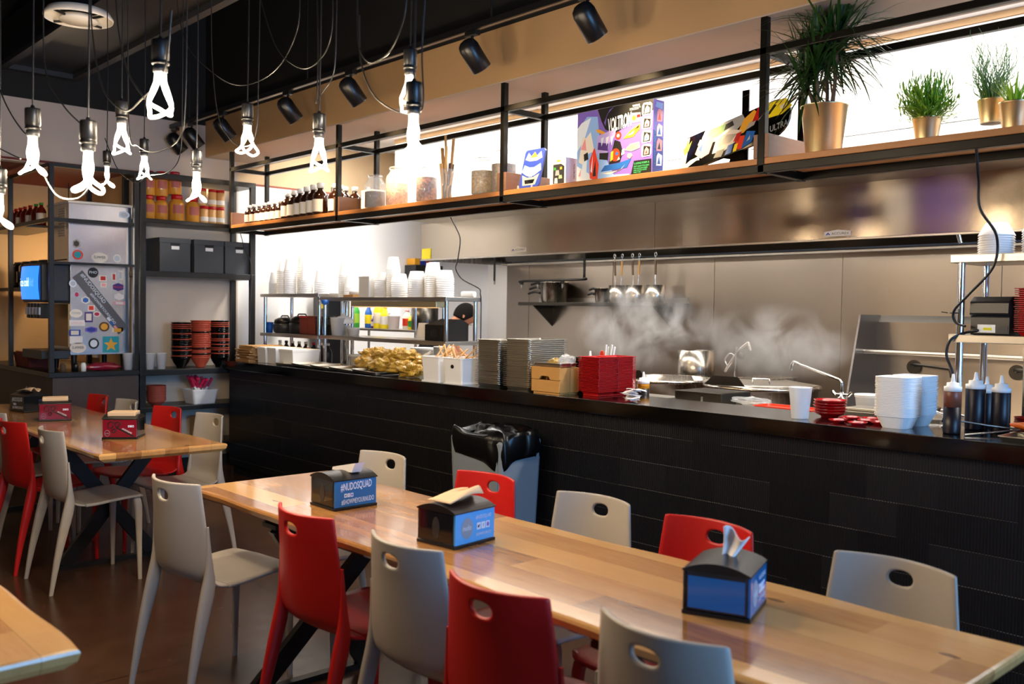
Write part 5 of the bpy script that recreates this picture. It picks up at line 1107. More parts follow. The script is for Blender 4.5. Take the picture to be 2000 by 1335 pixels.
for i, (x, m_, c_, l_) in enumerate([(-8.12, 'off_white', 'white_plastic', None), (-8.0, 'soy_bottle', 'black_plastic', 'off_white'), (-7.88, 'amber_glass', 'white_plastic', 'red_plastic'), (-7.76, 'amber_glass', 'off_white', 'hot_pink'), (-7.64, 'amber_glass', 'off_white', 'hot_pink'), (-7.50, 'soy_bottle', 'hot_pink', 'off_white'), (-7.38, 'soy_bottle', 'white_plastic', None), (-7.26, 'black_plastic', 'white_plastic', None)]):
    bottle('%s bottle from the left below the left overshelf, behind the cartons' % ord_b[i], x, 4.46, 0.971, 0.038, 0.22, m_, c_, l_, 'bottles behind the white cartons')
tub('white tub of yellow sauce behind the left end of the noodle bags', -6.62, 4.42, 0.971, 0.05, 0.055, 0.12, 'oil_yellow', 0.9, 'frosted', 'white_plastic')
for i, (x, y, r, h) in enumerate([(-7.0, 4.72, 0.09, 0.14), (-6.85, 4.50, 0.07, 0.12), (-6.2, 4.72, 0.10, 0.20), (-5.9, 4.70, 0.08, 0.22)]):
    tub(['white round tub below the long middle shelf, leftmost', 'low white tub below the long middle shelf near the heat lamp', 'tall white tub below the middle of the long overshelf', 'tall white tub below the long overshelf, nearest the terminal'][i], x, y, 0.971, r*0.9, r, h, 'off_white', 0.8, 'white_plastic', 'white_plastic')
bottle('tall thin red dotted bottle with white cap by the overshelf posts', -7.16, 4.20, CT, 0.018, 0.155, 'orange_plastic', 'white_plastic', 'red_plastic')
# wire storage shelf further back with bright bottles
T = thing('wire_shelf', 'wire storage shelf between the overshelf and the left kitchen wall', 'shelf', (-7.16, 5.08, 0))
for z in (0.35, 0.80, 1.32): B().box(-0.62, 0.60, -0.17, 0.17, z-0.02, z).build('wire_deck', 'steel_x', T, bevel=0.003)
for sx in (-0.60, 0.58):
    for sy in (-0.155, 0.155): B().rod((sx, sy, 0), (sx, sy, 1.75), 0.013).build('post', 'chrome', T)
ZB = 1.3205
for i, (x, m_, c_, l_, h, r, lab) in enumerate([(-7.92, 'blue', 'deep_blue', 'yellow', 0.24, 0.035, 'blue bottle with yellow label'), (-7.82, 'violet', 'deep_blue', 'off_white', 0.12, 0.03, 'small purple bottle beside the yellow ones'), (-7.74, 'yellow', 'yellow', 'off_white', 0.28, 0.05, 'large yellow bottle behind the overshelf'), (-7.63, 'yellow', 'yellow', 'white_plastic', 0.22, 0.045, 'yellow bottle right of the large yellow one'), (-7.26, 'off_white', 'pink', 'orange_plastic', 0.19, 0.045, 'orange and white bottle on the wire shelf'), (-7.18, 'yellow', 'green', 'green', 0.15, 0.04, 'lime green and yellow bottle on the wire shelf'), (-8.15, 'green', 'green', 'leaf_bright', 0.26, 0.04, 'green bottle at the left end of the wire shelf')]):
    bottle(lab, x*0.943, 5.03, ZB, r*0.95, h*0.95, m_, c_, l_)
tub('foam cup of red sauce on the wire shelf', -7.04, 5.02, ZB, 0.048, 0.057, 0.115, 'orange_plastic', 0.9); cups(cup, -7.04, 5.02, ZB+0.125, 2, 0.02, 'white cup turned over the red sauce tub', 'cups over the red sauce')
T = thing('storage_pot', 'dark steel pots stacked at the right end of the wire shelf', 'pot', (-6.68, 5.10, ZB)); B().lathe([(0.11, 0), (0.12, 0.01), (0.12, 0.20), (0.115, 0.20), (0.11, 0.01), (0.001, 0.008)], 26).build('pot_body', 'dark_steel', T)
# small shelf on the left kitchen wall
T = thing('wall_box', 'dark wall cabinet with books on top on the left kitchen wall', 'cabinet', (-8.39, 6.3, 1.78)); B().box(0, 0.2, -0.18, 0.2, 0, 0.21).build('cabinet_body', 'charcoal_plastic', T, bevel=0.005); B().box(0.2, 0.203, -0.17, 0.19, 0.01, 0.2).build('door', 'dark_steel', T)
for i, (y, m_, lab) in enumerate([(-0.16, 'gold', 'tan book'), (-0.08, 'deep_blue', 'blue book'), (0.0, 'brick_red', 'red book'), (0.10, 'deep_blue', 'thick blue book')]):
    o = B().box(0.0, 0.15, 0, 0.07, 0, 0.07).build('book', m_, None, (-8.38, 6.3+y, 1.991), bevel=0.003); tag(o, lab+' on the dark wall cabinet beside the hood', 'book')
# person bending over the work table
T = thing('person', 'person in a black t-shirt bending forward behind the long overshelf', 'person', (-7.34, 5.74, 0), atan2(0.735, 0.678))
verts = [(-0.10, 0, 0.93), (-0.055, 0, 1.05), (0.01, 0, 1.17), (0.085, 0, 1.265), (0.155, 0, 1.335), (0.205, 0, 1.375), (0.255, 0, 1.425), (0.285, 0, 1.47),
         (0.09, 0.17, 1.275), (0.20, 0.205, 1.09), (0.34, 0.16, 0.985), (0.40, 0.14, 0.975), (0.09, -0.17, 1.275), (0.19, -0.215, 1.07), (0.31, -0.15, 0.985), (0.37, -0.13, 0.975),
         (-0.10, 0.095, 0.87), (-0.05, 0.11, 0.48), (-0.11, 0.11, 0.07), (0.03, 0.12, 0.03), (-0.10, -0.095, 0.87), (-0.06, -0.11, 0.48), (-0.13, -0.11, 0.07), (0.01, -0.12, 0.03)]
edges = [(0, 1), (1, 2), (2, 3), (3, 4), (4, 5), (5, 6), (6, 7), (3, 8), (8, 9), (9, 10), (10, 11), (3, 12), (12, 13), (13, 14), (14, 15), (0, 16), (16, 17), (17, 18), (18, 19), (0, 20), (20, 21), (21, 22), (22, 23)]
rad = [0.145, 0.135, 0.145, 0.15, 0.085, 0.06, 0.085, 0.06, 0.075, 0.05, 0.034, 0.03, 0.075, 0.05, 0.034, 0.03, 0.09, 0.06, 0.042, 0.035, 0.09, 0.06, 0.042, 0.035]
def skinned(name, verts, edges, rad, m_, parent, root=0, sub=2):
    me = bpy.data.meshes.new(name); me.from_pydata(verts, edges, []); me.update(); me.materials.append(M[m_])
    o = bpy.data.objects.new(name, me); COL.objects.link(o); o.parent = parent
    o.modifiers.new('skin', 'SKIN'); sv = me.skin_vertices[0].data
    for d, r in zip(sv, rad): d.radius = (r, r) if not isinstance(r, tuple) else r; d.use_root = False
    sv[root].use_root = True
    s_ = o.modifiers.new('sub', 'SUBSURF'); s_.levels = sub; s_.render_levels = sub
    for p in me.polygons: p.use_smooth = True
    o.modifiers['skin'].use_smooth_shade = True
    return o
skinned('body', verts, edges, rad, 'skin', T)
# head: a shaped ellipsoid with face, ears and hair, tilted down with the gaze
hb = B(); hb.x = Matrix.Translation((0.29, 0, 1.45)) @ Matrix.Rotation(radians(24), 4, 'Y')
def headfn(u, v):
    th, ph = pi*v, 2*pi*u; x, y, z = sin(th)*cos(ph), sin(th)*sin(ph), cos(th)
    k = 1.0-0.16*max(0, -z)*(1 if x > -0.2 else 1.5); nose = 0.022*math.exp(-((y/0.16)**2+((z+0.12)/0.2)**2)) if x > 0.5 else 0
    eye = -0.008*(math.exp(-(((abs(y)-0.36)/0.15)**2+((z-0.12)/0.12)**2)) if x > 0.5 else 0); chin = 0.012*math.exp(-((y/0.3)**2+((z+0.75)/0.2)**2)) if x > 0 else 0
    return (0.100*x*k+nose+eye+chin, 0.077*y*k, 0.118*z)
hb.sheet(headfn, 40, 28)
hb.build('head', 'skin', T)
e = B(); e.x = hb.x
for s_ in (-1, 1): e.blob((-0.005, s_*0.078, -0.005), (0.02, 0.009, 0.032), 4, 0.05, 12, 8)
e.build('ear', 'skin', T)
h = B(); h.x = hb.x
def hairfn(u, v):
    th, ph = pi*v*0.62, 2*pi*u; fx = cos(ph); lim = 1.0 if fx < 0.2 else 1.0-0.42*((fx-0.2)/0.8)
    th *= lim; x, y, z = sin(th)*cos(ph), sin(th)*sin(ph), cos(th); return (0.108*x-0.004, 0.0835*y, 0.126*z)
h.sheet(hairfn, 32, 14); h.build('hair', 'hair', T, solid=0.006)
f_ = B(); f_.x = hb.x; f_.tube([(0.092, -0.022, -0.062), (0.097, 0, -0.060), (0.092, 0.022, -0.062)], 0.004, 6); f_.build('mouth', 'maroon_paint', T)
f_ = B(); f_.x = hb.x
for s_ in (-1, 1): f_.blob((0.086, s_*0.030, 0.014), (0.008, 0.011, 0.007), 1, 0, 10, 7)
f_.build('eye', 'black_gloss', T)
# t-shirt over the trunk and upper arms
sv_ = [(-0.10, 0, 0.95), (-0.055, 0, 1.05), (0.01, 0, 1.17), (0.085, 0, 1.265), (0.150, 0, 1.33), (0.09, 0.17, 1.275), (0.155, 0.195, 1.16), (0.09, -0.17, 1.275), (0.15, -0.205, 1.15)]
skinned('tshirt', sv_, [(0, 1), (1, 2), (2, 3), (3, 4), (3, 5), (5, 6), (3, 7), (7, 8)], [0.162, 0.152, 0.162, 0.166, 0.088, 0.092, 0.072, 0.092, 0.072], 'shirt_black', T)
tv_ = [(-0.10, 0, 0.92), (-0.10, 0.095, 0.85), (-0.05, 0.11, 0.48), (-0.11, 0.11, 0.10), (-0.10, -0.095, 0.85), (-0.06, -0.11, 0.48), (-0.13, -0.11, 0.10)]
skinned('trousers', tv_, [(0, 1), (1, 2), (2, 3), (0, 4), (4, 5), (5, 6)], [0.155, 0.105, 0.078, 0.062, 0.105, 0.078, 0.062], 'black_matte', T)
for s_, wx, wy in ((1, 0.40, 0.14), (-1, 0.37, -0.13)):
    hv, he, hr = [(wx, wy, 0.975), (wx+0.05, wy-0.01*s_, 0.972)], [(0, 1)], [0.026, 0.034]
    for k in range(4):
        y = wy-0.01*s_+(k-1.5)*0.019; L = [0.062, 0.075, 0.071, 0.055][k]; i = len(hv)
        hv += [(wx+0.075, y, 0.975), (wx+0.075+L*0.5, y, 0.978), (wx+0.075+L, y, 0.962)]; he += [(1, i), (i, i+1), (i+1, i+2)]; hr += [0.011, 0.0095, 0.008]
    i = len(hv); hv += [(wx+0.035, wy-0.045*s_, 0.97), (wx+0.07, wy-0.065*s_, 0.966)]; he += [(1, i), (i, i+1)]; hr += [0.013, 0.009]
    skinned('hand', hv, he, hr, 'skin', T, 0, 1)
text('shirt_print', 'nudo', 0.06, 0.022, 'print_white', T, (0.02, -0.118, 1.362), (1, 0, 0.6), (0, 0.75, 0.66))

# ---- cooking line: wall shelf with pots
T = thing('wall_shelf', 'dark steel wall shelf holding pots on the clad back wall', 'shelf', (-6.45, 7.335, 1.60))
B().box(-1.05, 1.0, -0.33, 0, -0.035, 0).build('shelf_board', 'dark_steel', T, bevel=0.004); B().box(-1.05, 1.0, -0.01, 0, 0, 0.05).build('upstand', 'steel_x', T)
for x in (-0.85, 0.8): B().prism([(0, -0.035), (-0.30, -0.035), (0, -0.26)], x, x+0.012, 'x').build('bracket', 'dark_steel', T)
def potty(label, x, y, z, r, h, handles, m_='steel', ang=pi):
    T = thing('saucepan', label, 'saucepan', (x, y, z), 0)
    B().lathe([(r*0.84, 0), (r*0.88, 0.008), (r, h), (r*1.03, h), (r*1.03, h+0.006), (r*0.97, h+0.004), (r*0.84, 0.01), (0.001, 0.008)], 28).build('pan_body', m_, T)
    for k in range(handles): B().tube([(r*cos(ang)*0.98, r*sin(ang)*0.98-0.02*k, h*0.95-0.05*k), (r*cos(ang)*1.4, r*sin(ang)*1.4-0.02*k, h*1.02-0.05*k), (r*cos(ang)*2.0, r*sin(ang)*2.0-0.02*k, h*0.92-0.05*k)], 0.013, 8, smooth_path=3).build('handle', 'black_plastic', T)
potty('large steel saucepan with three stacked black handles on the wall shelf', -7.10, 7.16, 1.6005, 0.155, 0.21, 3, 'steel', pi*1.05)
potty('small steel saucepan with black handles in the middle of the wall shelf', -6.36, 7.10, 1.6005, 0.075, 0.14, 2, 'steel', pi*1.05)
for i, x in enumerate((-6.17, -5.95, -5.70)):
    T = thing('steel_canister', '%s steel canister on the wall shelf, holding strainers' % ['left', 'middle', 'right'][i], 'canister', (x, 7.13, 1.6005), 0, 'steel canisters on the wall shelf'); B().lathe([(0.085, 0), (0.095, 0.01), (0.095, 0.17), (0.09, 0.17), (0.085, 0.01), (0.001, 0.008)], 26).build('canister_body', 'steel', T)
for i, (x, dx) in enumerate([(-6.20, -0.02), (-6.14, 0.02), (-5.97, -0.02), (-5.92, 0.02), (-5.70, 0.0)]):
    T = thing('strainer', '%s long noodle strainer standing in the canisters' % ord_b[i], 'strainer', (x, 7.13, 1.61), 0, 'noodle strainers')
    B().rod((0, 0, 0.02), (dx, 0, 0.44), 0.004).build('shaft', 'chrome', T); B().rod((dx*0.55, 0, 0.26), (dx*0.95, 0, 0.40), 0.011).build('wooden_grip', 'bark' if i % 2 == 0 else 'cardboard', T); B().tube([(dx+0.014*cos(t), 0, 0.455+0.02*sin(t)) for t in [k*pi/5 for k in range(10)]], 0.003, 5, True).build('hanging_loop', 'chrome', T)
T = thing('fire_pipe', 'dark fire suppression pipe with nozzles below the hood', 'pipe', (0, 6.9, 0))
B().tube([(-7.33, 0, 1.80), (-7.30, 0, 1.822), (-6.46, 0, 1.828), (-6.425, 0, 1.845), (-6.42, 0, 1.88), (-6.42, 0, 2.29)], 0.013, 9, smooth_path=3).build('pipe', 'black_steel', T)
for x in (-7.33, -7.08, -6.72): B().rod((x, 0, 1.82), (x, 0, 1.785), 0.018).build('tee', 'black_steel', T); B().rod((x, 0, 1.785), (x, 0, 1.745), 0.012, 0.008).build('nozzle', 'chrome', T)
T = thing('fire_pipe', 'short dark drop pipe with one nozzle at the left end of the hood', 'pipe', (-7.72, 6.85, 0)); B().rod((0, 0, 2.33), (0, 0, 1.83), 0.012).build('pipe', 'black_steel', T); B().rod((0, 0, 1.83), (0, 0, 1.79), 0.012, 0.008).build('nozzle', 'chrome', T)
# ---- steam kettles
def kettle(label, x, y, r, ztop, lid):
    T = thing('steam_kettle', label, 'kettle', (x, y, 0), 0, 'steam kettles')
    B().lathe([(0.05, 0.28), (r*0.55, 0.32), (r*0.9, 0.50), (r, 0.68), (r, ztop-0.03), (r*1.05, ztop-0.025), (r*1.05, ztop), (r*0.96, ztop), (r*0.94, 0.7), (r*0.8, 0.5), (0.001, 0.4)], 44).build('kettle_body', 'steel', T)
    B().lathe([(r*0.94, ztop-0.06), (0.001, ztop-0.06)], 40, cap=False).build('broth', 'sauce_brown', T)
    for a in (0.4, 2.5, 4.6): B().rod((r*0.6*cos(a), r*0.6*sin(a), 0), (r*0.6*cos(a), r*0.6*sin(a), 0.42), 0.025).build('leg', 'steel', T)
    if lid:
        def lf(u, v): a = radians(170)+radians(205)*u; q = r*(0.45+0.60*v); return (q*cos(a), q*sin(a), ztop+0.012+0.03*(1-v))
        B().sheet(lf, 30, 6).build('half_lid', 'steel_x', T, solid=0.004)
        B().tube([(r*0.3, -r*0.75, ztop+0.02), (r*0.3, -r*0.75, ztop+0.06), (r*0.55, -r*0.62, ztop+0.06), (r*0.55, -r*0.62, ztop+0.02)], 0.008, 7).build('lid_handle', 'chrome', T)
    B().prism([(-r*0.5, ztop+0.01), (r*0.35, ztop+0.01), (r*0.2, ztop+0.075), (-r*0.3, ztop+0.075)], -r*1.07, -r*1.05, 'y').build('splash_guard', 'dark_steel', T)
    return T
kettle('large steaming kettle under the two faucets', -3.78, 5.98, 0.40, 0.99, True)
kettle('steaming kettle behind the red plates, left of the large one', -4.72, 6.05, 0.38, 0.98, False)
T = thing('steam_cooker', 'grey steel box of the cooking line between the two kettles', 'cooker', (-4.36, 6.80, 0)); B().box(-0.16, 0.16, -0.3, 0.4, 0.08, 0.97).build('cooker_body', 'steel', T, bevel=0.006); B().box(-0.16, 0.16, -0.3, 0.4, 0, 0.08).build('plinth', 'black_matte', T); B().rod((0, -0.30, 0.86), (0, -0.34, 0.86), 0.03).build('knob', 'black_plastic', T)
T = thing('low_cooker', 'dark low steel unit right behind the oil bottle', 'cooker', (-3.25, 4.62, 0.971)); B().box(-0.17, 0.16, -0.14, 0.16, 0, 0.075).build('unit_body', 'dark_steel', T, bevel=0.005); B().box(0.02, 0.035, -0.1415, -0.14, 0.02, 0.05).build('latch', 'chrome', T)
T = thing('stock_pot', 'grey pot standing behind the red plate stacks in the steam', 'pot', (-4.93, 6.75, 0)); B().box(-0.3, 0.3, -0.3, 0.3, 0, 0.93).build('pot_stand', 'dark_steel', T); B().lathe([(0.15, 0.931), (0.16, 0.95), (0.16, 1.18), (0.155, 1.18), (0.15, 0.95), (0.001, 0.94)], 28).build('pot_body', 'steel', T)
def faucet(label, base, elbow, tip, group):
    T = thing('pot_faucet', label, 'faucet', base, 0, group); b0 = Vector(base); E = Vector(elbow)-b0; P = Vector(tip)-b0
    B().lathe([(0.03, 0), (0.03, 0.01), (0.016, 0.02), (0.016, 0.05)], 16).build('faucet_base', 'chrome', T)
    d = (P-E).normalized()
    B().tube([(0, 0, 0.04), (0, 0, E.z*0.8), tuple(E-Vector((0, 0, 0.01))), tuple(E+d*0.04), tuple(P-d*0.03)], 0.0095, 9, smooth_path=4).build('spout', 'chrome', T)
    B().tube([tuple(P-d*0.04), tuple(P), (P.x+d.x*0.02, P.y+d.y*0.02, P.z-0.03), (P.x+d.x*0.02, P.y+d.y*0.02, P.z-0.06)], 0.014, 9, smooth_path=3).build('spout_tip', 'chrome', T)
    B().rod((-0.05, 0, 0.03), (0.05, 0, 0.03), 0.011).rod((-0.07, 0, 0.05), (-0.045, 0, 0.025), 0.012).rod((0.07, 0, 0.05), (0.045, 0, 0.025), 0.012).build('valve_handle', 'chrome', T)
faucet('chrome swing faucet right of the large kettle', (-3.16, 6.0, 0.93), (-3.17, 6.0, 1.06), (-3.53, 6.0, 1.165), 'chrome pot faucets')
T = thing('spray_faucet', 'chrome spray faucet with angled arm over the large kettle', 'faucet', (-4.42, 6.60, 0.9705))
B().rod((0, 0, 0), (0.01, 0, 0.26), 0.012).build('riser', 'chrome', T); B().tube([(-0.10, 0, 0.05), (-0.02, 0, 0.17), (0.05, 0, 0.25), (0.12, 0, 0.30)], 0.012, 8, smooth_path=3).build('arm', 'chrome', T); B().rod((0.12, 0, 0.305), (0.14, 0, 0.235), 0.014).build('spray_head', 'chrome', T); B().blob((0.055, 0, 0.19), (0.035, 0.03, 0.035), 2, 0.1, 12, 8).build('valve', 'dark_steel', T); B().tube([(-0.08, 0, 0.10), (-0.10, 0, 0.15), (-0.06, 0, 0.20), (-0.02, 0, 0.19), (-0.03, 0, 0.14), (-0.09, 0, 0.06)], 0.008, 7, smooth_path=3).build('lever', 'chrome', T)
B().lathe([(0.035, 0), (0.03, 0.012), (0.001, 0.014)], 16).build('faucet_base', 'chrome', T)
# right hand sheet pans on the prep table, red tray, cloth
for i, (x, lab) in enumerate([(-3.16, 'sheet pan edge right of the paper slips'), (-2.64, 'sheet pan edge behind the water cup')]):
    o = tray_mesh(0.51, 0.36, 0.03, 0.012, 0.02).build('sheet_pan', 'aluminium', None, (x, 4.46, 0.972)); tag(o, lab, 'sheet pan')
o = tray_mesh(0.36, 0.17, 0.012, 0.01, 0.02).build('serving_tray', 'orange_plastic', None, (-2.62, 4.42, 1.004)); tag(o, 'bright red serving tray lying across the sheet pan', 'tray')
o = B().blob((0, 0, 0), (0.12, 0.06, 0.02), 6, 0.3, 20, 9).build('wrapped_food', 'clear_plastic', None, (-2.90, 4.50, 1.02)); tag(o, 'flat clear wrapped packet on the sheet pan', 'packet')
tub('white tub with a spoon handle beside the chrome faucet', -2.35, 4.75, 0.971, 0.055, 0.068, 0.10, 'off_white', 0.5, 'frosted', 'white_plastic')
T = thing('steam_pan', 'steel food pan with a shiny lid right of the red bowls', 'food pan', (-2.08, 4.55, 0.971)); rings(B(), [rrect(0.50, 0.30, 0.02, 0), rrect(0.52, 0.32, 0.02, 0.05), rrect(0.54, 0.34, 0.02, 0.05), rrect(0.54, 0.34, 0.02, 0.055)]).build('pan_body', 'steel_x', T); B().box(-0.24, 0.1, -0.13, 0.05, 0.055, 0.07).build('pan_lid', 'aluminium', T, bevel=0.005)
for i, (x, a) in enumerate(((-2.02, 0.3), (-1.94, 0.2), (-1.88, 0.45))):
    T = thing('ladle', '%s wooden-handled ladle lying by the foam containers' % ord_b[i], 'ladle', (x, 4.52, 1.03), a, 'wooden-handled ladles'); B().rod((-0.06, 0.05, 0.05), (0.0, 0.0, 0.03), 0.014, 0.011).build('grip', 'bark', T); B().rod((0.0, 0, 0.03), (0.10, -0.08, 0.012), 0.005).build('shaft', 'chrome', T)
# ---- wok range with side panel and back riser
T = thing('wok_range', 'stainless wok range with a slanted side panel and tall back riser', 'range')
B().prism([(6.16, 0.80), (6.64, 0.80), (6.66, 1.51), (6.36, 1.51)], -3.235, -3.22, 'x').build('side_panel', 'steel_plain', T, bevel=0.003)
B().box(-3.22, 0.6, 6.60, 6.64, 0.75, 1.46).build('back_riser', 'steel_wall', T)
B().prism([(6.60, 1.455), (6.69, 1.51), (6.69, 1.455)], -3.22, 0.6, 'x').build('riser_cap', 'steel_x', T, bevel=0.003)
B().box(-3.22, 0.6, 5.85, 6.60, 0.1, 0.80).build('range_body', 'steel_x', T, bevel=0.006)
B().rod((-3.22, 6.42, 1.247), (0.6, 6.42, 1.237), 0.017).build('pan_rail', 'steel_x', T)
for i, x in enumerate((-2.93, -2.25)):
    B().rod((x, 6.58, 1.145), (x, 6.60, 1.145), 0.05, n=20).build('faucet_flange', 'dark_steel', T)
    B().tube([(x, 6.57, 1.15), (x+0.02, 6.55, 1.165), (x+0.25, 6.50, 1.15), (x+0.29, 6.49, 1.14), (x+0.30, 6.49, 1.09)], 0.010, 8, smooth_path=3).build('wok_faucet', 'dark_steel', T)
# ---- right overshelf: cups, printer, plates, equipment box
bw = B().lathe([(0.045, 0.035), (0.074, 0.003), (0.076, 0.0), (0.073, 0.0), (0.042, 0.031), (0.001, 0.031)][::-1], 26)
def inv(x, y, n, lab, z=1.7795, s=1.0):
    first = None
    for i in range(n):
        o = bw.build('foam_bowl', 'foam_white') if first is None else first.copy()
        if first is None: first = o
        else: COL.objects.link(o)
        o.location = (x, y, z+i*0.0105); o.scale = (s, s, s if i < n-1 else 1.6); tag(o, '%s white foam bowl of the %s' % (nth(i, n), lab), 'bowl', 'foam bowls, '+lab)
inv(-1.605, 4.40, 9, 'upturned stack beside the cable'); inv(-1.43, 4.42, 10, 'upturned stack at the right edge')
T = thing('ticket_printer', 'black ticket printer on the tall overshelf', 'printer', (-1.585, 4.40, 1.4255))
B().prism([(-0.09, 0.0), (0.10, 0.0), (0.10, 0.15), (0.06, 0.168), (-0.06, 0.168), (-0.10, 0.145), (-0.105, 0.09), (-0.088, 0.082)], -0.085, 0.075, 'x').build('printer_body', 'black_plastic', T, bevel=0.006)
B().box(-0.055, 0.02, -0.0915, -0.09, 0.01, 0.045).build('rating_plate', 'silver', T); B().box(-0.03, 0.005, -0.0925, -0.0915, 0.02, 0.032).build('yellow_port', 'yellow', T); B().box(0.03, 0.07, -0.0915, -0.09, 0.012, 0.04).build('socket_plate', 'charcoal_plastic', T)
o = B().tube([(-1.635, 4.305, 1.445), (-1.69, 4.30, 1.432), (-1.735, 4.262, 1.40), (-1.75, 4.26, 1.33), (-1.72, 4.262, 1.24), (-1.735, 4.263, 1.12), (-1.76, 4.264, 1.03)], 0.006, 8, smooth_path=6).build('power_cable', 'black_plastic'); tag(o, 'black cable running down the post below the ticket printer', 'cable')
o = B().tube([(-1.735+0.024*cos(t), 4.31+0.024*sin(t), 1.52) for t in [k*pi/6 for k in range(12)]], 0.003, 5, True).bar((-1.76, 4.285, 1.52), (-1.785, 4.275, 1.524), 0.004).build('cable_tie', 'black_plastic'); tag(o, 'black cable tie round the overshelf post', 'cable tie')
stack('square_plate', sq, 'red_tray', -1.415, 4.40, 1.4255, 22, 0.0088, '{} red square plate beside the ticket printer', 'plate', 'red plates by the printer', 0.002, seed=15)
stack('square_plate', sq, 'red_tray', -1.36, 4.42, 1.4255+0.22, 6, 0.0078, '{} red square plate of the small pile at the right edge', 'plate', 'red plates piled higher at the right edge', 0.003, seed=16)
T = thing('steel_cabinet', 'brushed steel equipment box under the tall overshelf at the right edge', 'equipment', (-1.33, 4.50, 0.971)); B().box(-0.15, 0.4, -0.10, 0.12, 0, 0.40).build('cabinet_body', 'steel', T, bevel=0.004); B().box(-0.152, 0.4, -0.104, -0.10, 0.355, 0.40).build('cabinet_flange', 'steel_x', T)
for z in (0.37, 0.39): B().rod((-0.135, -0.104, z), (-0.135, -0.108, z), 0.006).build('bolt', 'chrome', T)

# ---- steam rising from the kettles
def steam(name, label, c, d, dens, seed):
    m = bpy.data.materials.new(name); m.use_nodes = True; nt = m.node_tree; nt.nodes.clear()
    out = nt.nodes.new('ShaderNodeOutputMaterial'); vs = nt.nodes.new('ShaderNodeVolumePrincipled'); nt.links.new(vs.outputs[0], out.inputs['Volume'])
    vs.inputs['Color'].default_value = (0.95, 0.92, 0.9, 1); vs.inputs['Anisotropy'].default_value = 0.2
    tc = nt.nodes.new('ShaderNodeTexCoord'); mp = nt.nodes.new('ShaderNodeMapping'); mp.inputs['Location'].default_value = (seed, seed*1.7, 0); mp.inputs['Scale'].default_value = (1, 1, 0.75)
    nt.links.new(tc.outputs['Object'], mp.inputs[0])
    nz = nt.nodes.new('ShaderNodeTexNoise'); nz.inputs['Scale'].default_value = 3.6; nz.inputs['Detail'].default_value = 4; nz.inputs['Roughness'].default_value = 0.6; nz.inputs['Distortion'].default_value = 0.7
    nt.links.new(mp.outputs[0], nz.inputs['Vector'])
    def mth(op, a, b):
        n = nt.nodes.new('ShaderNodeMath'); n.operation = op
        for i, v in enumerate((a, b)):
            if hasattr(v, 'links'): nt.links.new(v, n.inputs[i])
            else: n.inputs[i].default_value = v
        return n.outputs[0]
    sx = nt.nodes.new('ShaderNodeSeparateXYZ'); nt.links.new(tc.outputs['Object'], sx.inputs[0])
    q = mth('ADD', mth('POWER', mth('ABSOLUTE', mth('DIVIDE', sx.outputs[0], d[0]/2), 0), 2.0), mth('ADD', mth('POWER', mth('ABSOLUTE', mth('DIVIDE', sx.outputs[1], d[1]/2), 0), 2.0), mth('POWER', mth('ABSOLUTE', mth('DIVIDE', sx.outputs[2], d[2]/2), 0), 2.0)))
    fall = mth('MAXIMUM', mth('SUBTRACT', 1.0, q), 0.0)
    k = mth('MULTIPLY', mth('MAXIMUM', mth('SUBTRACT', nz.outputs['Fac'], 0.46), 0.0), fall)
    nt.links.new(mth('MULTIPLY', k, dens), vs.inputs['Density'])
    M[name] = m
    o = B().cbox((0, 0, 0), d).build('steam', name, None, c); tag(o, label, 'steam', None, 'stuff')
steam('steam_a', 'white steam drifting over the left kettle', (-4.85, 5.95, 1.36), (1.5, 0.6, 0.80), 46.0, 3.0)
steam('steam_b', 'thin steam over the large kettle', (-3.70, 6.0, 1.29), (1.3, 0.55, 0.60), 30.0, 8.0)

# ================================================================== SHELVING RACK AND DRINKS STATION ON THE LEFT
T = thing('shelving_rack', 'black steel shelving rack against the left wall beside the counter', 'rack')
for y in (3.09, 4.10):
    for x in (-7.985, -8.37): B().box(x-0.018, x+0.018, y-0.03, y+0.02, 0, 2.64).build('post', 'black_paint', T, bevel=0.002)
for z, t in ((2.64, 0.045), (2.245, 0.035), (1.80, 0.05), (0.953, 0.05), (0.63, 0.04), (0.28, 0.04)):
    B().box(-8.37, -7.965, 3.062, 4.12, z-t, z).build('shelf', 'black_paint', T, bevel=0.003)
# jars with red lids
def rjar(label, y, z, r, h, x=-8.12):
    T = thing('red_lid_jar', label, 'jar', (x, y, z), 0, 'jars with red lids on the rack')
    B().lathe([(r*0.9, 0), (r, 0.008), (r, h*0.66), (r*0.9, h*0.76), (r*0.66, h*0.82), (r*0.64, h*0.86)], 22).build('jar_body', 'oil_jar', T)
    B().lathe([(r*0.74, h*0.83), (r*0.74, h*0.98), (r*0.68, h), (0.001, h)], 22).build('lid', 'red_gloss', T)
    b = B(); n = 10; v = [(1.015*r*cos(a), 1.015*r*sin(a), zz) for zz in (h*0.30, h*0.62) for a in [-0.9+1.5*k/n for k in range(n+1)]]
    b.raw(v, [(k, k+1, n+2+k, n+1+k) for k in range(n)], True); b.build('label', 'jar_label', T)
    return T
mat('oil_jar', '#c98a30', 0.15, coat=0.4); mat('jar_label', '#a8564a', 0.5); mat('jar_pale', '#d9a565', 0.2, coat=0.3)
JZ = 2.2455; first = None
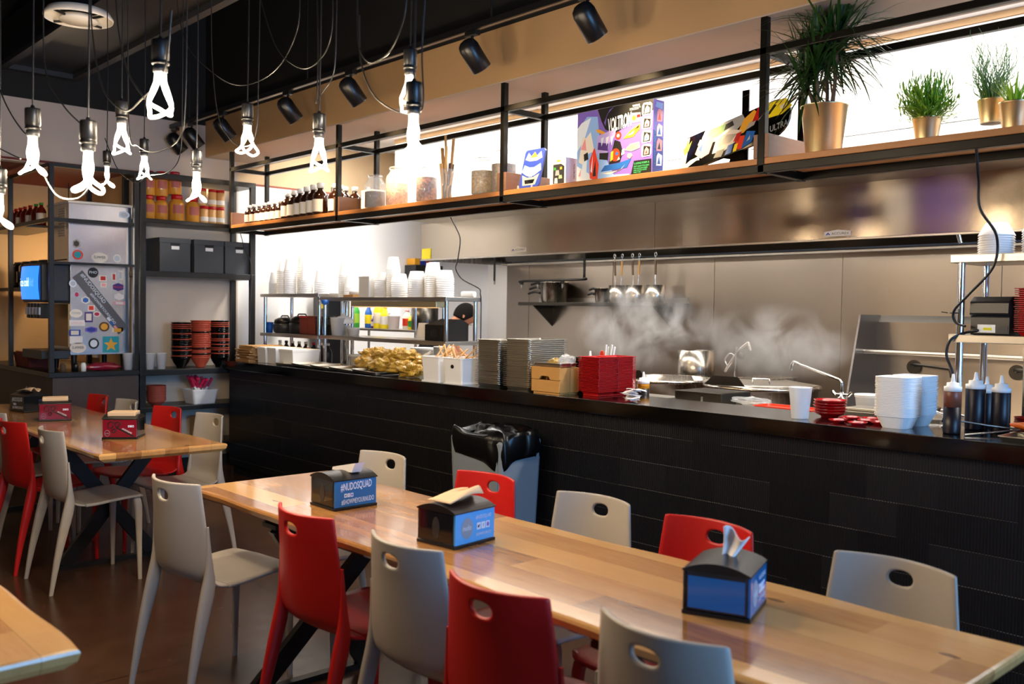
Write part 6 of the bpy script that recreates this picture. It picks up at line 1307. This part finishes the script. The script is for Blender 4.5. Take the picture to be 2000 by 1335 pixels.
for i, (y, z, r, h, lab) in enumerate([(3.19, 0, 0.055, 0.21, 'big red-lidded jar at the far left of the lower row on the rack'), (3.30, 0, 0.058, 0.21, 'big dark red-lidded jar, second in the lower row on the rack'), (3.44, 0, 0.066, 0.235, 'big orange red-lidded jar, third in the lower row on the rack'), (3.585, 0, 0.062, 0.225, 'big orange red-lidded jar nearest the small jars'), (3.19, 0.2105, 0.055, 0.21, 'big red-lidded jar stacked at the far left on the rack'), (3.30, 0.2105, 0.058, 0.215, 'big red-lidded jar stacked second from the left'), (3.42, 0.2355, 0.058, 0.20, 'big red-lidded jar stacked third from the left')]):
    if first is None: first = rjar(lab, y, JZ+z, r, h)
    else: o = dup(first, (-8.12, y, JZ+z), 0, lab, None, (r/0.055, r/0.055, h/0.21))
first = None
for i, (y, k, lab) in enumerate([(3.675, 0, 'left'), (3.75, 0, 'middle'), (3.828, 0, 'right'), (3.655, 1, 'left'), (3.75, 1, 'middle'), (3.828, 1, 'right')]):
    l2 = 'small pale jar with red lid, %s one of the %s row' % (lab, ['lower', 'upper'][k])
    if first is None:
        first = T = thing('small_jar', l2, 'jar', (-8.08, y, JZ), 0, 'small pale jars on the rack')
        B().lathe([(0.033, 0), (0.036, 0.006), (0.036, 0.125), (0.033, 0.13)], 18).build('jar_body', 'jar_pale', T); B().lathe([(0.0365, 0.13), (0.0365, 0.155), (0.001, 0.156)], 18).build('lid', 'red_gloss', T); B().lathe([(0.0366, 0.02), (0.0366, 0.06)], 18, cap=False).build('label', 'off_white', T)
    else: dup(first, (-8.08, y, JZ+k*0.1565), 0, l2)
# storage boxes
first = None
for y, lab in ((3.385, 'left dark grey storage box with label holder on the rack'), (3.695, 'middle dark grey storage box with label holder on the rack'), (3.985, 'right dark grey storage box with label holder on the rack')):
    if first is None:
        first = T = thing('storage_box', lab, 'storage box', (-8.15, y, 1.8005), 0, 'dark grey storage boxes')
        B().box(-0.17, 0.13, -0.137, 0.137, 0, 0.255).build('box_body', 'charcoal_box', T, bevel=0.003); B().box(-0.175, 0.134, -0.141, 0.141, 0.25, 0.295).build('lid', 'charcoal_box', T, bevel=0.003)
        B().prism([(-0.04, 0.228), (0.04, 0.228), (0.045, 0.252), (-0.045, 0.252)], 0.1295, 0.131, 'x').build('hand_slot', 'black_matte', T); B().box(0.13, 0.134, -0.035, 0.035, 0.195, 0.225).build('label_holder', 'white_plastic', T, bevel=0.001)
    else: dup(first, (-8.15, y, 1.8005), 0, lab)
o = B().tube([(-7.95, 3.95, 2.20), (-7.94, 3.97, 2.12), (-7.95, 4.0, 2.03), (-7.955, 4.06, 1.93), (-7.955, 4.075, 1.8), (-7.955, 4.07, 1.60)], 0.004, 6, smooth_path=6).build('thin_cable', 'charcoal_plastic'); tag(o, 'thin cable hanging before the right storage box', 'cable')
# bowl stacks
def rim_bowl():
    b = B(); b.lathe([(0.030, 0), (0.038, 0.0), (0.038, 0.012), (0.066, 0.05), (0.084, 0.089)], 26, cap=False)
    b.m = 1; b.lathe([(0.084, 0.089), (0.089, 0.0895), (0.089, 0.0965), (0.085, 0.0965), (0.062, 0.052), (0.034, 0.016), (0.001, 0.016)], 26, cap=False); return b
bm_ = rim_bowl()
for k, (y, n, lab, mats_) in enumerate([(3.475, 20, 'left bowl stack on the rack', ['brick_red', 'black_gloss', 'brick_red', 'black_gloss', 'brick_red']), (3.655, 21, 'middle bowl stack on the rack', ['brick_red', 'brick_red', 'black_gloss']), (3.835, 21, 'right bowl stack on the rack', ['black_gloss', 'brick_red'])]):
    rn = random.Random(31+k); src = {}
    for i in range(n):
        m_ = rn.choice(mats_) if i else ['black_gloss', 'brick_red', 'black_gloss'][k]
        if m_ not in src: o = src[m_] = bm_.build('noodle_bowl', ['black_gloss' if m_ == 'black_gloss' or i else 'brick_red', m_])
        else: o = src[m_].copy(); COL.objects.link(o)
        o.location = (-8.10, y+rn.uniform(-0.002, 0.002), 0.9535+0.0163*i); tag(o, '%s %s bowl in the %s' % (nth(i, n), 'black' if m_ == 'black_gloss' else 'brick red', lab), 'bowl', 'bowls in the '+lab)
def clear_cup(label, x, y, z):
    T = thing('clear_cup', label, 'cup', (x, y, z), 0, 'clear plastic cups'); B().lathe([(0.033, 0), (0.045, 0.135), (0.047, 0.136), (0.047, 0.14), (0.043, 0.138), (0.032, 0.004), (0.001, 0.004)], 22).build('cup_wall', 'frosted', T)
clear_cup('clear plastic cup on the rack, right of the post', -8.05, 3.175, 0.9535); clear_cup('clear plastic cup on the rack nearest the bowls', -8.05, 3.275, 0.9535); clear_cup('clear plastic cup at the end of the drinks counter', -8.05, 2.99, 0.9555)
# lower shelf: basket with pink utensils, dark bowl stack, cardboard box
T = thing('wire_basket', 'white basket of pink spoons on the low rack shelf', 'basket', (-8.12, 3.66, 0.6305))
b = B(); rings(b, [rrect(0.20, 0.20, 0.02, 0), rrect(0.24, 0.24, 0.02, 0.12), rrect(0.25, 0.25, 0.02, 0.12), rrect(0.25, 0.25, 0.02, 0.128), rrect(0.23, 0.23, 0.02, 0.128), rrect(0.19, 0.19, 0.02, 0.006)]); b.build('basket_body', 'frosted', T)
rn = random.Random(8)
for k in range(14):
    a, q = rn.uniform(0, 6.28), rn.uniform(0.01, 0.07); tx, ty, tz = rn.uniform(-0.12, 0.12), rn.uniform(-0.14, 0.14), rn.uniform(0.20, 0.245)
    T = thing('pink_spoon', 'pink-ended white spoon sticking out of the white basket', 'spoon', (-8.12, 3.66, 0.64), 0, 'pink spoons in the basket')
    p0 = Vector((q*cos(a), q*sin(a), 0.02)); p1 = Vector((tx, ty, tz)); pm = p0.lerp(p1, 0.6)
    B().rod(p0, pm, 0.008).build('handle', 'white_plastic', T); B().rod(pm, p1, 0.011, 0.014).build('spoon_end', 'hot_pink', T)
bd_ = bowl_mesh(0.04, 0.085, 0.05, 0.003, 20, 0.008)
for i in range(10):
    o = bd_.build('dark_bowl', 'maroon_paint' if i % 3 == 0 else 'black_gloss') if i < 1 else o.copy()
    if i: COL.objects.link(o)
    o.location = (-8.12, 3.26, 0.6305+0.014*i); tag(o, '%s dark bowl of the pile on the low rack shelf' % nth(i, 10), 'bowl', 'dark bowls on the low rack shelf')
T = thing('cardboard_box', 'cardboard box on the bottom shelf of the rack', 'box', (-8.15, 3.74, 0.2805)); B().box(-0.14, 0.12, -0.10, 0.10, 0, 0.22).build('box_body', 'cardboard', T, bevel=0.003); B().box(0.1195, 0.121, -0.02, 0.02, 0.0, 0.22).build('tape', 'kraft', T)

# ---- drinks counter with steel frame
T = thing('drinks_counter', 'dark wood panelled drinks counter in the alcove', 'counter')
B().box(-9.9, -7.985, 2.37, 3.05, 0, 0.915).build('panelled_base', 'dark_panel', T); B().box(-9.9, -7.96, 2.335, 3.055, 0.915, 0.955).build('worktop', 'black_paint', T, bevel=0.003)
B().rod((-8.6, 2.345, 0.80), (-8.6, 2.345, 0.68), 0.007).rod((-8.6, 2.345, 0.80), (-8.6, 2.372, 0.80), 0.007).rod((-8.6, 2.345, 0.68), (-8.6, 2.372, 0.68), 0.007).build('handle', 'chrome', T)
T = thing('bottle_rack', 'black steel frame with bottle shelves standing on the drinks counter', 'frame', (0, 0, 0.955))
zt = 2.62-0.955
for x, y in ((-7.985, 2.36), (-7.985, 3.03), (-9.12, 2.36)): B().box(x-0.018, x+0.018, y-0.018, y+0.018, 0, zt).build('post', 'black_paint', T, bevel=0.002)
for z in (2.165-0.955, 2.60-0.955): B().box(-7.998, -7.972, 2.378, 3.012, z, z+0.03).build('side_rail', 'black_paint', T); B().box(-9.9, -8.003, 2.347, 2.373, z, z+0.03).build('front_rail', 'black_paint', T)
B().box(-7.998, -7.972, 2.378, 3.012, 1.825-0.955, 1.845-0.955).build('side_rail', 'black_paint', T)
B().box(-9.9, -8.75, 2.373, 2.70, 2.165-0.955, 2.185-0.955).build('bottle_shelf', 'black_paint', T); B().box(-9.9, -8.75, 2.45, 2.80, 1.62-0.955, 1.65-0.955).build('lower_shelf', 'black_paint', T)
B().box(-9.12, -9.08, 3.0, 3.04, 0, zt).build('rear_post', 'black_paint', T)
# back wall panels seen through the frame
for i, (x0, x1, z0, z1) in enumerate([(-9.55, -9.22, 1.0, 1.62), (-9.55, -9.22, 1.72, 2.1)]):
    struct(B().box(x0, x1, 3.13, 3.15, z0, z1).build('trim_%d' % (i+1), 'white_card'))
# ice machine and soda dispenser
T = thing('ice_machine', 'stainless ice machine on top of the drinks dispenser', 'ice machine', (-8.34, 2.76, 1.8455))
B().box(-0.27, 0.28, -0.245, 0.265, 0, 0.485).build('machine_body', 'ice_steel', T, bevel=0.004) if 'ice_steel' in M else (brushed('ice_steel', '#cfcfd2', 0.22, 'z', 0.1, 0.12), B().box(-0.27, 0.28, -0.245, 0.265, 0, 0.485).build('machine_body', 'ice_steel', T, bevel=0.004))
B().box(-0.275, 0.285, -0.25, 0.27, 0.485, 0.505).build('machine_top', 'off_white', T, bevel=0.004)
b = B()
for k in range(12): b.box(0.03, 0.20, -0.249, -0.245, 0.22+0.02*k, 0.23+0.02*k)
b.build('vent_grille', 'grey_plastic', T); B().box(-0.2, 0.24, -0.248, -0.245, 0.02, 0.03).build('seam', 'black_matte', T)
def sticker(T, x, y, z, w, h, m_, shape='rect', inner=None, txt=None, tm='print_black'):
    n = 20
    if shape == 'oval': P = [(y+w/2*cos(t), z+h/2*sin(t)) for t in [k*2*pi/n for k in range(n)]]
    elif shape == 'hex': P = [(y+w/2*cos(t), z+h/2*sin(t)) for t in [k*pi/3+pi/6 for k in range(6)]]
    else: P = [(y-w/2, z-h/2), (y+w/2, z-h/2), (y+w/2, z+h/2), (y-w/2, z+h/2)]
    st = B().prism(P, x, x+0.001, 'x').build('sticker', m_, T)
    if inner: B().prism([(y+(a-y)*0.68, z+(c-z)*0.68) for a, c in P], x+0.001, x+0.0016, 'x').build('sticker_print', inner, st)
    if txt: text('sticker_text', txt, w*0.72, h*0.26, tm, st, (x+0.0018, y-w*0.36, z-h*0.1), (0, 1, 0), (0, 0, 1))
sticker(T, 0.281, -0.185, 0.155, 0.07, 0.075, 'grey_plastic', 'hex', 'dark_steel'); sticker(T, 0.281, -0.175, 0.065, 0.085, 0.08, 'orange_plastic', 'oval', 'teal'); sticker(T, 0.281, 0.0, 0.05, 0.13, 0.085, 'off_white', 'oval', None, 'SUMMER'); sticker(T, 0.281, 0.14, 0.05, 0.065, 0.07, 'off_white', 'oval', 'silver'); sticker(T, 0.281, 0.20, 0.42, 0.09, 0.06, 'print_white', 'oval', 'silver')
T = thing('drink_dispenser', 'sticker-covered drinks dispenser with a glowing blue front', 'drinks dispenser', (-8.34, 2.76, 0.9555))
B().box(-0.29, 0.24, -0.22, 0.26, 0.13, 0.885).build('dispenser_body', 'ice_steel', T, bevel=0.004)
for x in (-0.25, 0.2):
    for y in (-0.18, 0.22): B().rod((x, y, 0), (x, y, 0.13), 0.018, 0.024).build('leg', 'black_plastic', T)
B().box(-0.30, 0.235, -0.44, -0.22, 0.56, 0.885).build('head_housing', 'charcoal_blue', T, bevel=0.02) if 'charcoal_blue' in M else (mat('charcoal_blue', '#20242c', 0.4), B().box(-0.30, 0.235, -0.44, -0.22, 0.56, 0.885).build('head_housing', 'charcoal_blue', T, bevel=0.02))
def scr(u, v): return (-0.27+0.47*u, -0.445-0.035*sin(pi*u)-0.01*sin(pi*v), 0.585+0.27*v)
B().sheet(scr, 14, 8).build('lit_screen', 'screen_blue', T, solid=0.004); text('screen_text', 'ice cold', 0.22, 0.07, 'screen_white', T, (-0.12, -0.497, 0.69))
for k in range(5): B().box(-0.24+0.085*k, -0.19+0.085*k, -0.42, -0.33, 0.43, 0.555).build('nozzle_valve', 'black_plastic', T, bevel=0.006); B().box(-0.235+0.085*k, -0.195+0.085*k, -0.43, -0.42, 0.46, 0.52).build('lever', 'silver', T)
B().box(-0.29, 0.235, -0.235, -0.22, 0.2, 0.55).build('backsplash', 'warm_lit_steel', T) if 'warm_lit_steel' in M else (mat('warm_lit_steel', '#a98a5c', 0.35, 0.7), B().box(-0.29, 0.235, -0.235, -0.22, 0.2, 0.55).build('backsplash', 'warm_lit_steel', T))  # steel backsplash; the warm reflection on it is painted into its colour
B().box(-0.29, 0.235, -0.44, -0.22, 0.10, 0.17).build('drip_tray', 'charcoal_blue', T, bevel=0.006)
SX = 0.241
d1, d2 = Vector((0, 0.62, -0.78)).normalized(), Vector((0, 0.78, 0.62)).normalized()
c0 = Vector((SX, -0.165, 0.80)); wv, lv = d2*0.05, d1*0.60
b = B(); b.raw([c0-wv, c0+wv, c0+wv+lv, c0-wv+lv, c0-wv+Vector((0.001, 0, 0)), c0+wv+Vector((0.001, 0, 0)), c0+wv+lv+Vector((0.001, 0, 0)), c0-wv+lv+Vector((0.001, 0, 0))], [(0, 1, 2, 3), (7, 6, 5, 4), (0, 4, 5, 1), (1, 5, 6, 2), (2, 6, 7, 3), (3, 7, 4, 0)]); b.build('banner_sticker', 'banner_grey', T) if 'banner_grey' in M else (mat('banner_grey', '#5b5a60', 0.5), b.build('banner_sticker', 'banner_grey', T))
text('banner_text', '#NUDOSQUAD', 0.30, 0.036, 'print_white', T, c0+d1*0.02+d2*0.006+Vector((0.0012, 0, 0)), d1, d2); text('banner_text', '#SHOWMEYOURNUDO', 0.32, 0.024, 'print_white', T, c0+d1*0.19-d2*0.028+Vector((0.0012, 0, 0)), d1, d2)
for k, m_ in enumerate(('print_white', 'blue', 'pink')): q = c0+d1*(0.43+0.045*k)-d2*0.044+Vector((0.0012, 0, 0)); b = B(); b.raw([q, q+d1*0.036, q+d1*0.036+d2*0.02, q+d2*0.02], [(0, 1, 2, 3)]); b.build('banner_icon', m_, T, solid=0.0006)
for a in [(-0.04, 0.845-0.03, 0.085, 0.085, 'print_black', 'oval', None, 'PHO', 'print_white'), (0.04, 0.77, 0.06, 0.05, 'off_white', 'rect', 'red_plastic', None), (0.045, 0.715, 0.05, 0.04, 'off_white', 'rect', 'pink', None), (0.13, 0.785, 0.03, 0.07, 'off_white', 'rect', 'red_plastic', None), (0.185, 0.80, 0.03, 0.08, 'off_white', 'rect', 'silver', None), (0.165, 0.70, 0.10, 0.07, 'violet', 'hex', None, 'Boom', 'orange_plastic'), (0.17, 0.62, 0.09, 0.06, 'paper_white', 'hex', None, None), (0.175, 0.565, 0.09, 0.03, 'pink', 'rect', 'paper_white', None), (-0.20, 0.72, 0.06, 0.06, 'print_white', 'oval', 'silver', None), (-0.17, 0.63, 0.05, 0.06, 'silver', 'hex', 'hot_pink', None), (-0.10, 0.585, 0.075, 0.065, 'off_white', 'hex', 'blue', None), (-0.055, 0.52, 0.055, 0.05, 'off_white', 'rect', 'orange_plastic', None), (-0.01, 0.47, 0.06, 0.045, 'off_white', 'oval', 'hot_pink', None), (-0.175, 0.475, 0.10, 0.07, 'off_white', 'oval', None, 'ramen', 'print_grey'), (-0.075, 0.445, 0.065, 0.085, 'violet', 'rect', 'off_white', None), (-0.165, 0.395, 0.125, 0.05, 'paper_white', 'rect', None, 'LOCAL', 'pink'), (0.05, 0.365, 0.085, 0.08, 'bark', 'oval', 'gold', None), (-0.055, 0.34, 0.11, 0.055, 'purple', 'hex', 'deep_blue', None), (0.16, 0.335, 0.09, 0.045, 'off_white', 'rect', 'gold', None), (-0.185, 0.315, 0.09, 0.05, 'deep_blue', 'rect', 'off_white', None), (-0.175, 0.255, 0.10, 0.06, 'paper_white', 'rect', None, None), (-0.16, 0.19, 0.13, 0.085, 'off_white', 'oval', None, 'SUMMER', 'print_black'), (-0.035, 0.225, 0.085, 0.09, 'print_black', 'oval', 'print_white', None)]:
    sticker(T, SX, a[0], a[1], a[2], a[3], a[4], a[5], a[6], a[7], *(a[8:9]))
sticker(T, SX, 0.105, 0.215, 0.135, 0.135, 'teal'); b = B(); b.prism([(0.105+(0.06 if k % 2 == 0 else 0.026)*sin(k*pi/5), 0.212+(0.06 if k % 2 == 0 else 0.026)*cos(k*pi/5)) for k in range(10)], SX+0.001, SX+0.002, 'x'); b.build('star_print', 'gold', T)
# small things on the drinks counter
o = B().blob((0, 0, 0.03), (0.05, 0.14, 0.032), 7, 0.15, 18, 9).build('red_bag', 'maroon_glitter', None, (-8.05, 2.78, 0.9575)) if 'maroon_glitter' in M else (mat('maroon_glitter', '#8c1f35', 0.25, coat=0.6), B().blob((0, 0, 0.03), (0.05, 0.14, 0.032), 7, 0.15, 18, 9).build('red_bag', 'maroon_glitter', None, (-8.05, 2.78, 0.9575)))[1]
tag(o, 'shiny dark red packet under the drinks dispenser', 'packet')
for i, (y, m_, lab) in enumerate([(2.46, 'bark', 'small brown shaker'), (2.56, 'black_plastic', 'small black shaker'), (2.62, 'white_plastic', 'small white shaker')]):
    o = B().lathe([(0.02, 0), (0.022, 0.05), (0.014, 0.07), (0.001, 0.072)], 14).build('shaker', m_, None, (-8.03, y, 0.9555)); tag(o, lab+' on the edge of the drinks counter', 'shaker')
T = thing('red_crate', 'dark red crate on the drinks counter left of the dispenser', 'crate', (-8.93, 2.50, 0.9555)); rings(B(), [rrect(0.40, 0.20, 0.02, 0), rrect(0.44, 0.24, 0.02, 0.12), rrect(0.42, 0.22, 0.02, 0.12), rrect(0.38, 0.18, 0.02, 0.006)]).build('crate_body', 'maroon_paint', T); B().box(-0.2, 0.2, -0.1, 0.1, 0.121, 0.13).build('crate_lid', 'red_tray', T)
for i, (x, cap) in enumerate([(-9.8, 'red_plastic'), (-9.66, 'red_plastic'), (-9.52, 'red_plastic'), (-9.38, 'red_plastic'), (-9.22, 'red_plastic'), (-9.05, 'green'), (-8.90, 'green')]):
    bottle('%s chilli sauce bottle from the left on the bottle shelf, %s cap' % (ord_b[i], 'green' if cap == 'green' else 'red'), x, 2.55, 2.1855, 0.042, 0.21, 'sauce_red' if 'sauce_red' in M else mat('sauce_red', '#6e1c12', 0.2, coat=0.4).name, cap, 'off_white' if i % 2 == 0 else None, 'chilli sauce bottles')
first = None
for i, x in enumerate((-9.75, -9.50, -9.25, -9.0)):
    T = thing('tea_urn', '%s black tea urn from the left on the lower shelf' % ord_b[i], 'urn', (x, 2.62, 1.6505), 0, 'black tea urns'); B().lathe([(0.085, 0), (0.09, 0.01), (0.09, 0.20), (0.07, 0.22)], 22).build('urn_body', 'black_gloss', T); B().lathe([(0.075, 0.22), (0.06, 0.245), (0.001, 0.25)], 20).build('lid', 'charcoal_plastic', T); B().box(-0.012, 0.012, -0.11, -0.085, 0.05, 0.15).build('tap', 'chrome', T)
T = thing('alcove_lamp', 'small warm lamp glowing behind the urns in the alcove', 'lamp', (-9.45, 2.95, 2.02)); B().lathe([(0.10, 0), (0.03, 0.08), (0.001, 0.08)], 22).build('shade', 'off_white', T); B().lathe([(0.001, -0.02), (0.04, 0.0), (0.04, 0.02)], 14).build('bulb', 'heat_glow', T); B().rod((0, 0, 0.08), (0, 0, 0.64), 0.005).build('cord', 'black_plastic', T)
l = bpy.data.lights.new('alcove_light', 'POINT'); l.energy = 13; l.color = (1.0, 0.75, 0.45); l.shadow_soft_size = 0.05
o = bpy.data.objects.new('alcove_light', l); COL.objects.link(o); o.parent = T; o.location = (0, 0, -0.08)

# ================================================================== PENDANT BULBS
def bulb_mesh(seed):
    """looped glass tube bulb, origin at the bottom of its socket, hanging down 0.14"""
    b = B(); tw = seed*0.9
    for k in range(2):
        a0 = k*pi+tw
        P = []
        for t, r, z in ((0, 0.012, 0.0), (0.1, 0.014, -0.03), (0.3, 0.026, -0.065), (0.8, 0.043, -0.10), (1.6, 0.049, -0.122), (2.4, 0.041, -0.134), (3.1, 0.030, -0.122), (3.7, 0.037, -0.098), (4.1, 0.026, -0.06), (4.3, 0.014, -0.03), (4.4, 0.012, 0.0)):
            P.append((r*cos(a0+t), r*sin(a0+t), z))
        b.tube(P, 0.0054, 8, smooth_path=5)
    return b
def pendant(label, x, y, ztop, s, loops=()):
    T = thing('pendant_light', label, 'pendant light', (x, y, ztop), 0, 'bare designer bulbs on black cords')
    k = s
    B().lathe([(0.001, 0.012*k), (0.006*k, 0.010*k), (0.008*k, 0), (0.025*k, -0.001), (0.026*k, -0.006), (0.026*k, -0.058*k), (0.0245*k, -0.06*k), (0.0245*k, -0.068*k), (0.026*k, -0.069*k), (0.026*k, -0.074*k), (0.021*k, -0.076*k)], 24).build('socket', 'black_plastic', T)
    B().lathe([(0.021*k, -0.075*k), (0.0215*k, -0.098*k), (0.017*k, -0.10*k)], 24).build('socket_collar', 'charcoal_plastic', T)
    bl = bulb_mesh((x*7.3) % 6.0); o = bl.build('bulb', 'bulb_glow', T, (0, 0, -0.098*k)); o.scale = (k, k, k)
    B().tube([(0, 0, 0.01*k), (0.004, 0.003, 0.5), (0, 0, 1.0), (0.0, 0.0, 4.2-ztop)], 0.0028, 6, smooth_path=4).build('cord', 'black_plastic', T)
    for P in loops: B().tube([(a-x, b_-y, c-ztop) for a, b_, c in P], 0.0024, 6, smooth_path=8).build('cord_loop', 'black_plastic', T)
    l = bpy.data.lights.new('bulb_light', 'POINT'); l.energy = 23; l.color = (1.0, 0.80, 0.55); l.shadow_soft_size = 0.05
    o = bpy.data.objects.new('bulb_light', l); COL.objects.link(o); o.parent = T; o.location = (0, 0, -0.21*k)
LOOPS = {
'b172': [[(-3.356, 0.97, 2.571), (-3.342, 0.97, 2.284), (-3.175, 0.97, 2.141), (-3.007, 0.97, 2.054), (-2.917, 0.97, 2.019)], [(-3.388, 0.97, 1.953), (-3.228, 0.97, 1.854), (-3.031, 0.97, 1.826), (-2.918, 0.97, 1.852), (-2.904, 0.97, 1.881)]],
'b310': [[(-3.203, 1.07, 2.542), (-3.193, 1.07, 2.391), (-3.1, 1.07, 2.194), (-2.912, 1.07, 2.092), (-2.783, 1.07, 2.105), (-2.616, 1.07, 2.157), (-2.564, 1.07, 2.316)], [(-2.993, 1.07, 2.506), (-2.959, 1.07, 2.342), (-2.883, 1.07, 2.204), (-2.752, 1.07, 2.103)]],
'b62': [[(-3.855, 0.93, 2.388), (-3.656, 0.93, 2.208), (-3.472, 0.93, 2.094), (-3.346, 0.93, 2.044)], [(-3.931, 0.93, 2.117), (-3.724, 0.93, 2.055), (-3.473, 0.93, 1.991)]],
'b238': [[(-3.827, 1.42, 2.759), (-3.815, 1.42, 2.21), (-3.719, 1.42, 2.127), (-3.542, 1.42, 2.083), (-3.332, 1.42, 2.108), (-3.28, 1.42, 2.229), (-3.266, 1.42, 2.625)]],
'b485': [[(-4.423, 1.87, 3.107), (-4.404, 1.87, 2.909), (-4.276, 1.87, 2.703), (-3.954, 1.87, 2.513), (-3.712, 1.87, 2.441), (-3.448, 1.87, 2.46), (-3.287, 1.87, 2.58), (-3.266, 1.87, 2.753)], [(-4.045, 1.87, 2.942), (-4.038, 1.87, 2.645), (-3.978, 1.87, 2.363), (-3.852, 1.87, 2.23), (-3.719, 1.87, 2.183), (-3.618, 1.87, 2.222), (-3.599, 1.87, 2.456), (-3.589, 1.87, 2.81)]],
'b624': [[(-3.584, 1.86, 2.827), (-3.539, 1.86, 2.713), (-3.41, 1.86, 2.523), (-3.221, 1.86, 2.42), (-3.08, 1.86, 2.44), (-3.017, 1.86, 2.522), (-3.013, 1.86, 2.688)], [(-3.124, 1.86, 2.715), (-3.113, 1.86, 2.466), (-3.118, 1.86, 2.294), (-3.125, 1.86, 2.278), (-3.078, 1.86, 2.307), (-3.001, 1.86, 2.369), (-2.986, 1.86, 2.552), (-2.985, 1.86, 2.682)]],
'b805': [[(-2.451, 1.6, 2.488), (-2.443, 1.6, 2.316), (-2.4, 1.6, 2.25), (-2.346, 1.6, 2.236), (-2.268, 1.6, 2.259), (-2.207, 1.6, 2.341), (-2.196, 1.6, 2.44)], [(-2.439, 1.6, 2.393), (-2.428, 1.6, 2.252), (-2.358, 1.6, 2.14), (-2.239, 1.6, 2.073), (-2.148, 1.6, 2.054), (-2.113, 1.6, 2.08), (-2.122, 1.6, 2.224), (-2.107, 1.6, 2.404)]],
'b281': [[(-5.637, 1.96, 2.47), (-5.435, 1.96, 2.271), (-5.191, 1.96, 2.174), (-5.061, 1.96, 2.184), (-5.019, 1.96, 2.229)], [(-4.956, 1.96, 2.191), (-4.724, 1.96, 2.187), (-4.587, 1.96, 2.262), (-4.564, 1.96, 2.512), (-4.555, 1.96, 3.064)]],
}
for n, lab, x, y, z in [
 ('b310', 'large lit bulb hanging highest in the cluster, near the ceiling vent', -2.64, 1.07, 2.25),
 ('b62', 'lit bulb hanging at the left side of the cluster', -3.335, 0.93, 2.14),
 ('b172', 'lit bulb hanging lowest at the left, overlapping a smaller one', -2.93, 0.97, 2.05),
 ('b238', 'lit bulb under a cord loop between the highest and the lowest-hanging bulbs', -3.895, 1.42, 2.33),
 ('b210', 'small far lit bulb just right of the large low one', -5.775, 2.02, 2.42),
 ('b281', 'small far lit bulb right of the cluster, in front of the upper wall', -5.035, 1.955, 2.39),
 ('b383', 'lit bulb hanging in front of the jars on the rack', -3.835, 1.71, 2.16),
 ('b485', 'lit bulb hanging over the left end post of the long shelf', -3.695, 1.87, 2.36),
 ('b624', 'lit bulb hanging before the dark bottles of the long shelf', -3.10, 1.86, 2.23),
 ('b800', 'lit bulb half hidden behind the socket of the one before it', -2.68, 1.97, 2.41),
 ('b805', 'lit bulb on the right, hanging in front of the spice jars', -2.145, 1.59, 2.14),
 ('b0', 'lit bulb cut off by the left edge of the picture', -3.77, 0.94, 1.99)]:
    pendant(lab, x, y, z, 0.92, LOOPS.get(n, ()))
